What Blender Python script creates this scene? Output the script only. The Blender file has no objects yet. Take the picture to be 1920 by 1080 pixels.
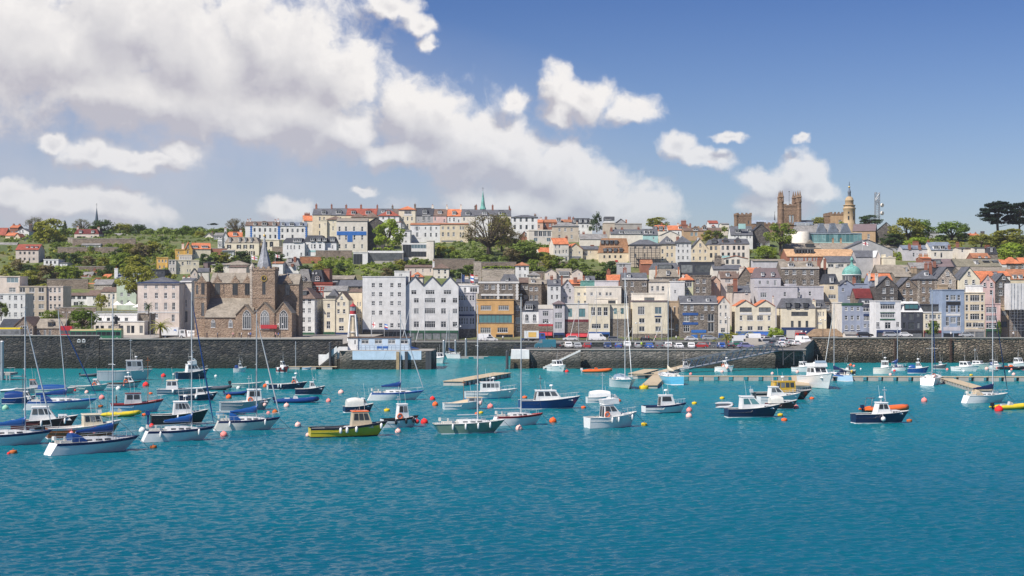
import bpy,math,random
from mathutils import Vector,Matrix
R=math.radians
rnd=random.Random(7)
sc=bpy.context.scene
COL=sc.collection
F=2880.0
H=16.0
YH=568.0
def P(px,py,d):
 return Vector(((px-960)*d/F,d,H+(YH-py)*d/F))
def dw(py,z=0.0):
 return(H-z)*F/(py-YH)
PROF=[(634,500),(568,560),(487,640),(453,700),(439,760),(425,800)]
def dOf(yb):
 if yb>=634:return 500.0
 if yb<=425:return 800.0
 for(a,da),(b,db)in zip(PROF,PROF[1:]):
  if b<=yb<=a:
   return da+(a-yb)/(a-b)*(db-da)
# -- materials
MATS={}
def nodes_of(name):
 m=bpy.data.materials.new(name);m.use_nodes=True
 nt=m.node_tree
 return m,nt,nt.nodes['Principled BSDF']
def N(nt,typ,**kw):
 n=nt.nodes.new(typ)
 for k,v in kw.items():
  if k.startswith('i_'):
   key=k[2:]
   n.inputs[int(key)if key.isdigit()else key.replace('_',' ')].default_value=v
  else:
   setattr(n,k,v)
 return n
def ramp(nt,fac,stops):
 r=nt.nodes.new('ShaderNodeValToRGB')
 el=r.color_ramp.elements
 while len(el)<len(stops):el.new(0.5)
 for e,(p,c)in zip(el,stops):
  e.position=p;e.color=tuple(c[:3])+(1,)
 nt.links.new(fac,r.inputs[0])
 return r.outputs[0]
def mixc(nt,fac,a,b,mode='MIX'):
 m=nt.nodes.new('ShaderNodeMix');m.data_type='RGBA';m.blend_type=mode
 for sock,v in((m.inputs[0],fac),(m.inputs[6],a),(m.inputs[7],b)):
  if isinstance(v,(int,float)):sock.default_value=v
  elif isinstance(v,(tuple,list)):sock.default_value=tuple(v[:3])+(1,)
  else:nt.links.new(v,sock)
 return m.outputs[2]
def mth(nt,op,a,b=None,c=None,clamp=False):
 m=nt.nodes.new('ShaderNodeMath');m.operation=op;m.use_clamp=clamp
 for i,v in enumerate((a,b,c)):
  if v is None:continue
  if isinstance(v,(int,float)):m.inputs[i].default_value=v
  else:nt.links.new(v,m.inputs[i])
 return m.outputs[0]
def vmth(nt,op,a,b):
 m=nt.nodes.new('ShaderNodeVectorMath');m.operation=op
 for i,v in enumerate((a,b)):
  if isinstance(v,(tuple,list)):m.inputs[i].default_value=v
  elif isinstance(v,(int,float)):m.inputs['Scale'].default_value=v
  else:nt.links.new(v,m.inputs[i])
 return m
def wpos(nt):
 return nt.nodes.new('ShaderNodeNewGeometry').outputs['Position']
def noise(nt,vec,scale,detail=4,rough=.55,out=0):
 n=N(nt,'ShaderNodeTexNoise',i_Scale=scale,i_Detail=detail,i_Roughness=rough)
 nt.links.new(vec,n.inputs['Vector'])
 return n.outputs[out]
def col_mat(name,c,rough=.75,var=.14,scale=.5,bump=0.,metal=0.,spec=.3,streak=.045):
 """painted, rendered or tiled surface: two sizes of mottling and faint run-off streaks"""
 if name in MATS:return MATS[name]
 m,nt,b=nodes_of(name)
 p=wpos(nt)
 n1=noise(nt,p,scale,5,.6)
 lo=tuple(x*(1-var)for x in c);hi=tuple(min(1,x*(1+var))for x in c)
 cc=ramp(nt,n1,[(.3,lo),(.7,hi)])
 if streak:
  sp=vmth(nt,'MULTIPLY',p,(1.6,1.6,.16)).outputs[0]
  n2=noise(nt,sp,1.0,4,.65)
  f=ramp(nt,n2,[(.35,(1-streak*2.2,)*3),(.62,(1,1,1))])
  cc=mixc(nt,1.,cc,f,'MULTIPLY')
 nt.links.new(cc,b.inputs['Base Color'])
 b.inputs['Roughness'].default_value=rough
 b.inputs['Metallic'].default_value=metal
 b.inputs['Specular IOR Level'].default_value=spec
 if bump:
  bp=N(nt,'ShaderNodeBump',i_Strength=bump,i_Distance=.1)
  nt.links.new(noise(nt,p,6,3),bp.inputs['Height']);nt.links.new(bp.outputs[0],b.inputs['Normal'])
 MATS[name]=m
 return m
def roof_mat(name,c,c2=None,var=.25):
 """slates / tiles: courses plus blotches of lichen and replaced tiles"""
 if name in MATS:return MATS[name]
 m,nt,b=nodes_of(name)
 p=wpos(nt)
 n1=noise(nt,p,.35,6,.65)
 lo=tuple(x*(1-var)for x in c);hi=c2 or tuple(min(1,x*(1+var))for x in c)
 cc=ramp(nt,n1,[(.32,lo),(.5,c),(.72,hi)])
 v=N(nt,'ShaderNodeTexVoronoi',i_Scale=2.2)
 nt.links.new(vmth(nt,'MULTIPLY',p,(1.,.8,1.5)).outputs[0],v.inputs['Vector'])
 sep=N(nt,'ShaderNodeSeparateColor');nt.links.new(v.outputs['Color'],sep.inputs[0])
 f=ramp(nt,sep.outputs[0],[(0.,(.78,)*3),(1.,(1.18,)*3)])
 cc=mixc(nt,1.,cc,f,'MULTIPLY')
 nt.links.new(cc,b.inputs['Base Color'])
 b.inputs['Roughness'].default_value=.7
 b.inputs['Specular IOR Level'].default_value=.3
 w=N(nt,'ShaderNodeTexWave',i_Scale=1.1,i_Distortion=.6,bands_direction='Z')
 nt.links.new(p,w.inputs['Vector'])
 bp=N(nt,'ShaderNodeBump',i_Strength=.35,i_Distance=.08)
 nt.links.new(w.outputs['Fac'],bp.inputs['Height']);nt.links.new(bp.outputs[0],b.inputs['Normal'])
 MATS[name]=m
 return m
def stone_mat(name,cols,scale=1.4,mortar=(.3,.28,.25),flat=1.7,bump=.6,tide=False,mw=.05):
 """random rubble: voronoi stones with mortar between, optional weed-dark tide band"""
 if name in MATS:return MATS[name]
 m,nt,b=nodes_of(name)
 p=wpos(nt)
 wob=noise(nt,p,1.2,2,.5,1)
 q=vmth(nt,'MULTIPLY',p,(1,1,flat)).outputs[0]
 q=vmth(nt,'ADD',q,vmth(nt,'SCALE',wob,.35).outputs[0]).outputs[0]
 v=N(nt,'ShaderNodeTexVoronoi',i_Scale=scale);nt.links.new(q,v.inputs['Vector'])
 e=N(nt,'ShaderNodeTexVoronoi',i_Scale=scale,feature='DISTANCE_TO_EDGE');nt.links.new(q,e.inputs['Vector'])
 sep=N(nt,'ShaderNodeSeparateColor');nt.links.new(v.outputs['Color'],sep.inputs[0])
 k=len(cols)-1
 cc=ramp(nt,sep.outputs[0],[(i/k,c)for i,c in enumerate(cols)])
 n1=noise(nt,p,.25,5,.6)
 cc=mixc(nt,1.,cc,ramp(nt,n1,[(.3,(.68,)*3),(.7,(1.2,)*3)]),'MULTIPLY')
 em=ramp(nt,e.outputs['Distance'],[(0.,(1,1,1)),(mw,(0,0,0))])
 cc=mixc(nt,em,cc,mortar)
 if tide:
  xyz=N(nt,'ShaderNodeSeparateXYZ');nt.links.new(p,xyz.inputs[0])
  zz=mth(nt,'ADD',xyz.outputs[2],mth(nt,'MULTIPLY',n1,2.0))
  f=ramp(nt,mth(nt,'MULTIPLY',zz,.105),[(.24,(1,1,1)),(.46,(0,0,0))])
  cc=mixc(nt,mth(nt,'MULTIPLY',f,.8),cc,(.022,.028,.022))
 nt.links.new(cc,b.inputs['Base Color'])
 b.inputs['Roughness'].default_value=.85
 b.inputs['Specular IOR Level'].default_value=.25
 hgt=ramp(nt,e.outputs['Distance'],[(0.,(0,0,0)),(.22,(1,1,1))])
 hgt=mixc(nt,.35,hgt,sep.outputs[1])
 bp=N(nt,'ShaderNodeBump',i_Strength=bump,i_Distance=.25)
 nt.links.new(hgt,bp.inputs['Height']);nt.links.new(bp.outputs[0],b.inputs['Normal'])
 MATS[name]=m
 return m
def obj_color_mat(name,rough=.35,var=.06,spec=.5,coat=0.):
 """paint whose colour is the object's own colour"""
 if name in MATS:return MATS[name]
 m,nt,b=nodes_of(name)
 oi=N(nt,'ShaderNodeObjectInfo')
 n1=noise(nt,wpos(nt),2.5,4,.6)
 cc=mixc(nt,1.,oi.outputs['Color'],ramp(nt,n1,[(.3,(1-var*2,)*3),(.65,(1,1,1))]),'MULTIPLY')
 nt.links.new(cc,b.inputs['Base Color'])
 b.inputs['Roughness'].default_value=rough
 b.inputs['Specular IOR Level'].default_value=spec
 b.inputs['Coat Weight'].default_value=coat
 MATS[name]=m
 return m
def glass_mat(name,dark=(.016,.022,.03),light=(.26,.28,.29),rough=.06):
 if name in MATS:return MATS[name]
 m,nt,b=nodes_of(name)
 oi=N(nt,'ShaderNodeObjectInfo')
 f=mth(nt,'POWER',oi.outputs['Random'],2.2)
 n1=noise(nt,wpos(nt),.9,2)
 f=mth(nt,'MULTIPLY',f,mth(nt,'MULTIPLY',n1,1.6),None,True)
 nt.links.new(mixc(nt,f,dark,light),b.inputs['Base Color'])
 b.inputs['Roughness'].default_value=rough
 b.inputs['Specular IOR Level'].default_value=.6
 MATS[name]=m
 return m
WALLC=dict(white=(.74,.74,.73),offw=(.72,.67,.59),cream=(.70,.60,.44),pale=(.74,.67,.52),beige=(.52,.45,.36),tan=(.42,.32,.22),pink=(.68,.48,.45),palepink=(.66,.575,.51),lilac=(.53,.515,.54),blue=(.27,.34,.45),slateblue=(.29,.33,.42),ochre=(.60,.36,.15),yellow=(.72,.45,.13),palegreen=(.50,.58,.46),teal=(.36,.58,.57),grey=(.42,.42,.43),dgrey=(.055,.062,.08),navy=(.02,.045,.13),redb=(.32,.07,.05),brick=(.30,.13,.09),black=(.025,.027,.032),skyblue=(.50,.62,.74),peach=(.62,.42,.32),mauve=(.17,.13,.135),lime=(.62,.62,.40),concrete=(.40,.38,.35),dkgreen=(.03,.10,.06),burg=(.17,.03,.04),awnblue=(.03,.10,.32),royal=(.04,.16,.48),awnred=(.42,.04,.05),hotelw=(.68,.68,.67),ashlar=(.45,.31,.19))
STONEC=dict(stone=[(.13,.11,.09),(.24,.21,.18),(.17,.15,.13),(.33,.28,.23)],dstone=[(.07,.065,.065),(.13,.12,.115),(.10,.09,.085),(.19,.17,.15)],church=[(.25,.18,.13),(.34,.25,.185),(.28,.205,.15),(.40,.31,.23)],college=[(.20,.135,.095),(.27,.18,.125),(.23,.155,.105),(.31,.22,.155)],pstone=[(.30,.26,.22),(.44,.39,.33),(.36,.31,.27),(.55,.48,.41)],bstone=[(.16,.13,.11),(.26,.21,.17),(.20,.165,.135),(.31,.25,.2)])
ROOFC=dict(slate=(.105,.11,.125),dslate=(.045,.05,.062),lslate=(.22,.215,.21),brown=(.15,.105,.085),orange=(.50,.17,.08),red=(.28,.075,.05),hutb=(.23,.16,.10),rust=(.34,.15,.08),mauve=(.10,.075,.075),tanr=(.48,.30,.17),lead=(.30,.315,.345),copper=(.16,.38,.34),stoner=(.25,.22,.18),olive=(.19,.175,.13),bluegrey=(.28,.33,.40),copperb=(.32,.17,.09),maroon=(.13,.02,.02),greyblue=(.16,.19,.24))
def M(k):
 if k in WALLC:return col_mat('wall_'+k,WALLC[k])
 if k in STONEC:return stone_mat('stone_'+k,STONEC[k],scale=1.5,mortar=tuple(x*1.25 for x in STONEC[k][1]),bump=.6)
 if k in ROOFC:return roof_mat('roof_'+k,ROOFC[k])
 if k=='glass':return glass_mat('window_glass')
 if k=='tealglass':return glass_mat('teal_glass',(.05,.17,.19),(.26,.46,.47))
 if k=='bglass':return glass_mat('blind_glass',(.10,.16,.19),(.34,.42,.45))
 if k=='wframe':return col_mat('white_frame',(.74,.74,.74),.5,.04,streak=0)
 if k=='dframe':return col_mat('dark_frame',(.10,.10,.11),.5,.04,streak=0)
 if k=='pot':return col_mat('chimney_pot',(.48,.18,.09),.8,.15,streak=0)
 if k=='gold':return col_mat('gilt',(.75,.50,.12),.3,.04,metal=.7,streak=0)
 if k=='metal':return col_mat('galvanised_metal',(.38,.40,.42),.45,.08,metal=.5,streak=0)
 if k=='dmetal':return col_mat('dark_metal',(.06,.065,.075),.5,.08,streak=0)
 if k=='rubber':return col_mat('black_rubber',(.02,.02,.022),.7,.1,streak=0)
 if k=='timber':return col_mat('weathered_timber',(.42,.30,.17),.8,.2,1.5)
 if k=='deckwood':return col_mat('pale_deck_timber',(.47,.38,.26),.8,.18,1.2)
 if k=='paint':return obj_color_mat('object_paint',.3,.05,.5,.2)
 if k=='matt':return obj_color_mat('object_matt',.7,.08,.3)
 if k=='trim':return col_mat('trim_white',(.70,.69,.67),.6,.06)
 raise KeyError(k)
# -- mesh builder
class MB:
 def __init__(s):s.v=[];s.f=[];s.m=[];s.s=[]
 def add(s,vs,fs,m=0,smooth=False):
  o=len(s.v);s.v+=[tuple(v)for v in vs]
  for f in fs:
   s.f.append(tuple(i+o for i in f));s.m.append(m);s.s.append(smooth)
 def box(s,x0,x1,y0,y1,z0,z1,m=0):
  s.add([(x0,y0,z0),(x1,y0,z0),(x1,y1,z0),(x0,y1,z0),(x0,y0,z1),(x1,y0,z1),(x1,y1,z1),(x0,y1,z1)],[(0,3,2,1),(4,5,6,7),(0,1,5,4),(1,2,6,5),(2,3,7,6),(3,0,4,7)],m)
 def hexa(s,b,t,m=0):
  s.add(list(b)+list(t),[(0,3,2,1),(4,5,6,7),(0,1,5,4),(1,2,6,5),(2,3,7,6),(3,0,4,7)],m)
 def slab(s,q,t,m=0):
  q=[Vector(p)for p in q];n=(q[1]-q[0]).cross(q[2]-q[0]).normalized()
  if n.z<0:q.reverse();n=-n
  s.hexa([p-n*t for p in q],q,m)
 def prism(s,poly,a,b,axis='y',m=0):
  n=len(poly)
  def mk(p,t):
   return(p[0],t,p[1])if axis=='y' else((t,p[0],p[1])if axis=='x' else(p[0],p[1],t))
  vs=[mk(p,a)for p in poly]+[mk(p,b)for p in poly]
  fs=[tuple(range(n)),tuple(range(2*n-1,n-1,-1))]+[(i,i+n,(i+1)%n+n,(i+1)%n)for i in range(n)]
  s.add(vs,fs,m)
 def tube(s,pts,r,n=6,m=0,r2=None,smooth=True):
  pts=[Vector(p)for p in pts];rings=[]
  for i,p in enumerate(pts):
   a=pts[max(i-1,0)];b=pts[min(i+1,len(pts)-1)]
   t=(b-a).normalized();u=t.orthogonal().normalized();w=t.cross(u)
   rr=r if r2 is None else r+(r2-r)*i/(len(pts)-1)
   if isinstance(r,(list,tuple)):rr=r[i]
   rings.append([p+(u*math.cos(2*math.pi*k/n)+w*math.sin(2*math.pi*k/n))*rr for k in range(n)])
  s.loft(rings,m,True,True,smooth)
 def loft(s,rings,m=0,closed=True,caps=True,smooth=False):
  n=len(rings[0]);vs=[p for r in rings for p in r];fs=[]
  for i in range(len(rings)-1):
   for k in range(n if closed else n-1):
    k2=(k+1)%n
    fs.append((i*n+k,i*n+k2,(i+1)*n+k2,(i+1)*n+k))
  s.add(vs,fs,m,smooth)
  if caps:
   s.add(rings[0],[tuple(range(n-1,-1,-1))],m);s.add(rings[-1],[tuple(range(n))],m)
 def lathe(s,prof,cx=0,cy=0,n=12,m=0,smooth=True):
  s.loft([[(cx+r*math.cos(2*math.pi*k/n),cy+r*math.sin(2*math.pi*k/n),z)for k in range(n)]for r,z in prof],m,True,True,smooth)
 def ball(s,c,r,n=10,m=0,sz=1.):
  k=max(4,n//2+1)
  s.lathe2(c,[(r*math.sin(math.pi*i/k),-r*sz*math.cos(math.pi*i/k))for i in range(k+1)],n,m)
 def lathe2(s,c,prof,n,m):
  s.loft([[(c[0]+max(r,1e-3)*math.cos(2*math.pi*k/n),c[1]+max(r,1e-3)*math.sin(2*math.pi*k/n),c[2]+z)for k in range(n)]for r,z in prof],m,True,True,True)
 def mesh(s,name,mats):
  me=bpy.data.meshes.new(name)
  me.from_pydata(s.v,[],s.f)
  for mt in mats:me.materials.append(mt)
  me.polygons.foreach_set('material_index',s.m)
  me.polygons.foreach_set('use_smooth',s.s)
  me.update()
  return me
def link(name,me,parent=None,loc=None,rz=0.,color=None):
 o=bpy.data.objects.new(name,me);COL.objects.link(o)
 if parent is not None:o.parent=parent
 if loc is not None:o.location=loc
 if rz:o.rotation_euler=(0,0,rz)
 if color:o.color=tuple(color[:3])+(1,)
 return o
def build(name,mb,mats,parent=None,loc=None,rz=0.,color=None):
 if not mb.f:return None
 return link(name,mb.mesh(name,mats),parent,loc,rz,color)
def tag(o,label=None,cat=None,group=None,kind=None):
 if label:o['label']=label
 if cat:o['category']=cat
 if group:o['group']=group
 if kind:o['kind']=kind
 return o
def thing(name,loc,label,cat,rz=0.,group=None):
 o=bpy.data.objects.new(name,None);COL.objects.link(o)
 o.empty_display_size=.5
 o.location=loc;o.rotation_euler=(0,0,rz)
 return tag(o,label,cat,group)
def kids(o):return[c for c in bpy.data.objects if c.parent is o]
def copy_tree(o,children,parent=None):
 c=o.copy();COL.objects.link(c)
 if parent is not None:c.parent=parent
 for ch,sub in children:copy_tree(ch,sub,c)
 return c
def tree_of(o):
 by={}
 for x in bpy.data.objects:
  if x.parent:by.setdefault(x.parent.name,[]).append(x)
 def rec(p):return[(c,rec(c))for c in by.get(p.name,[])]
 return rec(o)
EXPOSURE=0.40
SUN_E=5.0;SKY_E=.12;SUN_AZ=41.0
CLOUD_LO=(3.4,3.3,3.65);CLOUD_MID=(4.5,4.4,4.5);CLOUD_HI=(6.0,5.8,5.65)
SKY_T0=(.64,.64,.74);SKY_T1=(.26,.35,.56)
WAVE_A=.7;WAVE_B=.05;REFL=.66;REFL_MAX=.36
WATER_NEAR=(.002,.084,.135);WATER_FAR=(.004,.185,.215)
HAZE=.00007
WAVE_H=.15
# -- camera, light, sky
cam=bpy.data.cameras.new('camera');camo=bpy.data.objects.new('camera',cam);COL.objects.link(camo)
cam.sensor_width=36;cam.lens=F*36/1920;cam.shift_y=(YH-540)/1920
cam.clip_start=1;cam.clip_end=60000
camo.location=(0,0,H);camo.rotation_euler=(R(90),0,0)
sc.camera=camo
sc.view_settings.view_transform='Standard';sc.view_settings.look='None'
sc.view_settings.exposure=EXPOSURE;sc.view_settings.gamma=1
sc.cycles.use_denoising=True
sc.cycles.max_bounces=6;sc.cycles.diffuse_bounces=2;sc.cycles.glossy_bounces=3;sc.cycles.transmission_bounces=2;sc.cycles.transparent_max_bounces=8;sc.cycles.volume_bounces=0
sc.cycles.caustics_reflective=False;sc.cycles.caustics_refractive=False
sc.cycles.sample_clamp_indirect=4
SUN_EL=50.;SUN_DIR=Vector((-math.cos(R(SUN_EL))*math.cos(R(SUN_AZ)),-math.cos(R(SUN_EL))*math.sin(R(SUN_AZ)),math.sin(R(SUN_EL))))
sun=bpy.data.lights.new('sun','SUN');sun.energy=SUN_E;sun.angle=R(.5);sun.color=(1,.93,.84)
suno=bpy.data.objects.new('sun',sun);COL.objects.link(suno)
suno.rotation_euler=SUN_DIR.to_track_quat('Z','Y').to_euler()
w=bpy.data.worlds.new('World');sc.world=w;w.use_nodes=True
nt=w.node_tree;bg=nt.nodes['Background'];bg.inputs['Strength'].default_value=SKY_E
sky=N(nt,'ShaderNodeTexSky',sky_type='NISHITA');sky.sun_disc=False
sky.sun_elevation=R(SUN_EL);sky.sun_rotation=math.atan2(SUN_DIR.x,SUN_DIR.y)
sky.air_density=1.0;sky.dust_density=.8;sky.ozone_density=2.2;sky.altitude=0
tc=N(nt,'ShaderNodeTexCoord');D0=tc.outputs['Generated']
sx=N(nt,'ShaderNodeSeparateXYZ');nt.links.new(D0,sx.inputs[0])
az=mth(nt,'ARCTAN2',sx.outputs[0],sx.outputs[1]);el=mth(nt,'ARCSINE',sx.outputs[2])
cv=N(nt,'ShaderNodeCombineXYZ');nt.links.new(az,cv.inputs[0]);nt.links.new(el,cv.inputs[1])
UV=vmth(nt,'SCALE',cv.outputs[0],F/100).outputs[0]
def cloud_blobs(spec):
 out=[]
 for cx,cy,rx,ry in spec:
  a=math.atan2(cx-960,F);e=math.atan2((YH-cy)*math.cos(a),F)
  out.append((a*F/100,e*F/100,rx/100,ry/100))
 return out
BLOBS=cloud_blobs([(-60,60,291,168),(110,100,280,134),(270,60,212,134),(370,110,168,168),(340,190,190,78),(200,170,246,67),(500,95,117,117),(570,120,134,134),(630,150,106,123),(560,215,179,84),(500,240,100,44),(655,245,84,44),(760,205,84,89),(820,230,95,95),(890,275,112,95),(960,300,112,78),(1040,330,106,84),(1110,365,106,78),(1180,395,100,67),(1000,385,224,50),(760,285,123,39),(1045,165,42,50),(1100,185,62,48),(1180,210,55,38),(1050,215,45,28),(962,195,34,24),(1265,275,45,32),(1320,300,55,26),(1495,325,55,42),(1445,335,55,38),(1530,355,40,34),(1460,385,90,30),(175,290,70,36),(250,310,70,28),(335,280,42,30),(95,265,32,18),(300,305,70,22),(20,365,60,38),(110,385,110,40),(230,395,95,38),(530,390,55,26),(690,358,28,12),(735,8,55,26),(785,42,36,26),(800,80,22,18),(1365,258,38,14),(1510,265,18,10)])
def density(uv):
 wv=noise(nt,uv,.9,3,.5,1)
 wv=vmth(nt,'SUBTRACT',wv,(.5,.5,.5)).outputs[0]
 q=vmth(nt,'ADD',uv,vmth(nt,'SCALE',wv,.55).outputs[0]).outputs[0]
 w2=vmth(nt,'SUBTRACT',noise(nt,uv,3.2,3,.55,1),(.5,.5,.5)).outputs[0]
 q=vmth(nt,'ADD',q,vmth(nt,'SCALE',w2,.30).outputs[0]).outputs[0]
 acc=None
 for cx,cy,rx,ry in BLOBS:
  v=vmth(nt,'SUBTRACT',q,(cx,cy,0)).outputs[0]
  v=vmth(nt,'MULTIPLY',v,(1/rx,1/ry,0)).outputs[0]
  l=N(nt,'ShaderNodeVectorMath',operation='LENGTH');nt.links.new(v,l.inputs[0])
  s=mth(nt,'SUBTRACT',1.0,l.outputs['Value'])
  acc=s if acc is None else mth(nt,'SMOOTH_MAX',acc,s,.35)
 sz=N(nt,'ShaderNodeSeparateXYZ');nt.links.new(uv,sz.inputs[0])
 acc=mth(nt,'MAXIMUM',acc,-1.0)
 o1=mth(nt,'MULTIPLY',mth(nt,'SUBTRACT',mth(nt,'ABSOLUTE',sz.outputs[0]),11.),.16,None,True)
 o2=mth(nt,'MULTIPLY',mth(nt,'SUBTRACT',sz.outputs[1],7.5),.2,None,True)
 oo=mth(nt,'MAXIMUM',o1,o2)
 g=mth(nt,'MULTIPLY_ADD',noise(nt,uv,.13,2,.5),4.2,-3.0)
 acc=mth(nt,'MAXIMUM',acc,mth(nt,'MULTIPLY_ADD',oo,mth(nt,'ADD',g,1.5),-1.5))  # unseen clouds outside the view, added for neutral fill light
 f1=noise(nt,q,1.15,8,.58);f2=noise(nt,q,.42,3,.5)
 d=mth(nt,'ADD',acc,mth(nt,'MULTIPLY',mth(nt,'SUBTRACT',f1,.5),1.8))
 return mth(nt,'ADD',d,mth(nt,'MULTIPLY',mth(nt,'SUBTRACT',f2,.5),.4)),acc
dA,fA=density(UV)
dB,fB=density(vmth(nt,'ADD',UV,(.20,.34,0)).outputs[0])
_,fC=density(vmth(nt,'ADD',UV,(.30,.50,0)).outputs[0])if False else(None,fB)
alpha=N(nt,'ShaderNodeMapRange',interpolation_type='SMOOTHSTEP');nt.links.new(dA,alpha.inputs[0])
alpha.inputs[1].default_value=-.16;alpha.inputs[2].default_value=.44
shade=mth(nt,'SUBTRACT',dA,dB)
shade=mth(nt,'MULTIPLY_ADD',shade,.5,.5);shade=mth(nt,'MULTIPLY_ADD',mth(nt,'SUBTRACT',fA,fC),.95,shade,True)
thick=N(nt,'ShaderNodeMapRange',interpolation_type='SMOOTHSTEP');nt.links.new(dA,thick.inputs[0])
thick.inputs[1].default_value=.35;thick.inputs[2].default_value=1.2;thick.inputs[3].default_value=1.;thick.inputs[4].default_value=.56
lit=mth(nt,'MULTIPLY',shade,thick.outputs[0])
ccol=ramp(nt,lit,[(.10,CLOUD_LO),(.42,CLOUD_MID),(.85,CLOUD_HI)])
grade=ramp(nt,mth(nt,'MULTIPLY',el,2.6),[(0.,SKY_T0),(.5,SKY_T1)])
skyc=mixc(nt,1.,sky.outputs[0],grade,'MULTIPLY')
amask=mth(nt,'MULTIPLY',alpha.outputs[0],.97)
lowf=N(nt,'ShaderNodeMapRange');nt.links.new(el,lowf.inputs[0])
lowf.inputs[1].default_value=.02;lowf.inputs[2].default_value=.13;lowf.inputs[3].default_value=.42;lowf.inputs[4].default_value=1.
amask=mth(nt,'MULTIPLY',amask,lowf.outputs[0])
vl=vmth(nt,'MULTIPLY',vmth(nt,'SUBTRACT',UV,(-7.,2.2,0)).outputs[0],(1/11.,1/3.6,0)).outputs[0]
ln_=N(nt,'ShaderNodeVectorMath',operation='LENGTH');nt.links.new(vl,ln_.inputs[0])
veil=mth(nt,'MULTIPLY',mth(nt,'SUBTRACT',1.,ln_.outputs['Value'],None,True),mth(nt,'MULTIPLY_ADD',noise(nt,UV,.5,4,.55),.9,.1))
skyc=mixc(nt,veil,skyc,(3.9,3.9,4.4))
final=mixc(nt,amask,skyc,ccol)
nt.links.new(final,bg.inputs['Color'])
w.cycles.sampling_method='NONE'
# -- water
def water_mat():
 m=bpy.data.materials.new('harbour_water');m.use_nodes=True;nt=m.node_tree;nt.nodes.clear()
 out=N(nt,'ShaderNodeOutputMaterial')
 p=wpos(nt)
 pxz=N(nt,'ShaderNodeSeparateXYZ');nt.links.new(p,pxz.inputs[0])
 big=noise(nt,vmth(nt,'MULTIPLY',p,(.012,.03,0)).outputs[0],1.,3,.5)
 bp1=N(nt,'ShaderNodeBump',i_Strength=1.0,i_Distance=WAVE_A)
 nt.links.new(noise(nt,vmth(nt,'MULTIPLY',p,(.30,.55,0)).outputs[0],1.,3,.55),bp1.inputs['Height'])
 bp2=N(nt,'ShaderNodeBump',i_Strength=1.0,i_Distance=WAVE_B)
 nt.links.new(noise(nt,vmth(nt,'MULTIPLY',p,(2.6,3.6,0)).outputs[0],1.,3,.6),bp2.inputs['Height'])
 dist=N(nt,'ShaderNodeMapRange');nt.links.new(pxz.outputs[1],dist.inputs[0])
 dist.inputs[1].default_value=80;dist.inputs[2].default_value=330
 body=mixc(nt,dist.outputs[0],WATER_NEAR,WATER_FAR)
 body=mixc(nt,1.,body,ramp(nt,big,[(.3,(.86,.88,.9)),(.7,(1.1,1.08,1.05))]),'MULTIPLY')
 df=N(nt,'ShaderNodeBsdfDiffuse');nt.links.new(body,df.inputs['Color']);nt.links.new(bp2.outputs[0],df.inputs['Normal'])
 gl=N(nt,'ShaderNodeBsdfGlossy');gl.inputs['Roughness'].default_value=.07;gl.inputs['Color'].default_value=(.92,.96,1,1)
 nt.links.new(bp2.outputs[0],gl.inputs['Normal'])
 fr=N(nt,'ShaderNodeFresnel');fr.inputs['IOR'].default_value=1.33;nt.links.new(bp2.outputs[0],fr.inputs['Normal'])
 gust=ramp(nt,noise(nt,vmth(nt,'MULTIPLY',p,(.009,.02,0)).outputs[0],1.,4,.55),[(.34,(.62,)*3),(.66,(1.25,)*3)])
 fac=mth(nt,'MINIMUM',mth(nt,'MULTIPLY',mth(nt,'MULTIPLY',fr.outputs[0],REFL),gust),REFL_MAX)
 mx=N(nt,'ShaderNodeMixShader');nt.links.new(fac,mx.inputs[0]);nt.links.new(df.outputs[0],mx.inputs[1]);nt.links.new(gl.outputs[0],mx.inputs[2])
 nt.links.new(mx.outputs[0],out.inputs[0])
 return m
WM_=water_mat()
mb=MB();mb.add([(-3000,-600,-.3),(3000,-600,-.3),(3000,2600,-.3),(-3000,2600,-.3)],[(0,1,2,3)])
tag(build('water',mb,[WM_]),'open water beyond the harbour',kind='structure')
mb=MB();ys_=[];y_=66.
while y_<470:ys_.append(y_);y_+=max(.17,.0017*y_)if y_<300 else.9
NX=420;vs=[]
for y_ in ys_:
 hw_=.36*y_+14
 for i in range(NX+1):vs.append((-hw_+2*hw_*i/NX,y_,0))
mb.add(vs,[(j*(NX+1)+i,j*(NX+1)+i+1,(j+1)*(NX+1)+i+1,(j+1)*(NX+1)+i)for j in range(len(ys_)-1)for i in range(NX)],0,True)
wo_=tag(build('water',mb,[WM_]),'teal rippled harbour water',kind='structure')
oc=wo_.modifiers.new('waves','OCEAN');oc.geometry_mode='DISPLACE';oc.spatial_size=46;oc.resolution=17;oc.viewport_resolution=17;oc.wind_velocity=1.4;oc.wave_scale=WAVE_H;oc.choppiness=.9;oc.wave_alignment=.25;oc.wave_direction=R(70);oc.wave_scale_min=.02;oc.damping=.4;oc.random_seed=4;oc.depth=60;oc.time=3
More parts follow.
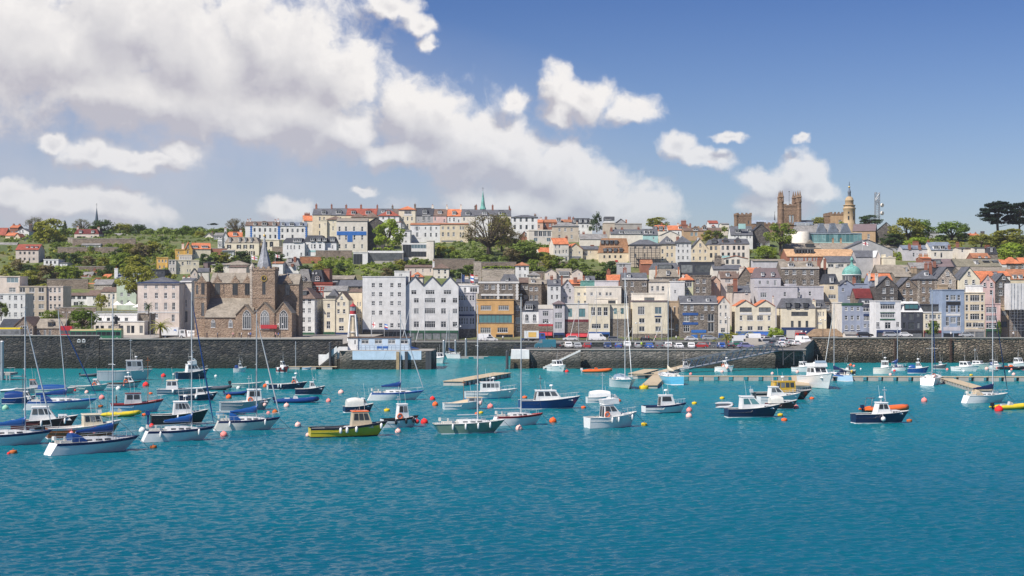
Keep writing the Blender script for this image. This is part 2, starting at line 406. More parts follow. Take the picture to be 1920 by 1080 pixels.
# -- terrain
def zProf(d):
 pts=[(470,4.6),(495,4.6),(520,7.5),(560,16.0),(640,34.0),(700,43.9),(760,50.0),(830,52.5),(1000,54),(1500,52),(4000,45)]
 if d<=pts[0][0]:return pts[0][1]
 for(a,za),(b,zb)in zip(pts,pts[1:]):
  if a<=d<=b:return za+(d-a)/(b-a)*(zb-za)
 return pts[-1][1]
def ground_mat():
 m,nt,b=nodes_of('hill_ground');p=wpos(nt)
 n1=noise(nt,p,.06,6,.6);n2=noise(nt,p,.7,5,.65)
 c=ramp(nt,n1,[(.3,(.06,.09,.025)),(.5,(.11,.14,.04)),(.62,(.16,.14,.07)),(.75,(.08,.12,.03))])
 c=mixc(nt,1.,c,ramp(nt,n2,[(.3,(.55,)*3),(.7,(1.3,)*3)]),'MULTIPLY')
 nt.links.new(c,b.inputs['Base Color']);b.inputs['Roughness'].default_value=.95
 bp=N(nt,'ShaderNodeBump',i_Strength=.8,i_Distance=.5);nt.links.new(n2,bp.inputs['Height']);nt.links.new(bp.outputs[0],b.inputs['Normal'])
 return m
def pave_mat(name,c):
 return col_mat(name,c,.9,.2,.35,streak=0)
mb=MB()
xs=[-2500,-1200]+[x*20-400 for x in range(41)]+[1200,2500]
ds=[495,500,507,514,520,530,540,550,560,575,590,605,620,635,650,665,680,700,720,740,760,780,800,830,880,950,1100,1500,2400]
rr=random.Random(3)
vs=[(x,d,zProf(d)-.35+(rr.uniform(-.5,.3)if 530<d<1000 and abs(x)<500 else 0))for d in ds for x in xs]
nx=len(xs)
fs=[(j*nx+i,j*nx+i+1,(j+1)*nx+i+1,(j+1)*nx+i)for j in range(len(ds)-1)for i in range(nx-1)]
mb.add(vs,fs,0,True)
mb.box(-2500,2500,494,496,-3,4.22)
tag(build('hillside',mb,[ground_mat()]),'steep green hillside under the town',kind='structure')
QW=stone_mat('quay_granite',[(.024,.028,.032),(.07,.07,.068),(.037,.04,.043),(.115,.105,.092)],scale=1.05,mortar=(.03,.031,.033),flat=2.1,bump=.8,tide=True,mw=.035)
QR=stone_mat('rubble_granite',[(.11,.09,.07),(.24,.19,.145),(.16,.135,.11),(.36,.29,.21)],scale=1.0,mortar=(.04,.036,.033),flat=2.3,bump=1.6,tide=True,mw=.06)
QA=stone_mat('ashlar_granite',[(.12,.115,.105),(.20,.185,.165),(.15,.14,.13),(.25,.23,.2)],scale=.9,mortar=(.08,.075,.07),flat=1.9,bump=.6,tide=True)
QB=stone_mat('pale_granite',[(.22,.17,.11),(.33,.27,.19),(.26,.21,.15),(.38,.31,.22)],scale=.9,mortar=(.14,.12,.1),flat=1.9,bump=.5,tide=True)
CAP=col_mat('granite_coping',(.36,.34,.31),.85,.15)
ASPH=pave_mat('asphalt',(.085,.083,.08));FLAG=pave_mat('granite_paving',(.30,.28,.25))
def X(px,d):return(px-960)*d/F
def quay(name,label,x0,x1,d0,d1,z1,mt,top,cap=.25,par=0.):
 """solid quay: battered stone face, coping course, paved top"""
 o=thing(name,(0,d0,0),label,'quay')
 del o['category'];o['kind']='structure'
 m1=MB();bt=.5
 m1.hexa([(x0,-bt,-4),(x1,-bt,-4),(x1,d1-d0,-4),(x0,d1-d0,-4)],[(x0,0,z1),(x1,0,z1),(x1,d1-d0,z1),(x0,d1-d0,z1)])
 if par:m1.box(x0,x1,.002,.7,z1+.003,z1+par)
 build('wall',m1,[mt],o)
 m2=MB();m2.box(x0-.1,x1+.1,-.18,.8,z1+par+.004,z1+par+cap)
 build('coping',m2,[CAP],o)
 m3=MB();m3.add([(x0,.8,z1+.02),(x1,.8,z1+.02),(x1,d1-d0,z1+.02),(x0,d1-d0,z1+.02)],[(0,1,2,3)])
 build('paving',m3,[top],o)
 return o
# -- building kit
WCACHE={}
def win_mesh(w,h,st):
 """one window: frame (slot 0) and panes (slot 1).  st: s sash, p plain, c casement, m many lights, a arched, g gothic, d door, n dark frame, b blind, t teal"""
 w=round(w,1);h=round(h,1);key=(w,h,st)
 if key in WCACHE:return WCACHE[key]
 mb=MB();fr=.09 if w>.8 else.07;a,z=w/2,h
 def bar(x0,x1,z0,z1,y=-.05):mb.box(x0,x1,y,.05,z0,z1,0)
 if st in 'ag':
  n=8;rr=a if st=='a' else w*.85
  def arch(k,off=0):
   if st=='a':return[((a-off)*math.cos(math.pi*i/k),h-a+(a-off)*math.sin(math.pi*i/k))for i in range(k+1)]
   pts=[]
   ang=math.acos((rr-a)/rr)
   R1=rr-off
   for i in range(k//2+1):t=ang*i/(k//2);pts.append((a-rr+R1*math.cos(t),h-w*.8+R1*math.sin(t)))
   return pts+[(-x,zz)for x,zz in reversed(pts[:-1])]
  outer=[(-a,0),(a,0)]+arch(n);inner=[(-a+fr,fr),(a-fr,fr)]+arch(n,fr)
  k=len(outer)
  mb.add([(x,-.05,zz)for x,zz in outer]+[(x,-.05,zz)for x,zz in inner],[(i,(i+1)%k,(i+1)%k+k,i+k)for i in range(k)],0)
  mb.add([(x,0,zz)for x,zz in outer],[tuple(range(k))],1)
  nb=max(1,int(w/1.0))+(1 if st=='g' else 0)
  for i in range(1,nb+1):
   x=-a+w*i/(nb+1);bar(x-.04,x+.04,0,h-(.35 if st=='a' else.9)*a-.05)
  if st=='g':
   bar(-a,a,h-w*.82,h-w*.82+.08)
   for s_ in(-1,1):mb.tube([(s_*a*.62,-.02,h-w*.78),(0,-.02,h-w*.3)],.05,4,0);mb.tube([(s_*a*.1,-.02,h-w*.78),(s_*a*.6,-.02,h-w*.42)],.05,4,0)
  else:bar(-a,a,h*.5-.04,h*.5+.04)
 else:
  bar(-a,-a+fr,0,h);bar(a-fr,a,0,h);bar(-a,a,0,fr);bar(-a,a,h-fr,h)
  mb.add([(-a,0,0),(a,0,0),(a,0,h),(-a,0,h)],[(0,1,2,3)],1)
  if st=='s':
   bar(-a,a,h*.5-.05,h*.5+.05,-.06)
   if w>.9:bar(-.03,.03,0,h,-.03)
  elif st=='c':bar(-.05,.05,0,h)
  elif st=='m':
   k=max(2,int(round(w/.75)))
   for i in range(1,k):x=-a+w*i/k;bar(x-.045,x+.045,0,h)
   bar(-a,a,h*.68,h*.68+.07)
  elif st in 'tkb':
   k=max(2,int(round(w/1.3)))
   for i in range(1,k):x=-a+w*i/k;bar(x-.04,x+.04,0,h)
  elif st=='d':bar(-a,a,h*.75,h*.75+.08)
 if st not in 'dnktb':mb.box(-a-.12,a+.12,-.14,.06,-.1,-.003,0)
 me=mb.mesh('window',[M('dframe' if st in 'nkt' else 'wframe'),M('tealglass' if st=='t' else('bglass' if st=='b' else 'glass'))])
 WCACHE[key]=me
 return me
def add_win(par,x,z,w,h,y,st='s',rz=0.,name='window'):
 o=link('door' if st=='d' else name,win_mesh(w,h,st),par,(x,y,z),rz)
 return o
def facade(mb,w,h,fd,holes,m=0,rev=.13):
 """front wall in the plane y=0 with window openings and their reveals"""
 xs=sorted({-w/2,w/2}|{round(v,4)for q in holes for v in q[:2]});zs=sorted({-fd,h}|{round(v,4)for q in holes for v in q[2:]})
 vid={};vs=[];fs=[]
 def V(x,z):
  if(x,z)not in vid:vid[(x,z)]=len(vs);vs.append((x,0,z))
  return vid[(x,z)]
 for j in range(len(zs)-1):
  zc=(zs[j]+zs[j+1])/2;run=None
  row=[q for q in holes if q[2]<zc<q[3]]
  for i in range(len(xs)-1):
   xc=(xs[i]+xs[i+1])/2
   hole=any(q[0]<xc<q[1]for q in row)
   if not hole and run is None:run=xs[i]
   if(hole or i==len(xs)-2)and run is not None:
    e=xs[i]if hole else xs[i+1]
    fs.append((V(run,zs[j]),V(e,zs[j]),V(e,zs[j+1]),V(run,zs[j+1])));run=None
 mb.add(vs,fs,m)
 for x0,x1,z0,z1 in holes:
  mb.add([(x0,0,z0),(x1,0,z0),(x1,0,z1),(x0,0,z1),(x0,rev,z0),(x1,rev,z0),(x1,rev,z1),(x0,rev,z1)],[(0,1,5,4),(1,2,6,5),(2,3,7,6),(3,0,4,7),(4,5,6,7)],m)
BLD=[]
def nspace(a,b,n):return[a+(b-a)*(i+.5)/n for i in range(n)]
def blk(root,S,xc,yb,x0,x1,ye,wall='cream',roof=None,win=(),y0=0.,dep=9.,fd=7.,gw=(),ch=(),dm=(),shop=None,base=None,side=None,quoin=None,band=(),tri=None,wst='s'):
 """one volume of a building.  Pixel arguments; root frame: x across, y back, z up, z=0 on row yb."""
 LX=lambda px:(px-xc)*S
 LZ=lambda py:(yb-py)*S
 cx=(LX(x0)+LX(x1))/2;w=LX(x1)-LX(x0);h=LZ(ye);zb=LZ(base)if base else-fd
 holes,wl=[],[]
 for spec in win:
  if spec[0]=='g':
   _,nx_,ny_,ww,hh,*st=spec
   st=st[0]if st else wst
   top=ye+(yb_:=(base or yb))*0;mx=(x1-x0)*.06
   ys_=nspace(ye+1.5,(shop[0]if shop else(base or yb))-.5,ny_)
   for yy in ys_:
    for xx in nspace(x0+mx,x1-mx,nx_):wl.append((xx,yy,ww,hh,st))
  else:
   xs_,ys_,ww,hh,*st=spec
   st=st[0]if st else wst
   for yy in(ys_ if isinstance(ys_,(list,tuple))else[ys_]):
    for xx in(xs_ if isinstance(xs_,(list,tuple))else[xs_]):wl.append((xx,yy,ww,hh,st))
 mb=MB();wins=[]
 for xx,yy,ww,hh,st in wl:
  W,HH=round(ww*S,1),round(hh*S,1)
  lx,lz=LX(xx)-cx,LZ(yy)-HH/2
  ok=st not in 'ag' and abs(lx)+W/2<w/2-.05 and lz+HH<h-.05 and lz>zb+.05
  q=(lx-W/2,lx+W/2,lz,lz+HH)
  if ok and all(q[1]<p[0]-.02 or q[0]>p[1]+.02 or q[3]<p[2]-.02 or q[2]>p[3]+.02 for p in holes):
   holes.append(q);wins.append((lx,lz,W,HH,.1,st))
  else:wins.append((lx,lz,W,HH,-.06,st))
 facade(mb,w,h,-zb,holes)
 a=w/2
 mb.add([(-a,0,zb),(-a,dep,zb),(-a,dep,h),(-a,0,h),(a,0,zb),(a,dep,zb),(a,dep,h),(a,0,h)],[(0,3,2,1),(4,5,6,7),(1,2,6,5),(3,7,6,2)],0)
 kind,yr,rm=(roof+(None,None))[:3]if roof else('flat',None,None)
 rz=LZ(yr)if yr else h+.5
 rb=MB();ov=.22
 if kind in('flat','fl'):
  t=max(.25,rz-h)if yr else.3
  rb.box(-a-.12,a+.12,-.14,.25,h+.003,h+t);rb.box(-a-.12,a+.12,dep-.25,dep+.12,h+.003,h+t)
  rb.box(-a-.12,-a+.25,.253,dep-.253,h+.003,h+t);rb.box(a-.25,a+.12,.253,dep-.253,h+.003,h+t)
  rm=rm or wall
 elif kind=='gs':
  mb.add([(-a,0,h),(-a,dep/2,rz-.1),(-a,dep,h),(a,0,h),(a,dep/2,rz-.1),(a,dep,h)],[(0,2,1),(3,4,5)],0)
  sl=(rz-h)/(dep/2)
  rb.slab([(-a-.12,-ov,h-ov*sl+.1),(a+.12,-ov,h-ov*sl+.1),(a+.12,dep/2,rz),(-a-.12,dep/2,rz)],.16)
  rb.slab([(-a-.12,dep+ov,h-ov*sl+.1),(a+.12,dep+ov,h-ov*sl+.1),(a+.12,dep/2+.01,rz),(-a-.12,dep/2+.01,rz)],.16)
 elif kind=='gf':
  n=roof[3]if len(roof)>3 else 1;gwid=w/n
  for i in range(n):
   xa=-a+i*gwid;xm=xa+gwid/2;xb=xa+gwid
   mb.add([(xa,0,h),(xb,0,h),(xm,0,rz-.12),(xa,dep,h),(xb,dep,h),(xm,dep,rz-.12)],[(0,1,2),(3,5,4)],0)
   sl=(rz-h)/(gwid/2);o2=.15 if n==1 else 0
   rb.slab([(xa-o2,-ov,h-o2*sl+.1),(xa-o2,dep,h-o2*sl+.1),(xm,dep,rz),(xm,-ov,rz)],.16)
   rb.slab([(xb+o2,-ov,h-o2*sl+.1),(xb+o2,dep,h-o2*sl+.1),(xm+.005,dep,rz),(xm+.005,-ov,rz)],.16)
 elif kind=='hip':
  run=min(dep/2,w/2*.98);e=.3
  zc=h+.02
  rb.add([(-a-e,-e,zc),(a+e,-e,zc),(a+e,dep+e,zc),(-a-e,dep+e,zc),(-a+run,run,rz),(a-run,run,rz),(a-run,dep-run+.01,rz),(-a+run,dep-run+.01,rz)],[(0,3,2,1),(0,1,5,4),(1,2,6,5),(2,3,7,6),(3,0,4,7),(4,5,6,7)])
  rb.box(-a-e,a+e,-e-.04,dep+e+.04,zc-.2,zc-.003)
 elif kind=='man':
  i1=min(1.3,w*.2);e=.15;zc=h+.02
  rb.hexa([(-a-e,-e,zc),(a+e,-e,zc),(a+e,dep+e,zc),(-a-e,dep+e,zc)],[(-a+i1,i1,rz),(a-i1,i1,rz),(a-i1,dep-i1,rz),(-a+i1,dep-i1,rz)])
 elif kind=='shed':
  mb.add([(-a,0,h),(-a,dep,rz-.1),(-a,dep,h),(a,0,h),(a,dep,rz-.1),(a,dep,h)],[(0,2,1),(3,4,5)],0)
  rb.slab([(-a-.15,-.3,h),(a+.15,-.3,h),(a+.15,dep,rz),(-a-.15,dep,rz)],.16)
 wo=build('wall',mb,[M(wall)],root,(cx,y0,0))
 ro=build('roof',rb,[M(rm or 'slate')],root,(cx,y0,0))
 for lx,lz,W,HH,yy,st in wins:add_win(root,cx+lx,lz,W,HH,y0+yy,st)
 if side:
  sd,ds_,ys_,ww,hh=side
  for yy in ys_:
   for dd in ds_:add_win(root,cx+(a+.05 if sd=='R' else-a-.05),LZ(yy)-hh*S/2,ww*S,hh*S,y0+dd,'s',R(90)if sd=='R' else R(-90))
 for bx in band:
  b=MB();bx0=LX(bx[3])-cx if len(bx)>3 else-a-.04;bx1=LX(bx[4])-cx if len(bx)>3 else a+.04
  b.box(bx0,bx1,-.07,.02,LZ(bx[1]),LZ(bx[0]));build('band',b,[M(bx[2])],root,(cx,y0,0))
 if quoin:
  for qx in quoin[0]:
   b=MB();zq=0;k=0
   while zq<h-.5:
    ww=.5 if k%2 else.32;b.box(LX(qx)-ww,LX(qx)+ww,-.06,.02,zq,zq+.48);zq+=.5;k+=1
   build('quoin',b,[M(quoin[1])],root,(0,y0,0))
 if shop:
  zt=LZ(shop[0]);b=MB()
  b.box(-a+.1,a-.1,-.18,.05,zt-.75,zt)
  n=max(2,int(w/2.6))
  for i in range(n+1):
   x=-a+.2+(w-.4)*i/n;b.box(x-.12,x+.12,-.14,.05,-1,zt-.753)
  so=build('shopfront',b,[M(shop[1])],root,(cx,y0,0))
  g=MB();g.box(-a+.2,a-.2,-.05,.04,-1,zt-.756);build('shop_window',g,[M('glass')],so)
  if len(shop)>2:
   g=MB();g.hexa([(-a+.3,-1.5,zt-1.35),(a-.3,-1.5,zt-1.35),(a-.3,-.19,zt-1.3),(-a+.3,-.19,zt-1.3)],[(-a+.3,-1.45,zt-1.2),(a-.3,-1.45,zt-1.2),(a-.3,-.19,zt-.3),(-a+.3,-.19,zt-.3)])
   build('awning',g,[M(shop[2])],so)
 par=ro or root
 for c in ch:
  px,yt,wp,cm,pots=c[:5];fr_=c[5]if len(c)>5 else.5
  b=MB();ww=wp*S/2;zt=LZ(yt);lx=LX(px)-cx;yy=dep*fr_;z0=h-.3
  hp=.55 if pots else 0
  b.box(lx-ww,lx+ww,yy-.45,yy+.45,z0,zt-hp);b.box(lx-ww-.08,lx+ww+.08,yy-.53,yy+.53,zt-hp-.25,zt-hp-.08)
  for i in range(pots):
   xx=lx-ww+2*ww*(i+.5)/pots;b.lathe([(.16,zt-hp+.003),(.13,zt-.06),(.17,zt-.05),(.17,zt)],xx,yy,7,1)
  build('chimney',b,[M(cm),M('pot')],par)
 for d in dm:
  pxs,yc,wp,hp=d[:4];cm=d[4]if len(d)>4 else 'white';rk=d[5]if len(d)>5 else 'f';st=d[6]if len(d)>6 else 'c'
  for px in pxs:
   lx=LX(px)-cx;ww=wp*S/2;z0=LZ(yc)-hp*S/2;z1=LZ(yc)+hp*S/2
   t=min(1,max(0,(z0-h)/max(.1,rz-h)))
   if kind=='man':yf=t*1.3-.15
   elif kind=='hip':yf=t*min(dep/2,w/2)
   elif kind=='gf':yf=.0
   elif kind=='shed':yf=t*dep
   else:yf=t*dep/2
   yf-=.25;b=MB();L=min(3.0,dep/2)
   b.box(lx-ww-.1,lx+ww+.1,yf,yf+L,z0-.25,z1+.05,0)
   if rk=='f':b.box(lx-ww-.25,lx+ww+.25,yf-.2,yf+L,z1+.053,z1+.2,1)
   elif rk=='r':b.prism([(lx-ww-.2,z1+.053),(lx+ww+.2,z1+.053)]+[(lx+(ww+.2)*math.cos(t_),z1+.053+.6*ww*math.sin(t_))for t_ in(.5,1.,1.57,2.1,2.6)],yf-.15,yf+L,'y',1)
   else:b.prism([(lx-ww-.25,z1+.053),(lx+ww+.25,z1+.053),(lx,z1+.053+ww*1.1)],yf-.15,yf+L,'y',1)
   do=build('dormer',b,[M(cm),M(rm if rk!='f' else 'lead')],par)
   add_win(do,lx,z0+.08,ww*2,z1-z0-.1,yf-.06,st)
 return wo,ro,cx
def bd(label,x0,x1,ye,yb,wall='cream',roof=None,name='house',cat='house',d=None,yaw=0.,blocks=(),nick=None,group=None,**kw):
 d=d or dOf(yb);S=d/F;xc=(x0+x1)/2
 root=thing(name,P(xc,yb,d),label,cat,R(yaw),group)
 blk(root,S,xc,yb,x0,x1,ye,wall,roof,**kw)
 for b in blocks:
  b=dict(b);blk(root,S,xc,yb,b.pop('x0'),b.pop('x1'),b.pop('ye'),b.pop('wall',wall),b.pop('roof',None),**b)
 BLD.append((x0,x1,ye,yb,nick or label))
 return root,S,xc
# -- the town, surveyed from enlargements of the photograph
K=300/1906.
def Z(ox,oy):
 global OX,OY
 OX,OY=ox,oy
zx=lambda v:OX+v*K
zy=lambda v:OY+v*K
def lst(v,f):return[f(i)for i in v]if isinstance(v,(list,tuple))else f(v)
def conv(k,v):
 if k in('x0','x1'):return zx(v)
 if k in('ye','yb','base'):return zy(v)
 if k=='roof' and v:return(v[0],)+((zy(v[1])if v[1]is not None else None,)+tuple(v[2:])if len(v)>1 else())
 if k=='win':return[(('g',)+tuple(s[1:3])+(s[3]*K,s[4]*K)+tuple(s[5:]))if s[0]=='g' else(lst(s[0],zx),lst(s[1],zy),s[2]*K,s[3]*K)+tuple(s[4:])for s in v]
 if k=='ch':return[(zx(c[0]),zy(c[1]),c[2]*K)+tuple(c[3:])for c in v]
 if k=='dm':return[(lst(c[0],zx),zy(c[1]),c[2]*K,c[3]*K)+tuple(c[4:])for c in v]
 if k=='shop':return(zy(v[0]),)+tuple(v[1:])
 if k=='band':return[(zy(b[0]),zy(b[1]),b[2])+((zx(b[3]),zx(b[4]))if len(b)>3 else())for b in v]
 if k=='side':return(v[0],v[1],lst(v[2],zy),v[3]*K,v[4]*K)
 if k=='quoin':return(lst(v[0],zx),v[1])
 if k=='blocks':return[{a:conv(a,b)for a,b in q.items()}for q in v]
 return v
def zb(label,x0,x1,ye,yb,wall='cream',roof=None,**kw):
 return bd(label,zx(x0),zx(x1),zy(ye),zy(yb),wall,conv('roof',roof),**{k:conv(k,v)for k,v in kw.items()})
G='g'
Z(0,360)
zb('pale pink house with red roof and three skylights on the left hillside',190,455,690,840,'palepink',('gs',615,'red'),yaw=6,dep=13,nick='the pink house with the red roof',win=[([245,295,350,400],727,22,32,'n'),([245,295,400],797,22,30,'n'),([350],803,20,44,'d')],dm=[([310,367,418],655,22,14,'white','f')])
zb('long grey roofed stone building at the far left edge above the white van',-60,165,690,800,'dstone',('gs',595,'lslate'),d=690,dep=12)
zb('small house with orange roof behind the grey roofed building at the left edge',65,178,520,600,'cream',('gs',478,'orange'),d=735,win=[(G,3,1,16,24)])
zb('cream gabled cottage with orange roof left of the big olive tree',165,240,535,600,'cream',('gf',488,'orange'),d=725,win=[([203],560,14,22)])
zb('white gable fronted house among chimneys on the left skyline',188,345,470,560,'white',('gf',428,'slate'),d=750,win=[([235,270],462,15,24),([225,300],515,15,26)],ch=[(330,372,34,'dstone',3)])
zb('dark brick house with clustered chimneys and an orange roof on the left skyline',115,215,425,520,'brick',('gs',390,'orange'),d=770,ch=[(130,372,24,'brick',3),(200,372,24,'brick',3)],win=[(G,2,1,14,22)])
zb('brown roofed house cut by the left edge of the photo',-80,62,515,600,'brick',('gs',420,'red'),d=745,win=[([20,45],550,14,22)])
zb('small white gabled cottage beside the trunk of the big olive tree',280,352,590,640,'white',('gf',546,'slate'),d=715)
zb('white cottage with three windows below the pink house',520,695,808,915,'white',None,win=[([560,605,655],838,24,32,'n'),([600],885,20,26)])
zb('tiny white building right of the white three window cottage',712,802,845,915,'white',('gs',836,'lslate'),win=[([745,780],870,10,18)])
zb('pinkish house with dark mansard roof in front of the dark church spire',885,1178,500,560,'palepink',('man',440,'maroon'),d=735,nick='the house with the dark red mansard',win=[([945],540,60,24,'n'),([1000],540,40,24,'n'),([1092,1138],540,22,34)],dm=[([960,1105],474,30,26)],ch=[(897,400,22,'palepink',2),(1146,405,26,'palepink',2)])
zb('long low bungalow with brown tiled roof on the left ridge',1190,1600,572,600,'cream',('gs',535,'rust'),d=735)
zb('pale gable roofed building behind the brown bungalow',1330,1462,530,570,'palepink',('gs',487,'lslate'),d=760)
zb('second pale roofed building behind the brown bungalow nearer the dark conifer',1466,1660,540,570,'white',('gs',500,'lslate'),d=760,ch=[(1345,510,14,'white',1)])
zb('brown roofed bungalow behind the clipped hedge on the left ridge',1745,1960,565,600,'cream',('gs',537,'rust'),d=740,ch=[(1845,535,16,'white',0)])
zb('white glass greenhouse below the garden retaining wall',970,1195,632,660,'white',('gs',610,'lslate'),name='greenhouse',cat='greenhouse',win=[(G,8,1,22,18,'b')],dep=4)
Z(280,360)
zb('bungalow with rust coloured roof and dark hedge left of the round green tree',262,385,575,610,'cream',('gs',543,'rust'),d=735)
zb('yellow gabled house with orange roof and cream side wing',425,512,680,790,'yellow',('gf',592,'orange'),yaw=14,d=645,nick='the yellow gabled house',dep=14,win=[([460],650,16,36),([460],712,16,40)],blocks=[dict(x0=512,x1=728,ye=676,wall='pale',roof=('gs',598,'orange'),dep=9,y0=1.5,dm=[([540,660],650,70,22,'white','f','m')],win=[([535],715,22,44),([535],790,16,50)]),dict(x0=316,x1=430,ye=688,wall='yellow',dep=8,y0=.6,win=[([352],720,16,24),([340],760,12,16)],ch=[(405,602,26,'white',2)])])
zb('flat roofed white sunroom in front of the yellow gabled house',352,506,756,812,'offw',None,d=630,dep=5,win=[(G,7,1,15,32,'c')],name='sunroom',cat='house')
zb('small flat topped yellow house left of the cream cube house',88,216,788,920,'yellow',None,yaw=10,win=[([118,158,196],820,20,28),([125,175],893,18,36)])
zb('cream flat roofed cube house below the yellow gabled house',230,318,815,985,'offw',None,yaw=12,dep=14,win=[([250,290],843,24,40),([260,290],922,14,40)],blocks=[dict(x0=318,x1=586,ye=815,wall='pale',dep=10,y0=.8,win=[([395],850,24,36),([452,480],843,14,40),([535],856,26,24),([362],925,16,44),([452,482],934,14,26)])])
zb('brown terrace building behind the small yellow house',-40,88,870,940,'mauve',('gs',845,'brown'),d=628,win=[(G,5,1,14,36)])
zb('dark awning cafe building under the small yellow house',20,185,930,990,'dgrey',None,d=605,win=[(G,4,1,26,26,'n')])
zb('white gabled house with bright orange roof left of the blue cornered hotel',868,940,545,690,'white',('gf',465,'lslate'),yaw=10,d=690,nick='the white gable with the orange roof',dep=10,win=[([883],560,14,40),([883],630,14,40)],ch=[(905,412,26,'white',2)],blocks=[dict(x0=935,x1=1105,ye=530,wall='white',roof=('gs',466,'orange'),y0=1.2,dep=9,dm=[([1018],500,44,36,'white','r')],ch=[(1085,432,24,'white',2)])])
zb('white conservatory wing of many panes below the white gable',815,866,560,650,'white',None,d=680,dep=5,win=[(G,3,1,14,44,'c'),([840],630,30,30)],name='conservatory')
zb('pale grey gabled cottage on the ridge left of the white gable',648,762,535,580,'offw',('gf',485,'lslate'),d=730,win=[([660,700],552,14,30)],ch=[(730,460,20,'stone',2)])
zb('pale grey bungalow next to the ridge cottage',768,885,520,580,'grey',('gs',480,'lslate'),d=720,win=[([785,812,850],552,20,34)])
zb('long cream villa with black shutters and grey mansard roof',900,1305,605,770,'pale',('man',537,'stoner'),d=655,nick='the black shuttered villa',dep=11,win=[([950,1068,1142,1220],650,20,42),([1070,1145,1220],725,22,46)],dm=[([962,1075,1145,1215],568,20,44,'offw','f')],band=[(628,674,'black',925,938),(628,674,'black',961,974),(628,674,'black',1040,1056),(628,674,'black',1079,1092),(628,674,'black',1120,1131),(628,674,'black',1153,1164),(628,674,'black',1195,1208),(628,674,'black',1231,1245),(705,750,'black',1030,1048),(705,750,'black',1085,1101),(705,750,'black',1187,1200),(705,750,'black',1238,1256)])
zb('cream flat roofed block with dark shutters beside the lead church spire',1340,1545,575,765,'pale',None,d=658,win=[([1375,1455],620,16,60),([1375],718,16,60),([1430],700,16,40)],band=[(592,652,'black',1343,1363),(592,652,'black',1390,1404),(592,652,'black',1434,1446),(592,652,'black',1462,1474),(690,744,'black',1390,1404)])
zb('white sunroom with glass front under the black shuttered villa',866,1002,700,775,'white',('shed',685,'lslate'),d=645,dep=4,name='sunroom',win=[(G,5,1,22,54,'b')])
W5=[1255,1317,1379,1440,1500]
zb('white hotel terrace with blue corner stones on the ridge',1145,1542,400,565,'white',('gs',345,'brown'),d=725,yaw=4,nick='the blue cornered hotel',quoin=([1214,1540],'royal'),win=[(W5,452,22,44,'n'),(W5,530,22,44,'n')],dm=[([1258,1485],380,30,34,'white','r'),([1370],380,56,34,'white','r')],ch=[(1164,315,16,'white',2),(1194,310,16,'white',2),(1490,318,20,'white',2),(1525,310,22,'white',2)])
zb('white twin terrace right of the blue cornered hotel',1546,1872,405,565,'white',('gs',355,'greyblue'),d=726,yaw=4,quoin=([1550,1868],'royal'),win=[([1586,1648,1706,1766,1826],458,22,44,'n'),([1586,1706],530,22,40,'n')],dm=[([1595,1808],384,30,34,'white','r'),([1698],386,50,30,'white','r')])
zb('white house with dark mansard left of the turquoise awning',1590,1850,605,790,'white',('man',545,'dslate'),d=648,win=[([1648,1688,1728,1788],658,18,46),([1648,1810],742,20,40)],dm=[([1740,1790],580,46,34,'lilac')])
zb('small white house with brick chimneys below the white mansard house',1602,1790,880,965,'white',('man',782,'lslate'),d=612,win=[([1642,1758],886,18,38)],dm=[([1662,1685],810,18,36,'offw')],ch=[(1732,770,30,'brick',0,.1),(1706,855,30,'brick',0,-.05)])
zb('low white bungalow with grey brown roof behind the church',880,1180,866,925,'offw',('hip',812,'stoner'),d=615,dep=12,win=[([935],880,22,30),([980,1070],885,26,32)])
zb('cream flat sunroom beside the low bungalow behind the church',737,892,868,915,'pale',('shed',845,'lslate'),d=618,dep=6,win=[([765,800,825,850],888,18,36)])
zb('mauve walled terrace house just left of the church clock tower',948,1155,895,955,'palepink',('gs',872,'brown'),d=600)
zb('white gabled house with slate roof left of the church roof',490,572,965,1020,'palepink',('gf',905,'slate'),d=590,yaw=8,win=[([540],985,14,26)],blocks=[dict(x0=572,x1=702,ye=950,wall='offw',roof=('gs',900,'slate'),y0=1,win=[([615],978,20,30)])])
zb('brown flat roofed house right of the lead spire',1462,1592,850,960,'white',('gs',825,'rust'),d=605,win=[([1510],908,70,24,'n')])
zb('white villa half hidden by garden walls below the pine trees',640,700,838,905,'mauve',('gs',828,'slate'),d=618,yaw=-20)
Z(560,350)
hw=[(250,383,26,50),(300,376,20,36)]
TER=dict(dep=11,d=742)
zb('cream end house of the ridge terrace with grey slate roof',165,385,335,620,'cream',('gs',252,'slate'),nick='the cream end house of the ridge terrace',win=[([252],383,20,46),([303],378,18,34),([252],468,20,46),([252],552,20,46)],dm=[([300],308,44,40,'white','r')],ch=[(193,190,22,'brick',1,.5),(377,193,18,'brick',1,.5)],**TER)
zb('ridge terrace house with grey roof and a wide dormer',385,562,340,560,'cream',('gs',248,'slate'),win=[([430,500],380,18,34)],dm=[([475],304,60,36,'white','r')],ch=[(552,198,22,'brick',1)],**TER)
zb('ridge terrace house with red brown roof and one small dormer',562,740,340,560,'cream',('gs',250,'red'),dm=[([650],308,46,38,'white','r')],ch=[(730,196,22,'brick',1)],win=[([640],372,18,30)],**TER)
zb('ridge terrace house with red roof and paired dormer above the blue banded building',740,930,340,560,'cream',('gs',252,'red'),dm=[([828],308,58,40,'white','r')],ch=[(925,200,18,'brick',1)],**TER)
zb('ridge terrace house with grey roof behind the hipped white house',930,1112,340,560,'cream',('gs',252,'slate'),dm=[([1005],296,40,30,'white','r')],ch=[(1108,205,20,'stone',1)],**TER)
zb('narrow ridge terrace house with brown roof left of the orange capped house',1112,1195,340,560,'offw',('gs',254,'brown'),**TER)
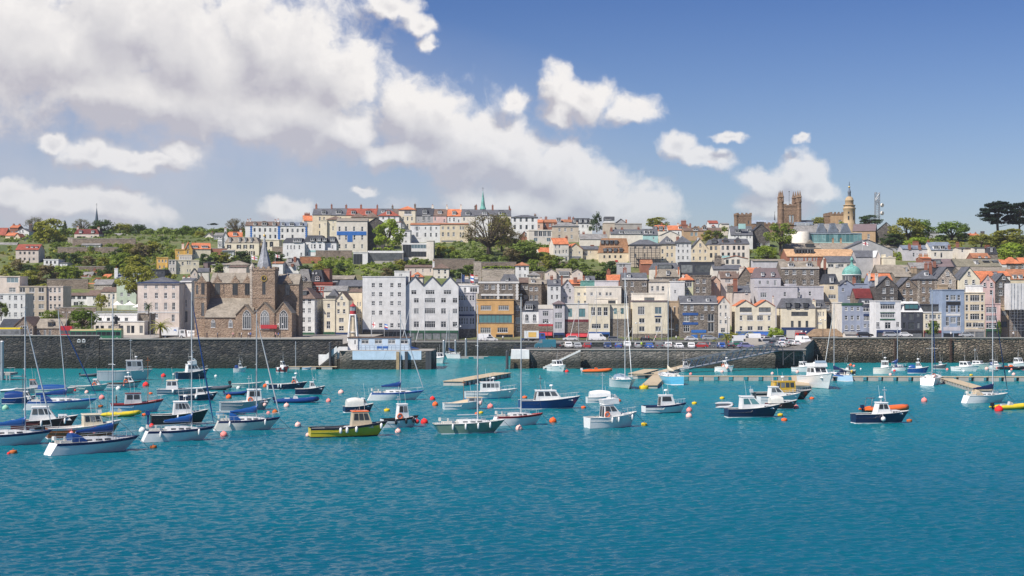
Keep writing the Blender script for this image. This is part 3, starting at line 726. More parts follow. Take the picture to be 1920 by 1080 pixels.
zb('tall cream house capped by an orange hip roof on the ridge',1192,1390,272,560,'pale',('hip',226,'orange'),dep=8,d=730,nick='the orange capped cream house',win=[([1302],304,86,46,'m'),([1245,1298,1350],382,18,42),([1245,1298],468,20,44)],ch=[(1380,190,22,'stone',1)],band=[(330,345,'trim',1255,1350)])
zb('dark slated terrace house with two white bay windows',1392,1602,345,560,'grey',('gs',243,'dslate'),dm=[([1503],298,46,50,'trim','r')],win=[([1488,1548],374,30,56,'c'),([1430],405,14,20)],ch=[(1588,200,26,'offw',1)],band=[(338,350,'trim',1470,1570)],**TER)
zb('pink terrace house with brown roof and dormer',1602,1762,346,560,'pink',('gs',258,'brown'),dm=[([1680],302,44,36,'white','r')],win=[([1628],385,20,40),([1735],405,18,34)],ch=[(1760,202,22,'offw',1)],**TER)
zb('white house with hipped brown roof and attic window below the ridge terrace',952,1195,345,560,'white',('hip',272,'red'),d=722,win=[([1008,1076,1143],372,22,34)],dm=[([1066],308,36,44,'white','r')])
zb('stepped cream annex with brown hipped roof beside the blue banded building',335,525,390,600,'pale',('hip',345,'brown'),d=705,win=[([410],495,16,50),([412],418,10,22)],blocks=[dict(x0=260,x1=340,ye=405,wall='pale',dep=7,y0=-1,win=[([318],445,10,22)])])
zb('pair of brown hipped rear roofs behind the blue banded building',628,785,362,520,'cream',('hip',308,'brown'),d=722)
zb('third brown hipped rear roof nearest the dark stone gable',790,945,362,520,'cream',('hip',300,'brown'),d=722)
zb('house with dark brick chimney and orange roof left of the cream end house',60,165,405,560,'offw',('gs',335,'orange'),yaw=12,d=748,ch=[(110,300,66,'brick',4)],win=[([20+70],430,14,24)])
zb('tall white building with a blue T band and dark stone gable wall',452,818,410,775,'offw',('gs',362,'stoner'),d=668,yaw=3,dep=17,nick='the blue banded building',win=[([488,565,660,757],503,24,56),([488,757],605,24,58),([665],605,24,58),([565],605,20,58),([488,565,660,757],710,26,50)],band=[(533,578,'royal',455,806),(578,658,'royal',580,642)],blocks=[dict(x0=819,x1=1015,ye=425,wall='dstone',roof=('gf',362,'dslate'),dep=10,y0=3)])
zb('white mansard house with turquoise verandah below the stepped annex',62,312,655,830,'white',('man',578,'dslate'),d=650,dep=11,nick='the white house with the turquoise verandah',win=[([110,157],712,18,52),([192,255],712,24,52),([105,245],800,18,40)],dm=[([165,240,310],632,44,34,'dslate')],ch=[(106,575,24,'white',2)],band=[(758,778,'teal',120,318)],blocks=[dict(x0=312,x1=446,ye=668,wall='white',roof=('man',590,'dslate'),y0=1,win=[([400],718,20,40)],dm=[([400],632,50,34,'dslate')])])
zb('white terrace of tall windows right of the lime green tree',1330,1685,455,670,'white',('gs',425,'rust'),d=700,win=[([1412],500,34,52,'c'),([1388,1440],494,10,34),([1512,1640],494,22,28),([1575],500,24,50,'c'),([1412],572,30,56,'c'),([1510,1575,1640],574,24,46)],band=[(605,620,'trim',1372,1455)])
zb('low white wing joining the white terrace to the lime green tree',1218,1330,525,670,'white',('gs',508,'lslate'),d=690,win=[([1278],574,30,50),([1278],655,26,20)])
zb('white bay fronted cottage behind the lime green tree',1080,1215,420,560,'white',('gs',415,'orange'),d=705,win=[([1245],470,24,40)])
zb('large modern villa with flat white frame and long dark glass wall',648,822,785,938,'white',None,d=632,dep=9,nick='the modern glass villa',win=[([705],865,110,126,'k')],blocks=[dict(x0=822,x1=1240,ye=788,wall='concrete',dep=8,y0=2,win=[([1030],832,396,86,'k')],roof=('flat',762,'white')),dict(x0=610,x1=1080,ye=938,base=1015,wall='dgrey',dep=5,y0=2.5,win=[([690,780,850,910,960,1020],978,46,56,'k')]),dict(x0=1140,x1=1245,ye=868,base=940,wall='stone',dep=6,y0=1)])
zb('curved glass fronted modern house right of the modern glass villa',1232,1526,690,858,'offw',('flat',672,'white'),d=640,dep=9,win=[([1290],765,104,150,'k'),([1430],710,180,52,'b'),([1432],806,180,60,'k')],band=[(736,772,'trim',1342,1530)],blocks=[dict(x0=1526,x1=1608,ye=648,wall='offw',dep=9,y0=-.4)])
zb('pinkish white house with brown roof below the modern houses',1262,1600,962,1090,'palepink',('gs',928,'brown'),d=610,nick='the pinkish white house',win=[([1312,1395,1480,1570],998,16,36)])
zb('white hip roofed house with a tall white chimney beside the pinkish house',1604,1790,970,1090,'offw',('hip',912,'brown'),d=605,win=[([1672,1746],1012,26,50),([1672,1746],1090,26,46)],ch=[(1602,872,24,'white',1,.3)])
zb('small white flat roofed block above the big white hotel',1140,1322,1012,1100,'white',None,d=560,win=[([1208,1228],1052,14,28)])
zb('orange hipped roof with white dormer behind the zigzag gables',1342,1478,1072,1110,'offw',('hip',1014,'orange'),d=560,dm=[([1405],1064,40,24,'white')])
Z(840,340)
TER=dict(dep=11,d=742)
zb('white terrace house with bright orange roof and rounded dormer',-8,155,415,580,'white',('gs',322,'orange'),dm=[([72],376,44,40,'white','r')],win=[([22,72],455,20,44),([128],472,18,32)],ch=[(149,263,22,'offw',1)],**TER)
zb('terrace house with grey roof between the orange roof and the green copper spire',155,322,412,580,'offw',('gs',324,'slate'),dm=[([238],382,48,40,'white','r')],win=[([192],450,20,40)],ch=[(320,270,18,'stone',1),(335,263,18,'brick',1)],**TER)
zb('white ridge terrace house in front of the green copper spire',328,535,408,580,'white',('gs',328,'slate'),dm=[([437],378,54,34,'white','r')],win=[([382,440],448,20,40)],ch=[(530,264,22,'brick',1)],**TER)
zb('last house of the ridge terrace with twin brown chimneys',538,750,410,590,'offw',('gs',330,'slate'),dm=[([638],378,62,36,'white','r')],win=[([643],452,22,40),([705],480,20,36)],ch=[(730,278,16,'brick',1),(743,310,16,'brick',1)],**TER)
zb('cream terrace below the ridge beside the big bare tree',-95,240,512,740,'cream',('gs',490,'rust'),d=700,win=[([-60,5,68],556,26,34),([-60,5,68],630,26,46),([150,180],556,20,38),([150,182],635,22,54),([160],735,44,70,'a')],band=[(705,718,'greyblue',-80,100)],ch=[(245,470,18,'white',0)])
zb('square white house with hipped grey roof right of the terrace',760,1066,425,640,'white',('hip',394,'slate'),d=722,nick='the square white house',win=[([796,867,936,1008],458,26,46,'n'),([796,867,936,1008],545,26,50,'n')],ch=[(1040,378,26,'stone',2)])
zb('narrow peach house with orange roof right of the square white house',1068,1132,490,600,'peach',('gs',448,'orange'),d=742,win=[([1084],538,20,36)],ch=[(1108,420,30,'offw',2)])
zb('dark brick house with rust roof and grey dormer on the ridge',1132,1300,490,600,'brick',('gs',448,'rust'),d=745,win=[([1150,1215],520,26,36)],ch=[(1162,408,14,'brick',1),(1178,408,12,'brick',1)],dm=[([1320],455,50,40,'grey')])
zb('rust roofed house with two brick chimneys left of the dark mansard',1350,1475,485,580,'cream',('gs',448,'rust'),d=748,ch=[(1440,412,16,'brick',1),(1458,408,16,'brick',1),(1497,412,24,'brick',1)])
zb('white house with dark mansard and four dormers left of the dark conifer',1475,1718,505,660,'white',('man',436,'dslate'),d=738,dm=[([1512,1580,1643,1705],470,26,36,'white')],win=[([1608,1665],535,20,30),([1560],610,18,50)])
zb('sandy cream villa with hipped grey roof and three upper windows',1245,1557,530,700,'beige',('hip',484,'lslate'),d=705,nick='the sandy cream villa',win=[([1328,1398,1474],576,26,36),([1328,1474],660,26,48)],ch=[(1255,482,14,'beige',1),(1542,468,20,'beige',1)],band=[(532,544,'trim')])
zb('white modern flat roofed house with a row of tall panes',962,1240,590,770,'offw',('flat',576,'offw'),d=688,yaw=6,win=[([1050,1102,1154,1206],626,46,58,'c'),([1045,1200],695,44,44,'b')])
zb('brick house with triangular slate roof left of the white modern house',855,962,655,740,'brick',('gf',590,'slate'),d=695,win=[([925,945],635,22,36)])
zb('cream house with orange roof, white verandah and tall gable',1255,1440,748,960,'offw',('gs',668,'orange'),yaw=10,d=640,nick='the cream house with orange roofs',win=[([1282,1328],772,16,36),([1282,1328],842,16,40),([1375,1412],835,16,38),([1412],930,30,60,'d')],band=[(866,890,'trim',1262,1438)],ch=[(1440,640,26,'brick',2)],blocks=[dict(x0=1440,x1=1618,ye=802,wall='pale',roof=('gf',733,'orange'),y0=1,dep=14,win=[([1476,1578],845,20,24),([1535],945,84,60,'m')],band=[(892,906,'greyblue',1465,1596)]),dict(x0=1618,x1=1830,ye=808,wall='pale',roof=('gs',760,'slate'),y0=2,dep=9,win=[([1655],850,62,54,'m'),([1656],922,18,42),([1720],838,12,24),([1656],998,18,14)],ch=[(1770,748,40,'brick',0)])])
zb('low cottage with a vivid orange roof left of the cream house',1105,1252,908,970,'offw',('gs',782,'orange'),d=650,yaw=14,dep=12,win=[([1125,1155],935,20,26)])
zb('small white pavilion with pyramid roof above the garden hedge',802,964,1000,1130,'white',('hip',960,'rust'),d=596,nick='the small white pavilion',win=[([858,917],1036,24,44),([858,917],1122,22,30)])
zb('stone house with slate roof right of the dark conifer',1855,1985,500,700,'beige',None,d=715)
zb('pale lilac roofed cottage below the dark conifer',1572,1900,690,760,'offw',('gs',620,'lslate'),d=690,ch=[(1620,590,28,'brick',2),(1870,585,26,'brick',2)])
Z(1120,340)
zb('big house with copper brown mansard and two rows of dormers',20,388,852,1010,'cream',('man',676,'copperb'),d=636,nick='the copper brown mansard house',dm=[([64,116,170,224],725,34,40,'brown','f','n'),([92,150,214,282],820,36,34,'brown','f','n')],win=[([84,148,214,278],898,24,34,'n')],band=[(768,776,'tan',85,290),(938,960,'awnred',212,244)])
zb('long blank grey stone wall building on the skyline',80,530,512,610,'concrete',('flat',500,'concrete'),d=725)
zb('white house with slate roof, long dormer and three brick chimneys',160,545,630,760,'offw',('gs',566,'slate'),d=690,dm=[([420],604,190,30,'white','f','m'),([285],606,40,30,'white')],ch=[(172,540,26,'brick',2,.3),(302,538,26,'brick',2),(500,534,24,'brick',2)])
zb('pale turquoise house with slate roof and two white dormers',545,722,640,760,'teal',('gs',560,'slate'),d=688,dm=[([582,640],604,38,42,'white','r')],win=[([672],676,16,28)])
zb('grey gabled house on the skyline with an orange chimney',215,345,495,560,'grey',('gf',443,'brown'),d=760,ch=[(352,450,16,'pot',0)])
zb('white roof box with long windows on the skyline right of the dark conifer',88,202,465,540,'white',('flat',420,'slate'),d=755,win=[([130],440,70,30,'c')])
zb('orange roofed terrace with dark dormers on the skyline',660,842,590,660,'offw',('man',520,'orange'),d=735,dm=[([690,755,820],560,40,40,'dslate')],ch=[(778,486,20,'brick',2)])
zb('white house with orange gable roof and blue dormer on the skyline',842,1015,580,680,'white',('gs',520,'orange'),d=730,dm=[([992],552,40,34,'white','g')],ch=[(975,490,30,'offw',2)],win=[([970],615,18,30)])
zb('broad red brick chimney house on the skyline',1000,1078,520,640,'brick',None,d=745,ch=[(1040,452,60,'brick',4)])
zb('slate roofed white cottage with gable below the orange skyline terrace',750,980,640,700,'offw',('gf',585,'lslate'),d=700)
zb('golden brown stone villa with twin gables on the skyline',1030,1480,590,690,'ashlar',('gs',545,'brown'),d=712,nick='the golden stone villa',dm=[([1280],558,40,40,'ashlar','g'),([1170],575,60,24,'ashlar','g')],win=[([1125,1178,1280,1338,1392],630,30,46,'b')],ch=[(1102,522,26,'ashlar',0),(1120,492,20,'brick',2),(1215,530,26,'ashlar',0)])
zb('brown shed roofed block with white wall on the skyline',1330,1440,500,580,'white',('gs',460,'red'),d=735,dm=[([1380],552,40,30,'white','g')],ch=[(1448,520,22,'brick',1)])
zb('distant pale house with chimneys left of the college annex',1480,1570,510,570,'offw',('gs',490,'lslate'),d=775)
zb('white house with slate dormers in front of the college annex',1590,1852,640,760,'white',('gs',528,'slate'),d=675,nick='the white house by the college annex',dm=[([1820],580,34,34,'white'),([1680],595,60,40,'dslate')],win=[([1640,1710],655,16,20),([1785,1822],660,16,36),([1680],665,16,26)],band=[(505,566,'teal',1680,1766)])
zb('scaffolded house with hipped slate roof in the cream row',388,746,752,1010,'beige',('hip',688,'slate'),d=628,nick='the scaffolded house',win=[([452,562,632,705],790,26,26,'n'),([452],884,26,48,'n'),([565],880,16,46,'n')],blocks=())
zb('cream house with large slate roof dormer in the cream row',746,932,746,1010,'cream',('hip',648,'slate'),d=628,win=[([835,890],790,22,32),([777],832,22,46),([835,890],876,24,48),([777],918,22,44),([835,890],960,22,24)],dm=[([848],706,56,36,'lilac')])
zb('pale grey house with pyramid roof and nine small windows',932,1118,728,1010,'hotelw',('hip',648,'slate'),d=628,win=[([968,1022,1076],768,20,30),([968,1022,1076],832,20,36),([968,1022,1076],912,22,40)],ch=[(966,645,34,'brick',2,.3)])
zb('cream steep gabled house in the middle of the cream row',1118,1318,798,1010,'cream',('gf',676,'slate'),d=628,win=[([1224],755,24,34),([1148,1224,1287],832,24,36),([1148,1224,1287],916,24,40)],ch=[(1204,672,20,'white',0,.1)])
zb('cream house with slate mansard between gable and orange edged dormers',1318,1462,756,1010,'cream',('man',690,'slate'),d=628,win=[([1356,1413],796,28,48,'n'),([1356,1413],882,28,54,'n')],dm=[([1396],722,56,34,'dslate','g','n')])
zb('wide white house with two orange edged dormer gables ending the cream row',1462,1812,745,1010,'offw',('gs',676,'slate'),d=628,nick='the white house with orange edged gables',win=[([1496,1553,1630,1686,1740],792,28,50,'n'),([1496,1565,1630,1686,1740],876,28,54,'n')],dm=[([1535,1680],712,60,30,'rust','g','n')],dep=13)
zb('small cream gabled extension with green balcony glass',1500,1795,920,1010,'offw',('gf',882,'orange'),d=612,win=[([1548,1615,1680],958,32,54,'n')],band=[(885,918,'teal',1485,1575)],ch=[(1780,950,40,'pot',0,.1)])
zb('slate mansard house with deep dark dormer below the cream row',640,985,1045,1130,'offw',('man',968,'slate'),d=586,dm=[([805],1020,160,50,'dslate','f','n')])
zb('black clad modern roof block below the cream row',988,1395,968,1130,'dgrey',None,d=590,nick='the black clad block',win=[([1065],1040,140,100,'n'),([1270],1040,220,90,'n')],ch=[(1165,1020,20,'pot',0,.1),(1210,1020,20,'pot',0,.1)])
zb('dark stone house with broad chimney below the green balcony',1395,1520,985,1110,'stone',('gs',930,'stoner'),d=596,ch=[(1450,878,66,'stone',0)])
zb('pink rendered lean-to roof below the scaffolded house',520,660,985,1060,'brick',('gs',930,'rust'),d=612)
zb('low grey roofed shop building below the copper brown mansard',245,400,985,1080,'grey',('flat',968,'grey'),d=604,win=[([280,320],1008,34,30)])
Z(1380,330)
zb('dark rubble gable house left of the round green college tree',196,402,660,860,'dstone',('gf',570,'dslate'),d=680,nick='the dark rubble gable',ch=[(292,545,90,'dstone',0,.1)],win=[([260,300,360,390],812,22,30)])
zb('long grey roofed market building with pediment below the gallery',600,1030,862,960,'dgrey',('gs',790,'stoner'),d=655,dep=14,dm=[([890],830,90,44,'dslate','g','n')],win=[([610],930,60,40)])
zb('broad slate gabled hall with central pediment below the gallery',1030,1480,870,960,'grey',('gs',790,'stoner'),d=652,dep=12,ch=[(1190,730,18,'ashlar',2),(1285,730,18,'ashlar',2)])
zb('wide dark gabled market hall behind the tan roof',1260,1870,880,1000,'grey',('gf',752,'slate'),d=645,dep=20)
zb('tan tiled market roof with slatted rooflights',610,1425,958,1045,'brick',('gs',862,'tanr'),d=612,dep=16,nick='the tan market roof',win=[([650,700,720,750,770,790,830,870,890,930,960],990,18,36,'b')],dm=[([730,765,800,835,870,905,935],896,14,50,'dslate','f','n')])
zb('slate roofed hall right of the market halls',1720,1990,850,960,'grey',('gs',792,'stoner'),d=668,dep=14)
zb('grey slate roofed white building behind the turquoise dome',1085,1425,1030,1110,'offw',('gs',948,'slate'),d=586,dep=12,win=[([1130,1250,1355],1068,70,36,'c'),([1200],1068,30,30)])
zb('white walled lean-to with a narrow white gable right of the tan roof',1660,1720,960,1080,'palepink',('gf',880,'white'),d=600)
zb('pale grey chapel like house with dark oriel right of the narrow gable',1430,1700,965,1080,'grey',('gs',882,'slate'),d=604)
zb('cream chimney stack house with balustrade at the right of the market',1765,1900,975,1100,'pale',None,d=596,ch=[(1790,930,46,'pale',0),(1870,950,30,'pale',0)])
zb('white tarpaulin covered wall left of the tan market roof',200,590,1010,1120,'lilac',('shed',985,'stoner'),d=592,dep=5)
Z(1620,360)
zb('lilac house with two brown chimney stacks on the right',460,800,680,820,'lilac',('gs',628,'greyblue'),d=640,nick='the lilac house',win=[([592],748,24,46),([634],742,12,24)],ch=[(543,605,30,'brick',2,.02),(664,620,30,'brick',2,.02),(648,575,70,'brick',5)])
zb('grey slated house with white dormers right of the lilac house',802,1055,692,820,'offw',('gs',588,'greyblue'),d=634,dep=14,win=[([850],742,26,44),([923],752,22,60,'d')],dm=[([862,940],662,56,40,'white')],ch=[(1022,622,30,'brick',2,.05),(820,560,24,'brick',2)])
zb('small brick chimney stacks house below the lilac house',690,800,790,860,'brick',('gs',770,'orange'),d=600,ch=[(708,728,40,'ashlar',3),(775,728,46,'ashlar',3)])
zb('white house between brown chimney stacks on the right',1125,1310,672,800,'offw',('gs',655,'slate'),d=640,win=[([1172,1335],695,22,40)],ch=[(1150,585,36,'brick',3),(1240,660,66,'brick',4,.05)])
zb('white flat house with red roof slopes below it on the right',1305,1440,665,740,'offw',('gs',655,'slate'),d=636,win=[([1335],695,22,44)],ch=[(1472,625,60,'brick',3,.05)])
zb('row of red tiled lean-to roofs on the right',1300,1505,785,830,'brick',('gs',722,'rust'),d=612,dm=[([1378,1455],776,24,16,'white','g')])
zb('dark mansard house beside the bright green trees on the right',1490,1592,740,830,'stone',('man',652,'dslate'),d=630,dm=[([1518],690,26,50,'dslate','f')])
zb('mauve slate roof with white verge on the right',740,1110,890,960,'dgrey',('gs',790,'mauve'),d=596,dep=12,dm=[([890],830,80,50,'dslate','f','n')],ch=[(792,840,26,'brick',2,.02),(843,820,30,'brick',2,.02)])
zb('long olive grey roof with three rooflights on the right',1108,1640,888,960,'dgrey',('gs',790,'olive'),d=592,dep=14,dm=[([1362],838,30,40,'white'),([1490,1600],828,60,24,'dslate','f','n')])
zb('long stone parapet building below the olive roof',1130,1740,940,1000,'stone',('gs',892,'stoner'),d=578,dep=8)
zb('grey stone house with orange hipped roof at the right edge',1700,1862,850,930,'stone',('hip',772,'orange'),d=610,win=[([1820],886,30,44),([1725],895,30,40)],blocks=[dict(x0=1640,x1=1700,ye=860,wall='white',roof=('gs',800,'orange')),dict(x0=1862,x1=2000,ye=850,wall='stone',roof=('gs',776,'orange'),win=[([1890],890,26,40)])])
zb('orange roofed row behind the pink gable on the right',1310,1740,1000,1060,'offw',('gs',938,'orange'),d=560,dep=8,dm=[([1580],962,36,20,'slate')])
zb('rust roofed houses at the right edge above the white sheeting',1745,2000,1040,1100,'cream',('gs',915,'rust'),d=560,dep=10,dm=[([1800,1870],1010,36,40,'white')])
zb('grey broken slate roofs right of the turquoise dome',170,560,960,1060,'stone',('gs',862,'stoner'),d=580,dep=11,dm=[([510],925,18,44,'stoner')],ch=[(345,890,40,'offw',0),(575,885,30,'tan',2,.02),(612,885,30,'tan',2,.02)])
zb('scaffold fronted grey roof behind the rubble gables',560,780,910,1000,'stone',('gs',835,'lslate'),d=590)
zb('second grey slate roof above the stone alley right of the dome',370,560,1010,1080,'stone',('gs',955,'stoner'),d=566,dep=8)
zb('low flat roofed house behind the right hand trees',790,890,490,560,'grey',('flat',470,'lslate'),d=735)
zb('distant white house with orange roof left of the dark pines',1255,1380,520,590,'white',('gs',490,'orange'),d=745,ch=[(1300,480,18,'brick',2),(1362,470,18,'brick',2),(1445,462,44,'dstone',0)])
# -- the waterfront rows
Z(0,500)
zb('white modern flats with tall windows at the left edge',-60,300,330,650,'hotelw',None,d=512,nick='the white flats at the left edge',name='apartment_block',cat='apartments',win=[([20],[368,470,572],36,50),([117,258],[372,470,572],20,52),([187],[372,470,572],40,54)])
zb('beige upper block with roof balcony at the left edge',-60,235,122,420,'palepink',None,d=536,name='apartment_block',cat='apartments',win=[([148],276,80,54),([150],160,140,60,'b')])
zb('long beige block of flats with blue grey windows',225,552,240,640,'beige',None,d=530,nick='the beige flats',name='apartment_block',cat='apartments',dep=12,win=[([268,380,492],278,64,56,'c'),([380,492],[377,475,568],64,56,'c')],blocks=[dict(x0=552,x1=745,ye=240,wall='palepink',dep=10,y0=.6,win=[([598,648,704],280,26,54),([598,648,704],378,26,54),([600,650,704],475,28,54)])],band=[(228,242,'brown')])
zb('white house with brown roof and long windows behind the terrace',755,1040,345,500,'white',('gs',308,'brown'),d=558,win=[([872,945,1005],370,46,36,'n'),([905],445,56,50,'c')])
zb('white cottage with brown roof left of the narrow cream house',1040,1200,345,500,'white',('gs',278,'brown'),d=556,win=[([1125],375,40,40),([1125],462,40,44)])
zb('narrow cream house beside the pale green house',1204,1388,300,500,'offw',('gs',240,'brown'),d=552,win=[([1245,1300,1355],358,24,60),([1300],450,24,50)])
zb('pale mint green house with a tall white chimney behind the plane tree',1390,1640,130,500,'palegreen',('gs',70,'greyblue'),d=550,nick='the mint green house',win=[([1450,1532],330,32,44),([1450,1532],425,32,46),([1465],130,40,40)],ch=[(1378,0,40,'white',1,.1)])
zb('terracotta roofed cottage at the foot of the left hillside',975,1120,270,340,'rust',('gs',192,'orange'),d=590)
zb('white gabled cottage with orange roof at the foot of the left hillside',1085,1208,190,280,'white',('gf',128,'orange'),d=598)
zb('pinkish gabled house with orange roof below the hillside gardens',1090,1195,120,220,'palepink',('gf',62,'orange'),d=612,ch=[(1092,8,30,'brick',1)])
zb('lilac grey roofed row with red chimney pots below the hillside gardens',890,1085,130,210,'mauve',('gs',58,'lslate'),d=606,ch=[(980,95,100,'brick',6,.1),(1068,98,24,'brick',2,.1)])
zb('long stone shed with pale flat roof behind the orange cottages',1120,1330,215,290,'pstone',('gs',150,'lslate'),d=584)
zb('orange gabled roof left of the mint green house',1215,1300,130,200,'offw',('gs',85,'orange'),d=604)
zb('white seafront pub with long upper wall and balustrade',1130,1632,572,700,'white',None,d=476,nick='the white seafront pub',name='pub',cat='pub',win=[([1194,1292,1410,1506],628,38,38,'n')],blocks=[dict(x0=1150,x1=1746,ye=655,base=840,wall='offw',y0=-3,dep=8,roof=('flat',645,'white'),win=[([1190,1250,1340,1430,1480,1560,1610,1710],745,40,90,'n')]),dict(x0=1632,x1=1760,ye=565,wall='stone',y0=2,dep=8)])
zb('brown stone pump house with steep front gable on the left quay',165,395,705,815,'bstone',('gf',595,'brown'),d=452,nick='the brown stone pump house',win=[([285],760,80,110,'m'),([370],775,24,70)],dep=14,blocks=[dict(x0=395,x1=725,ye=735,wall='bstone',roof=('gs',622,'stoner'),y0=2,dep=10,win=[([435],780,30,60),([510,570],785,30,70,'d')],dm=[([565],690,50,50,'stoner','g','n')]),dict(x0=-60,x1=165,ye=740,wall='bstone',roof=('gs',625,'dslate'),y0=3,dep=10)])
Z(280,490)
zb('large cream classical house left of the church',-140,355,262,770,'palepink',('hip',180,'slate'),d=492,nick='the large cream classical house',dep=14,win=[([-45,85,195,290],305,38,40),([-45,85,195,290],408,38,66),([-45,85,195,290],535,38,86),([-45,85],650,38,50),([285],675,36,80)],band=[(246,264,'navy'),(600,612,'trim')])
zb('narrow white classical bank between cream house and church',362,506,250,760,'offw',('gs',195,'slate'),d=500,yaw=-6,win=[([398,437],298,16,44),([398],395,18,62),([400,437],500,20,84),([392,440],660,30,130,'n')],band=[(232,252,'trim'),(560,574,'trim')],ch=[(360,165,30,'offw',2),(424,165,30,'offw',2)])
zb('brown brick building behind the church east gable',1755,1935,250,560,'bstone',None,d=532)
Z(540,500)
zb('white tall house with hipped brown roof right of the church',56,320,378,845,'hotelw',('hip',245,'brown'),d=486,yaw=-6,dep=13,nick='the white hip roofed house',win=[([112,185,258],415,36,58),([112,185,258],523,36,58),([112,185,258],634,36,62),([112,185,258],743,36,62)],dm=[([190],318,56,50,'dgrey','f','n')],shop=(785,'dkgreen'),side=('R',[2.5,6,9.5],[420,525,635,745],30,56))
zb('cream house with glass attic and steep gable beside the lighthouse',420,560,395,845,'pale',None,d=488,nick='the cream gabled house',win=[([485],465,34,50),([483],575,36,64),([482],695,44,90)],shop=(778,'dkgreen'),blocks=[dict(x0=432,x1=612,ye=392,base=398,wall='dgrey',y0=3,roof=('hip',268,'slate'),win=[([500],365,130,40,'k')]),dict(x0=560,x1=722,ye=395,wall='pale',y0=.3,dep=14,roof=('gf',292,'brown'),win=[([635],366,24,28),([601,668],445,30,40),([601,668],532,30,50),([635],636,60,50),([635],735,60,56)],shop=(785,'navy'))])
zb('yellow cream side building behind the red topped lighthouse',720,884,300,840,'cream',('gs',262,'brown'),d=505,yaw=-10,win=[([735,765],440,16,44),([832,862],[445,530,630,715],16,50)])
zb('dark french mansard building with round oculi windows',112,270,188,380,'bstone',('man',28,'lslate'),d=545,nick='the oculi mansard building',dm=[([186],155,40,60,'bstone','g','a')],win=[],blocks=[dict(x0=270,x1=420,ye=180,wall='bstone',roof=('man',35,'dslate'),y0=.4,dm=[([350],140,50,60,'bstone','g','a'),([295,335],76,20,24,'dslate','r')])])
zb('red brick tower block right of the oculi mansard',425,494,35,200,'brick',None,d=552)
zb('red painted ornate building with pale trim behind the white house',268,530,205,400,'redb',('flat',185,'redb'),d=535,win=[([305,325,372,405],258,16,50),([380,400],330,20,44)],band=[(228,236,'trim')])
zb('brown roofed pavilion hall behind the seafront houses',420,780,150,260,'dgrey',('gs',100,'stoner'),d=568,dep=12,win=[([480,560],168,60,24,'m')])
zb('slate roofed hall with red bunting left of the big white hotel',600,885,235,330,'bstone',('gs',155,'slate'),d=545,dep=14,win=[([850],262,30,40,'n')])
zb('white lean-to roofs behind the cream gabled house',425,700,290,380,'offw',('gs',225,'lslate'),d=520,dep=9)
zb('white roofed arcade right of the clock tower',-30,175,130,300,'stone',('gs',75,'lslate'),d=560)
zb('big white hotel block with four columns of windows',888,1402,122,845,'hotelw',('flat',118,'hotelw'),d=494,name='hotel',cat='hotel',nick='the big white hotel',dep=14,win=[([1017,1105],[222,330,437,550,700],40,52),([1238,1328],[222,330,437,550,700],40,52)],shop=(748,'dgrey'))
zb('white building with three zigzag gables and black edges',1402,2030,228,838,'hotelw',('gf',113,'slate',3),d=495,name='hotel',cat='hotel',nick='the white zigzag gables',dep=12,win=[([1500],305,62,50,'m'),([1693],304,106,52,'m'),([1900],305,90,50,'m'),([1530,1853],403,58,54,'m'),([1692],403,126,54,'m'),([1530,1853],530,60,66,'m'),([1692],528,126,66,'m'),([1530,1853],688,62,70,'m'),([1692],688,126,76,'m'),([1990],[403,530,688],56,60,'m')],shop=(760,'dkgreen'))
Z(820,490)
zb('pale blue white office front with ribbons of tall windows',206,456,380,945,'lilac',None,d=500,name='office_building',cat='offices',nick='the ribbon window office',win=[([234,264,294,324,354,398,428],436,22,60),([234,264,294,324,354,398,428],568,22,62),([234,264,294,324,354,398,428],712,22,78)],band=[(632,652,'navy',216,444),(805,945,'stone')],blocks=[dict(x0=212,x1=490,ye=292,base=382,wall='white',y0=3,dep=7,win=[([328],342,30,60),([430],338,90,60,'m')])])
zb('ochre gallery building with a long glass band',470,910,462,945,'ochre',None,d=500,name='gallery',cat='gallery',nick='the ochre gallery',win=[([578,790],553,126,54,'m'),([692],686,396,96,'t'),([575],822,126,66,'m'),([778],818,126,60,'m'),([800],905,200,70,'k')],band=[(736,742,'brown'),(628,636,'brown')])
zb('dark granite warehouse with arched white awnings and cornice above the gallery',490,972,262,600,'stone',('flat',240,'trim'),d=526,nick='the dark granite warehouse',win=[([585,665],305,46,56),([788,868],305,46,56),([545,600,650,710,760,810,880],430,34,40,'n')],band=[(388,410,'trim',520,905)],quoin=([724,950],'trim'),blocks=[dict(x0=550,x1=745,ye=235,base=260,wall='stoner',y0=2,dep=8,roof=('gs',190,'stoner')),dict(x0=750,x1=965,ye=238,base=260,wall='slate',y0=2,dep=8,roof=('man',150,'slate'),dm=[([830],212,30,36,'dslate')])])
zb('narrow stone gap building between ochre gallery and white arches',910,1012,470,945,'stone',None,d=502,win=[([960],555,44,60),([960],705,50,80,'b'),([965],805,36,56)])
zb('dark stone house with plain parapet right of the granite warehouse',974,1090,255,600,'dstone',('gs',190,'brown'),d=530,win=[([1010,1060],310,34,46),([1055],425,46,50)])
zb('granite house with white framed windows and attic dormer',1092,1240,272,600,'bstone',('gs',200,'stoner'),d=524,win=[([1118,1178],328,40,46),([1118,1178],432,40,56,'c')],dm=[([1140],236,36,36,'white','r')],blocks=[dict(x0=1240,x1=1312,ye=268,wall='bstone',roof=('gs',215,'stoner'),y0=4)])
zb('white front with two tall arched windows under a black mansard',1012,1245,595,945,'white',('man',470,'dslate'),d=500,nick='the white arched front',win=[([1065,1156],670,42,84,'a'),([1062],790,34,56)],dm=[([1092],545,86,60,'white','f','m')],band=[(745,945,'bstone')])
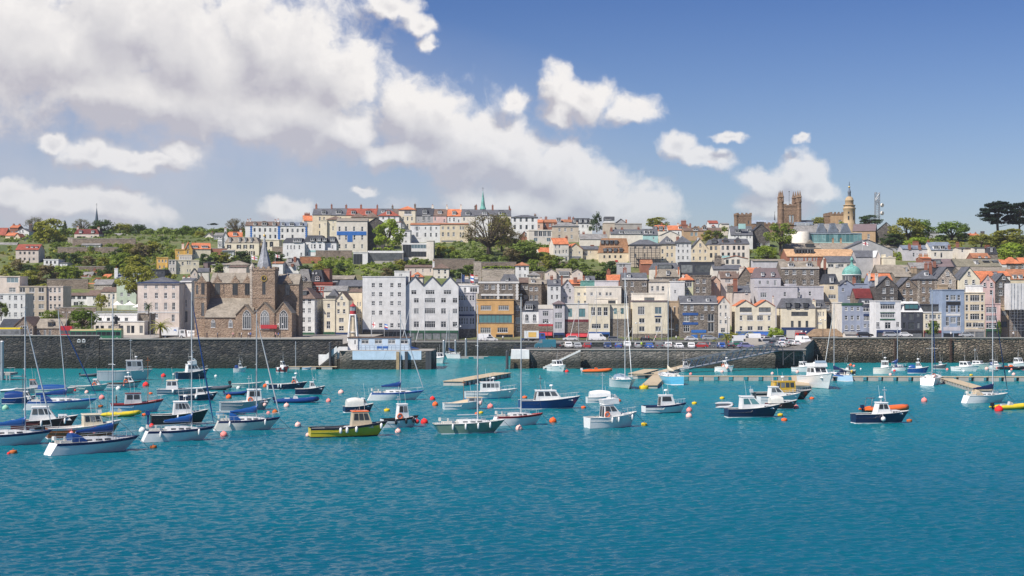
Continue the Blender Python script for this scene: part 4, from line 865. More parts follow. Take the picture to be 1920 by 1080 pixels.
zb('white shop with red signboard and awnings',1206,1378,566,945,'lilac',('flat',518,'offw'),d=499,nick='the red signed shop',name='shop',cat='shop',win=[([1290],622,70,60,'m'),([1290],715,70,50,'m'),([1290],830,60,40)],band=[(748,772,'awnred'),(772,945,'stone')],shop=(835,'burg','awnred'))
zb('pinkish bay windowed tower house with lead cap',1382,1516,505,945,'lilac',('hip',465,'mauve'),d=498,nick='the pink bay tower',dep=7,win=[([1445],540,90,56,'m'),([1445],645,90,66,'m'),([1445],765,90,80,'m')],shop=(850,'navy'))
zb('cream pub front with burgundy sign and granite lower floor',1520,1800,510,945,'offw',('flat',500,'trim'),d=499,name='pub',cat='pub',nick='the burgundy signed pub',win=[([1582],612,48,100,'t'),([1725],612,72,100,'t'),([1578,1742],770,40,50,'c'),([1655],765,40,76,'m')],band=[(692,722,'burg'),(724,945,'stone')],shop=(850,'burg','awnred'))
zb('small white house front behind the arched front',1314,1470,285,560,'hotelw',('gs',212,'slate'),d=520,win=[([1366,1428],328,30,46),([1366,1428],425,26,50)],dm=[([1405],240,24,40,'white','g')],ch=[(1366,160,34,'brick',2)])
zb('lilac gabled house with orange roof behind the pub',1470,1632,310,560,'lilac',('gf',215,'brown'),d=522,win=[([1548],285,28,40),([1513,1580],352,28,46),([1513,1580],438,30,40)])
zb('wide cream wall with six small windows behind the pub',1636,1890,308,580,'pale',None,d=520,win=[([1685,1762,1838],390,34,36),([1685,1762],492,28,46),([1838],492,28,46)],dep=8)
zb('green copper roofed box above the wide cream wall',1716,1872,240,330,'copper',None,d=530)
zb('pair of white gabled cottages joined by a long dormer',1284,1420,128,240,'palepink',('gf',84,'stoner'),d=570,win=[([1325],155,14,26)],blocks=[dict(x0=1420,x1=1602,ye=150,wall='palepink',roof=('gs',82,'stoner'),y0=1,dm=[([1510],148,116,46,'white','f','m')]),dict(x0=1600,x1=1732,ye=128,wall='palepink',roof=('gf',84,'stoner'),win=[([1690],155,14,26)])])
zb('low white cottage with slate pyramid roof right of the pavilion',1078,1222,165,230,'offw',('hip',122,'lslate'),d=575,win=[([1125,1175],185,22,26)])
zb('white walled cluster with orange chimney pots behind the ribbon window office',225,480,250,380,'offw',('gs',205,'slate'),d=528,ch=[(248,205,40,'brick',3),(345,160,46,'offw',2),(460,160,40,'offw',3)],win=[([430],245,30,30)])
zb('small orange roofs right of the lilac gabled house',1580,1720,270,340,'brick',('gs',215,'orange'),d=540,ch=[(1645,190,44,'brick',0,.1),(1487,165,22,'brick',2)])
zb('tiny white gabled house beside a slate roof',1768,1880,235,300,'white',('gs',170,'slate'),d=545,dm=[([1795],210,30,36,'white','g')],ch=[(1750,162,22,'brick',2)])
Z(1100,480)
zb('cream office with three tall windows and twin bay windows',20,276,578,1000,'pale',None,d=499,nick='the twin bay cream office',win=[([78,153,227],660,50,100),([115],835,110,56,'m'),([232],835,60,56,'m')],shop=(905,'awnblue'),name='office_building',cat='offices')
zb('cream office over granite ground floor with tall glass panel',276,500,578,1000,'pale',None,d=500,win=[([342,424],656,36,70,'t'),([392],790,70,70,'m'),([385],880,64,50,'m')],band=[(748,1000,'stone')],name='office_building',cat='offices')
zb('flat roofed white building with roof plant behind the cream offices',-5,412,368,600,'offw',None,d=518,win=[([60,160],452,32,36),([240,285],452,30,36)],blocks=[dict(x0=115,x1=385,ye=300,base=372,wall='lilac',y0=3,dep=6),dict(x0=90,x1=345,ye=512,base=582,wall='offw',y0=-9,dep=5,win=[([280],548,90,40,'k')])])
zb('granite house with hipped slate roof and white dormer',420,722,282,600,'stone',('gs',195,'slate'),d=520,nick='the granite dormer house',win=[([464,542],333,36,56),([464,542],450,36,66),([686],340,50,36,'c')],dm=[([510],235,36,36,'white','g')],band=[(268,284,'trim')],ch=[(655,195,30,'stone',0)])
zb('small brick house with orange roof left of the granite dormer house',245,418,290,400,'brick',('gs',218,'orange'),d=545,ch=[(270,142,42,'brick',1),(465,118,40,'brick',1)])
zb('cream hotel front with four window columns on the esplanade',548,962,545,1000,'pale',('flat',528,'mauve'),d=499,name='hotel',cat='hotel',nick='the cream esplanade hotel',win=[([650],650,80,96,'m'),([853],650,80,86,'b'),([658,850],770,66,56,'c'),([658,852],868,66,60,'c')],band=[(712,728,'navy',808,892),(925,1000,'stone')],blocks=[dict(x0=562,x1=945,ye=448,base=548,wall='offw',y0=4,dep=7,win=[([760],512,120,36,'k')],roof=('flat',440,'offw'))])
zb('tan side wing of the cream hotel with arched doorway',962,1112,545,1000,'tan',None,d=504,yaw=-14,win=[([1000,1050,1095],650,18,80,'n'),([985,1030],768,18,50,'n'),([1075],850,34,80,'a')])
zb('white upper houses with small sash windows above the cream hotel',738,990,308,560,'offw',('gs',275,'stoner'),d=520,win=[([783,910],388,32,56),([847],386,30,60,'c')],blocks=[dict(x0=990,x1=1160,ye=310,wall='hotelw',y0=-2,dep=8,win=[([1048],425,24,36)])])
zb('dark slate gambrel roofed stone house behind the white upper houses',828,1105,252,400,'stone',('man',155,'stoner'),d=545,dm=[([968],198,34,46,'white','r')],win=[([890,968,1040],285,30,36)],ch=[(830,120,14,'pot',0,.1),(1098,130,14,'pot',0,.1)])
zb('narrow lime washed house with large white bay and orange roof',1132,1268,282,560,'lime',('hip',215,'orange'),d=522,nick='the lime washed house',win=[([1208],330,90,76,'m'),([1200],426,40,56)],ch=[(1152,205,24,'offw',1,.1)])
zb('granite house with four white windows right of the lime washed house',1268,1484,238,560,'stone',None,d=522,win=[([1322,1400],300,38,50),([1322,1400],400,38,60)])
zb('peach coloured gable end house behind the stone pub',1484,1592,300,560,'peach',('gf',236,'brown'),d=526,win=[([1542],340,22,36)])
zb('pink house with dormer and red chimney pots behind the white narrow gable',1596,1800,265,560,'palepink',('gs',178,'brown'),d=528,win=[([1662,1685,1705],296,16,36),([1662],380,16,30)],dm=[([1688],222,36,40,'white','g')])
zb('big grey rendered house with broad slate roof above the pink house',1508,1850,160,300,'offw',('gs',100,'slate'),d=556,win=[([1575],190,24,26)],ch=[(1580,0,80,'stone',0,.4)])
zb('granite pub with blue awnings and two attic gables',1116,1560,572,1000,'stone',('gs',470,'slate'),d=498,name='pub',cat='pub',nick='the granite pub with blue awnings',win=[([1175,1253,1417,1498],615,38,64),([1190],745,66,70,'m'),([1296],732,40,36,'m'),([1376],724,40,60),([1480],735,72,84,'c'),([1190],865,70,76,'m'),([1480],850,72,110,'c')],dm=[([1228,1450],522,34,40,'white','g')],band=[(676,706,'awnblue',1142,1328),(790,818,'awnblue',1142,1328),(880,914,'royal',1246,1424),(938,1000,'royal',1246,1320),(938,1000,'royal',1358,1424),(560,574,'trim')])
zb('very narrow white gabled house right of the granite pub',1566,1706,562,1000,'offw',('gf',478,'orange'),d=498,dep=14,nick='the narrow white gable',win=[([1630],522,20,34),([1596,1658],608,22,40),([1596,1658],695,22,42),([1596,1658],785,24,42),([1624],884,50,50,'m')],shop=(918,'awnblue'))
Z(1360,480)
zb('cream inn with two orange gables and blue awnings behind the palms',122,596,598,1000,'pale',('gf',520,'orange',2),d=498,name='inn',cat='inn',nick='the cream twin gabled inn',win=[([243,470],640,144,56,'k'),([188,522],738,34,56),([295,415],738,70,60,'m'),([188,522],862,32,50),([296,415],862,62,50,'c')],ch=[(575,470,18,'offw',1,.1)],band=[(672,700,'trim',176,316),(672,700,'trim',400,545)],shop=(898,'awnblue','awnblue'))
zb('pink stepped rear house with red pots left of the lilac house',100,300,430,600,'palepink',('gs',350,'slate'),d=518,win=[([250],430,24,40)],ch=[(120,265,50,'brick',5,.05),(60,330,70,'stone',4,.05)])
zb('tall grey gable with chimney and white corner left of the mauve mansard',140,340,270,480,'stone',('gf',130,'brown'),d=540,win=[([270],340,40,60)],ch=[(210,120,80,'offw',2,.1)])
zb('orange tiled roof behind the mauve mansard',270,420,200,300,'offw',('gs',135,'orange'),d=555,ch=[(392,130,40,'brick',1),(440,130,30,'brick',2)])
zb('lilac house with mauve mansard and two white dormers',345,660,262,420,'lilac',('man',140,'mauve'),d=530,nick='the lilac mansard house',win=[([412,506],316,26,46,'c'),([594],322,30,66,'c')],dm=[([446,565],216,30,36,'white')])
zb('long lilac rendered rear wing behind the yacht club',392,860,368,600,'lilac',None,d=516,win=[([456],466,76,60,'m'),([710],455,30,50),([878],452,24,50)],blocks=[dict(x0=765,x1=852,ye=342,wall='lilac',y0=1),dict(x0=852,x1=1175,ye=366,wall='lilac',y0=.5,win=[([1012],448,30,50)])])
zb('large granite house with paired slate attics and eight sash windows',660,1118,150,420,'stone',('gs',58,'stoner'),d=535,nick='the large granite house',win=[([732,822,942,1032],195,40,50),([732,822,942,1032],308,40,56)],dm=[([790,1010],104,56,40,'trim','g')],band=[(138,152,'trim')],ch=[(1124,15,32,'brick',1,.2),(1198,15,28,'brick',1,.2)],blocks=[dict(x0=1118,x1=1240,ye=150,wall='dstone',y0=3)])
zb('small cream house with black mansard attic',1184,1352,332,560,'cream',('man',212,'dslate'),d=522,win=[([1268],378,56,40,'m'),([1272],484,90,50,'m')],dm=[([1268],284,40,60,'white')])
zb('slate blue gable end house left of the turquoise dome',1356,1538,350,570,'slateblue',('gf',283,'slate'),d=520,win=[([1424],320,20,22),([1402],402,28,36),([1470],495,36,44)])
zb('slate blue flat fronted wing under the turquoise dome',1538,1730,336,520,'slateblue',None,d=534,ch=[(1540,245,36,'brick',2,.1)],win=[([1620],385,24,20)])
zb('low maroon roof behind the slate blue seafront house',1550,1750,500,560,'bstone',('gs',385,'maroon'),d=512,dep=8)
zb('grey stone alley building with tall panes right of the yacht club',1196,1346,560,960,'stone',None,d=506,win=[([1225,1290],612,40,60),([1270],720,110,90,'k')])
zb('cream yacht club with dark mansard and navy ground floor',668,1072,622,980,'pale',('man',502,'slate'),d=498,name='club_house',cat='club',nick='the cream yacht club',win=[([885],690,200,50,'k'),([798,884,972],810,32,76,'n')],dm=[([748,853,955],585,44,56,'dslate','f','n')],band=[(850,980,'navy')],blocks=[dict(x0=1072,x1=1212,ye=625,wall='pale',roof=('man',520,'slate'),y0=1,win=[([1125,1145,1175],690,16,50),([1130],800,60,20)],dm=[([1110],585,50,50,'dslate')])],ch=[(1060,510,40,'pale',1,.1)])
zb('slate blue seafront house with nine windows and green eaves',1396,1636,590,960,'slateblue',('flat',560,'dkgreen'),d=490,nick='the slate blue seafront house',win=[([1440,1510,1582],628,32,46),([1440,1510,1582],736,34,54),([1440,1510,1582],848,34,56,'a')],blocks=[dict(x0=1345,x1=1396,ye=560,wall='offw',y0=1)])
zb('narrow slate blue house with balcony and black attic',1638,1782,600,960,'slateblue',('man',505,'dslate'),d=489,win=[([1690],635,96,50,'m'),([1690],740,80,60,'m'),([1665,1720],830,30,36)],dm=[([1690],548,70,40,'white')],band=[(690,714,'navy',1646,1740)])
zb('orange roofed house with white chimneys right of the turquoise dome',1725,1990,290,420,'slateblue',('gs',205,'orange'),d=530,win=[([1762],325,30,50)],ch=[(1722,180,24,'offw',1,.1),(1808,190,32,'offw',1,.1)])
Z(1620,490)
zb('white seafront restaurant with green signs and dark ground floor',145,440,478,890,'white',None,d=478,name='restaurant',cat='restaurant',nick='the white restaurant',win=[([280],540,168,56,'m'),([280],646,168,54,'m'),([162,402],752,34,60,'m'),([284],765,70,76,'m')],band=[(606,616,'dkgreen',190,370),(684,702,'dkgreen',190,370),(480,510,'blue',190,370)],shop=(818,'navy'))
zb('charcoal grey bar with white sloped attic',440,700,605,890,'dgrey',('man',478,'hotelw'),d=478,name='bar',cat='bar',nick='the charcoal bar',win=[([562],658,60,80,'n'),([480,645],640,40,50,'n'),([562],770,74,80,'n'),([478,648],765,32,70,'n')],dm=[([565],540,160,60,'dslate','f','t')],shop=(822,'black'))
zb('little cream shop with rounded pediment and burgundy sign',706,930,614,890,'pale',('flat',600,'trim'),d=478,name='shop',cat='shop',nick='the little cream shop',win=[([745,895],660,30,54),([820],660,86,54,'c'),([745,895],765,24,50),([840],765,30,50)],band=[(700,716,'burg',775,870)],shop=(822,'burg'),blocks=[dict(x0=715,x1=920,ye=520,base=618,wall='dgrey',y0=3,win=[([815],555,190,60,'n')])])
zb('blue painted tall shop with white window surrounds',932,1196,345,890,'blue',('flat',335,'blue'),d=477,name='shop',cat='shop',nick='the blue painted shop',dep=14,win=[([994,1130],432,36,60),([1062],432,66,60,'m'),([990,1130],566,28,80),([1062],566,66,80),([994,1130],715,40,110),([1062],700,66,70,'m')],band=[(478,520,'black',978,1148),(622,648,'trim',978,1148),(782,826,'lilac',945,1150)],shop=(828,'blue'))
zb('cream modern office with three rows of ribbon windows',1198,1440,378,890,'cream',('flat',370,'cream'),d=477,name='office_building',cat='offices',nick='the cream ribbon office',win=[([1226,1410],[438,552,660],30,72),([1320],[438,552,660],112,72,'m'),([1250,1330,1390],757,70,54,'m')],shop=(808,'concrete'),blocks=[dict(x0=1298,x1=1440,ye=290,base=376,wall='white',y0=2,dep=6)])
zb('pink seafront house with wide windows right of the cream office',1446,1626,512,890,'pink',None,d=477,nick='the pink seafront house',win=[([1518],578,128,70,'m'),([1518],678,128,66,'m'),([1518],765,128,66,'m')],shop=(805,'dkgreen'))
zb('low beige shop between pink house and scaffolding',1628,1722,530,890,'tan',None,d=480,win=[([1670],620,60,60,'n'),([1670],750,70,70,'n')])
zb('dark granite gabled house behind the white restaurant',142,402,298,560,'dstone',('gf',172,'slate'),d=510,nick='the dark granite gable',win=[([280],258,38,54),([239,332],348,40,64),([239,332],445,40,50)],ch=[(155,155,30,'offw',1,.1)])
zb('rubble stone gabled house with stepped windows behind the charcoal bar',405,640,310,560,'bstone',('gf',192,'slate'),d=512,nick='the rubble stone gable',win=[([522],278,38,44),([480,562],366,34,56),([480,562],455,34,40)])
zb('brown stone house with hipped front dormer and pale corner stones',640,862,208,560,'bstone',('hip',105,'slate'),d=512,nick='the pale cornered stone house',win=[([710,790],242,34,46),([710,790],342,36,60),([710,790],448,36,50)],dm=[([757],148,40,44,'white','g')],quoin=([650,852],'pstone'),ch=[(790,0,34,'brick',1,.6),(843,0,34,'brick',1,.6)])
zb('pale flint gabled house between stone house and cream gable',868,1096,200,560,'pstone',('gf',62,'slate'),d=512,nick='the pale flint gable',win=[([985,1005],145,16,46),([942,1030],240,32,46),([942,1030],340,32,40)],blocks=[dict(x0=875,x1=980,ye=290,wall='tan',y0=-2,dep=5)])
zb('tall cream gabled house with round vent behind the blue shop',1128,1380,215,560,'pale',('gf',62,'slate'),d=511,nick='the tall cream gable',win=[([1248],142,34,46),([1213,1302],240,34,46),([1213],345,30,60)])
zb('pink gabled house behind the cream ribbon office',1385,1560,255,560,'pink',('gf',150,'orange'),d=511,nick='the pink gable',win=[([1472],200,20,26),([1436,1516],275,32,46),([1516],370,34,54)])
zb('dark granite gabled house left of the white sheeting',1562,1742,245,560,'dstone',('gf',138,'slate'),d=511,win=[([1666],198,34,40),([1628,1712],278,40,56),([1628,1712],372,40,66),([1628,1712],470,40,60)])
zb('scaffolded brown house under repair at the right edge',1735,1960,420,890,'bstone',None,d=480,nick='the house under repair',win=[([1800,1880],640,40,70,'n'),([1800,1880],790,50,80,'n')])
# -- landmarks
class L:
 """local pixel frame of one landmark"""
 def __init__(s,name,label,cat,x,yb,d,yaw=0,nick=None,ext=None):
  s.S=d/F;s.xc=x;s.yb=yb;s.root=thing(name,P(x,yb,d),label,cat,R(yaw))
  if ext:BLD.append((ext[0],ext[1],ext[2],yb,nick or label))
 def X(s,px):return(px-s.xc)*s.S
 def Z(s,py):return(s.yb-py)*s.S
 def blk(s,x0,x1,ye,**kw):return blk(s.root,s.S,s.xc,s.yb,x0,x1,ye,**kw)
def crenel(par,x0,x1,y0,y1,z,mat,mw=.9,mh=.9,t=.35):
 b=MB()
 def run(ax,a,c,other0,other1):
  n=max(2,int(abs(c-a)/mw));n+=1-n%2
  for i in range(n):
   q0=a+(c-a)*i/n;q1=a+(c-a)*(i+1)/n;zt=z+(mh if i%2==0 else mh*.35)
   if ax=='x':b.box(q0,q1,other0,other1,z-.3,zt)
   else:b.box(other0,other1,q0,q1,z-.3,zt)
 run('x',x0-.15,x1+.15,y0-.15,y0+t);run('x',x0-.15,x1+.15,y1-t,y1+.15)
 run('y',y0+t+.01,y1-t-.01,x0-.15,x0+t);run('y',y0+t+.01,y1-t-.01,x1-t,x1+.15)
 return build('battlement',b,[mat],par)
Z(280,490)
c=L('church','old brown stone town church with clock tower and lead spire','church',zx(1100),632,452,nick='the town church',ext=(360,551,437))
CH=M('church')
c.blk(zx(662),zx(1215),zy(668),wall='church',roof=('shed',zy(437),'stoner'),dep=9,win=[([zx(760),zx(968)],zy(738),50*K,96*K,'g')])
w_,r_,cx_=c.blk(zx(655),zx(1185),zy(252),wall='church',roof=('gs',zy(126),'stoner'),y0=9,dep=9,win=[([zx(740),zx(955),zx(1105)],zy(322),62*K,150*K,'k'),([zx(820)],zy(322),10*K,130*K,'n')])
c.blk(zx(512),zx(658),zy(250),wall='church',roof=('flat',zy(238),'church'),y0=3,dep=13,win=[([zx(612)],zy(320),36*K,140*K,'k'),([zx(612)],zy(572),38*K,160*K,'k'),([zx(545)],zy(335),26*K,110*K,'n')],band=[(zy(425),zy(436),'stone'),(zy(668),zy(680),'stone')])
c.blk(zx(1466),zx(1726),zy(268),wall='church',roof=('gs',zy(140),'stoner'),y0=9.5,dep=9,win=[([zx(1590)],zy(330),56*K,140*K,'k')])
for gx,y0_ in((740,9),(955,9),(1105,9),(1590,9.5),(598,3)):
 b=MB();x=c.X(zx(gx));z0=c.Z(zy(256));k=5
 for i in range(k):hw=56*K*c.S*(1-i/k);b.box(x-hw,x+hw,y0_-.12,y0_+.5,z0+i*.42,z0+(i+1)*.42+.003)
 b.tube([(x,y0_+.2,z0+k*.42),(x,y0_+.2,z0+k*.42+1.2)],.12,5,0,.03);build('gablet',b,[CH],c.root)
for x0,x1,ap,ye,wx,ww,y0_ in((1032,1250,512,632,1165,100,-.5),(1250,1498,484,612,1383,104,-1.2),(1500,1702,478,612,1605,100,-.9)):
 c.blk(zx(x0),zx(x1),zy(ye),wall='church',roof=('gf',zy(ap),'stoner'),y0=y0_,dep=9,win=[([zx(wx)],zy(690),ww*K,232*K,'g')])
b=MB();b.box(c.X(zx(672)),c.X(zx(1040)),-3,-2.2,-2,c.Z(zy(795)));build('churchyard_wall',b,[CH],c.root)
b=MB();z0=c.Z(zy(800));b.box(c.X(zx(1335)),c.X(zx(1530)),-1.7,-1.3,z0,z0+1.1);build('red_banner',b,[M('awnred')],c.root)
tx0,tx1=zx(1192),zx(1466)
w_,r_,cx_=c.blk(tx0,tx1,zy(96),wall='church',roof=('flat',zy(90),'church'),y0=4.5,dep=7.5,win=[([zx(1335)],zy(322),40*K,150*K,'k')],band=[(zy(132),zy(146),'church'),(zy(428),zy(440),'church')])
crenel(c.root,c.X(tx0),c.X(tx1),4.5,12,c.Z(zy(92)),CH,.8,.8)
b=MB();b.lathe([(.75,-2),(.75,c.Z(zy(96))),(.95,c.Z(zy(92))),(.9,c.Z(zy(62))),(.1,c.Z(zy(20)))],c.X(tx0),5.2,8,0,False);build('stair_turret',b,[M('pstone')],c.root)
b=MB();zc=c.Z(zy(200));xc_=c.X(zx(1337));r0=34*K*c.S
def disc(b,x,y,z,r,th,m,n=20,r_in=0):
 ring=lambda rr,yy:[(x+rr*math.cos(2*math.pi*i/n),yy,z+rr*math.sin(2*math.pi*i/n))for i in range(n)]
 b.loft([ring(r,y),ring(r,y-th)],m)
disc(b,xc_,4.5,zc,r0,.1,0)
for i in range(12):
 a=i*math.pi/6;b.box(xc_+math.sin(a)*r0*.8-.05,xc_+math.sin(a)*r0*.8+.05,4.36,4.39,zc+math.cos(a)*r0*.8-.08,zc+math.cos(a)*r0*.8+.08,1)
for i in range(24):
 a=i*math.pi/12;b2=(xc_+math.sin(a)*r0*.97,zc+math.cos(a)*r0*.97);b.box(b2[0]-.11,b2[0]+.11,4.34,4.395,b2[1]-.11,b2[1]+.11,1)
b.tube([(xc_,4.34,zc),(xc_+.38,4.34,zc+.3)],.045,4,1);b.tube([(xc_,4.34,zc),(xc_+.1,4.34,zc+.68)],.035,4,1)
build('clock',b,[M('black'),M('gold')],c.root)
b=MB();zb0=c.Z(503);zt=c.Z(441.5);sx_=c.X(487.3);sy_=8.2
b.lathe([(2.5,zb0-.6),(2.05,zb0+1.2),(1.15,zb0+(zt-zb0)*.45),(.12,zt)],sx_,sy_,8,0,False)
for i in range(8):
 a=math.pi/8*0+i*math.pi/4;b.tube([(sx_+2.05*math.cos(a),sy_+2.05*math.sin(a),zb0+1.2),(sx_+1.16*math.cos(a),sy_+1.16*math.sin(a),zb0+(zt-zb0)*.45),(sx_,sy_,zt)],.06,4,0)
so=build('spire',b,[M('lead')],c.root)
b=MB();b.ball((sx_,sy_,zt+.3),.35,8);b.tube([(sx_,sy_,zt),(sx_,sy_,zt+1.5)],.06,5);build('weather_vane',b,[M('gold')],so)
def flag(name,label,px,ytop,yb,d,cols,w=1.9,h=1.1,yaw=0):
 """pole with a rippling flag built from coloured pieces: cols 'cross' or a list of stripes"""
 o=L(name,label,'flag',px,yb,d);zt=o.Z(ytop);b=MB();b.tube([(0,0,-.5),(0,0,zt)],.06,6,0,.04);b.ball((0,0,zt+.06),.1,6);build('pole',b,[M('wframe')],o.root)
 b=MB();n=10;xs=[w*i/n for i in range(n+1)]
 yy=lambda x:.16*math.sin(x*4.2)-.3*x;zz=lambda x:-.28*x-.05*math.sin(x*3)
 def pc(x0,x1,z0,z1,m,off):b.hexa([(x0,yy(x0)-off,z0+zz(x0)),(x1,yy(x1)-off,z0+zz(x1)),(x1,yy(x1)+off,z0+zz(x1)),(x0,yy(x0)+off,z0+zz(x0))],[(x0,yy(x0)-off,z1+zz(x0)),(x1,yy(x1)-off,z1+zz(x1)),(x1,yy(x1)+off,z1+zz(x1)),(x0,yy(x0)+off,z1+zz(x0))],m)
 for i in range(n):
  z1=zt-.1;z0=z1-h
  if cols=='cross':
   pc(xs[i],xs[i+1],z0,z1,1 if abs((i+.5)/n-.5)<.12 else 0,.012)
   pc(xs[i],xs[i+1],z0+h*.4,z0+h*.6,1,.016)
  else:
   k=len(cols)
   for j in range(k):pc(xs[i],xs[i+1],z0+h*j/k,z0+h*(j+1)/k-.002,j,.012)
 build('flag_cloth',b,[M('wframe'),M('awnred')]if cols=='cross' else[M(q)for q in cols],o.root)
 return o
flag('flag','white flag with a red cross on the church tower pole',471,478,503,456,'cross')
flag('flag','white and red flag on a pole behind the lead spire',516,476,496,600,'cross')
flag('flag','red and white flag above the dark market gable',1617,452,468,640,'cross',2.2,1.4)
flag('flag','navy flag on a pole over the ribbon window office',865.5,513,549,499,['navy','navy'],1.0,2.4)
flag('flag','red white and blue flag over the ribbon window office',881.5,513,549,499,['awnred','white','royal','white','awnred'],1.2,2.6)
flag('flag','red and white flag standing in front of the big white hotel',697,602,633,470,'cross',1.1,1.6)
flag('flag','dark red and blue flag in front of the big white hotel',720.5,606,633,470,['royal','awnred','white','royal'],1.1,1.6)
Z(1380,330)
q=L('castle_tower','brown battlemented college tower with four pinnacled corner turrets','tower',zx(650),445,765,nick='the college tower',ext=(1459,1504,357))
CO=M('college');S_=q.S
q.blk(zx(530),zx(765),zy(352),wall='college',dep=9,win=[([zx(642)],zy(520),22*K,110*K,'b'),([zx(675)],zy(520),22*K,110*K,'b')],band=[(zy(400),zy(412),'college'),(zy(452),zy(466),'college',zx(615),zx(700))])
crenel(q.root,q.X(zx(575)),q.X(zx(720)),0,9,q.Z(zy(358)),CO,1.1,1.1)
for tx,yy in((541,.6),(752,.6),(560,8.6),(733,8.6)):
 b=MB();x=q.X(zx(tx));z1=q.Z(zy(300));r=30*K*S_
 b.lathe([(r,-8),(r,q.Z(zy(400))),(r*1.12,q.Z(zy(395))),(r*.95,q.Z(zy(390))),(r*.95,z1-.8),(r*1.1,z1-.5),(r*1.1,z1+.2)],x,yy,8,0,False)
 dx=13*K*S_
 for s_ in(-1,1):b.lathe([(.75,z1+.2),(.7,z1+1.8),(.95,z1+2.0),(.55,z1+3.0),(.05,q.Z(zy(168)))],x+s_*dx,yy,6,0,False)
 build('turret',b,[CO],q.root)
b=MB();x=q.X(zx(650));b.tube([(x,4,q.Z(zy(360))),(x,4,q.Z(zy(180)))],.1,5);b.ball((x,4,q.Z(zy(178))),.3,6);build('flagpole',b,[M('dmetal')],q.root)
q.blk(zx(330),zx(530),zy(580),wall='college',y0=-2,dep=10,win=[([zx(430),zx(480)],zy(625),16*K,40*K,'n')]);q.blk(zx(765),zx(900),zy(590),wall='college',y0=-1,dep=9)
crenel(q.root,q.X(zx(330)),q.X(zx(748)),-2,0,q.Z(zy(576)),CO,1.0,.9)
q.blk(zx(185),zx(520),zy(556),wall='college',roof=('gs',zy(508),'bluegrey'),y0=9,dep=12);q.blk(zx(785),zx(1080),zy(540),wall='college',roof=('gs',zy(505),'dslate'),y0=10,dep=12)
q=L('battlemented_block','square brown battlemented annex left of the college tower','tower',zx(95),445,750,ext=(1377,1410,400),nick='the battlemented annex')
q.blk(zx(12),zx(185),zy(470),wall='college',dep=10,band=[(zy(498),zy(508),'college')],win=[([zx(150)],zy(550),14*K,40*K,'n')]);crenel(q.root,q.X(zx(12)),q.X(zx(185)),0,10,q.Z(zy(468)),CO,1.0,1.2)
b=MB();b.lathe([(1.0,-6),(1.0,q.Z(zy(480))),(1.25,q.Z(zy(470))),(1.25,q.Z(zy(448)))],q.X(zx(6)),.6,8,0,False);build('turret',b,[CO],q.root)
q=L('round_tower','ochre round tower with domed lantern and gilded ball','tower',zx(1382),423,742,nick='the ochre domed tower',ext=(1586,1609,339))
b=MB();zz=lambda v:q.Z(zy(v));u=K*q.S
b.lathe([(74*u,-10),(74*u,zz(556)),(70*u,zz(550)),(70*u,zz(395)),(78*u,zz(380)),(78*u,zz(372)),(66*u,zz(370)),(66*u,zz(345)),(75*u,zz(342)),(75*u,zz(336)),(50*u,zz(335))],0,6,20)
build('shaft',b,[col_mat('ochre_stone',(.45,.335,.205),.8)],q.root)
b=MB();b.lathe([(50*u,zz(336)),(50*u,zz(288)),(54*u,zz(283)),(50*u,zz(277)),(45*u,zz(258)),(34*u,zz(243)),(19*u,zz(234))],0,6,20);do=build('dome',b,[M('ochre_stone')if False else MATS['ochre_stone']],q.root)
b=MB();b.lathe([(20*u,zz(235)),(18*u,zz(188)),(22*u,zz(182)),(14*u,zz(160)),(8*u,zz(136))],0,6,12);build('lantern',b,[M('greyblue')],do)
b=MB();b.ball((0,6,zz(122)),12*u,10);b.tube([(0,6,zz(110)),(0,6,zz(58))],.12,5,1);b.tube([(-10*u,6,zz(90)),(10*u,6,zz(90))],.08,4,1);build('finial',b,[M('gold'),M('dmetal')],do)
for wx in(1358,1420):
 for wy,hh in((430,22),(493,44)):
  xx=q.X(zx(wx));add_win(q.root,xx,zz(wy)-hh*u/2,18*u,hh*u,6-math.sqrt((70*u)**2-xx*xx)-.06,'n',math.atan2(xx,70*u))
q=L('battlemented_block','low brown battlemented wing left of the ochre domed tower','tower',zx(1220),428,752,ext=(1550,1587,398),nick='the low battlemented wing')
q.blk(zx(1130),zx(1318),zy(462),wall='ashlar',dep=10,win=[([zx(1240)],zy(535),40*K,26*K)],roof=('flat',zy(458),'college'));crenel(q.root,q.X(zx(1130)),q.X(zx(1318)),0,10,q.Z(zy(458)),CO,1.0,1.2)
q.blk(zx(1076),zx(1130),zy(470),wall='college',y0=1,dep=6);crenel(q.root,q.X(zx(1076)),q.X(zx(1130)),1,7,q.Z(zy(470)),CO,1.0,1.2)
q=L('modern_gallery','modern gallery with white drum, blue sail vents and teal glass','gallery',zx(1100),462,690,nick='the modern gallery',ext=(1488,1619,415))
b=MB();b.lathe([(108*K*q.S,-6),(108*K*q.S,q.Z(zy(664))),(104*K*q.S,q.Z(zy(660)))],q.X(zx(795)),5,28);build('drum',b,[M('offw')],q.root)
q.blk(zx(895),zx(1520),zy(684),wall='teal',y0=4,dep=10,roof=('flat',zy(672),'bluegrey'),win=[([zx(900+48*(i+.5))for i in range(13)],zy(735),44*K,96*K,'t')])
q.blk(zx(640),zx(700),zy(670),wall='offw',y0=7,dep=6,win=[([zx(668)],zy(690),30*K,40*K)])
zz=lambda v:q.Z(zy(v));b=MB();X0,X1=q.X(zx(712)),q.X(zx(1400))
b.hexa([(X0,4.5,zz(668)),(X1,4.5,zz(668)),(X1,16,zz(668)),(X0,16,zz(668))],[(X0+2.5,9,zz(556)),(X1-2.5,9,zz(556)),(X1-2.5,13,zz(556)),(X0+2.5,13,zz(556))]);ro=build('roof',b,[M('lslate')],q.root)
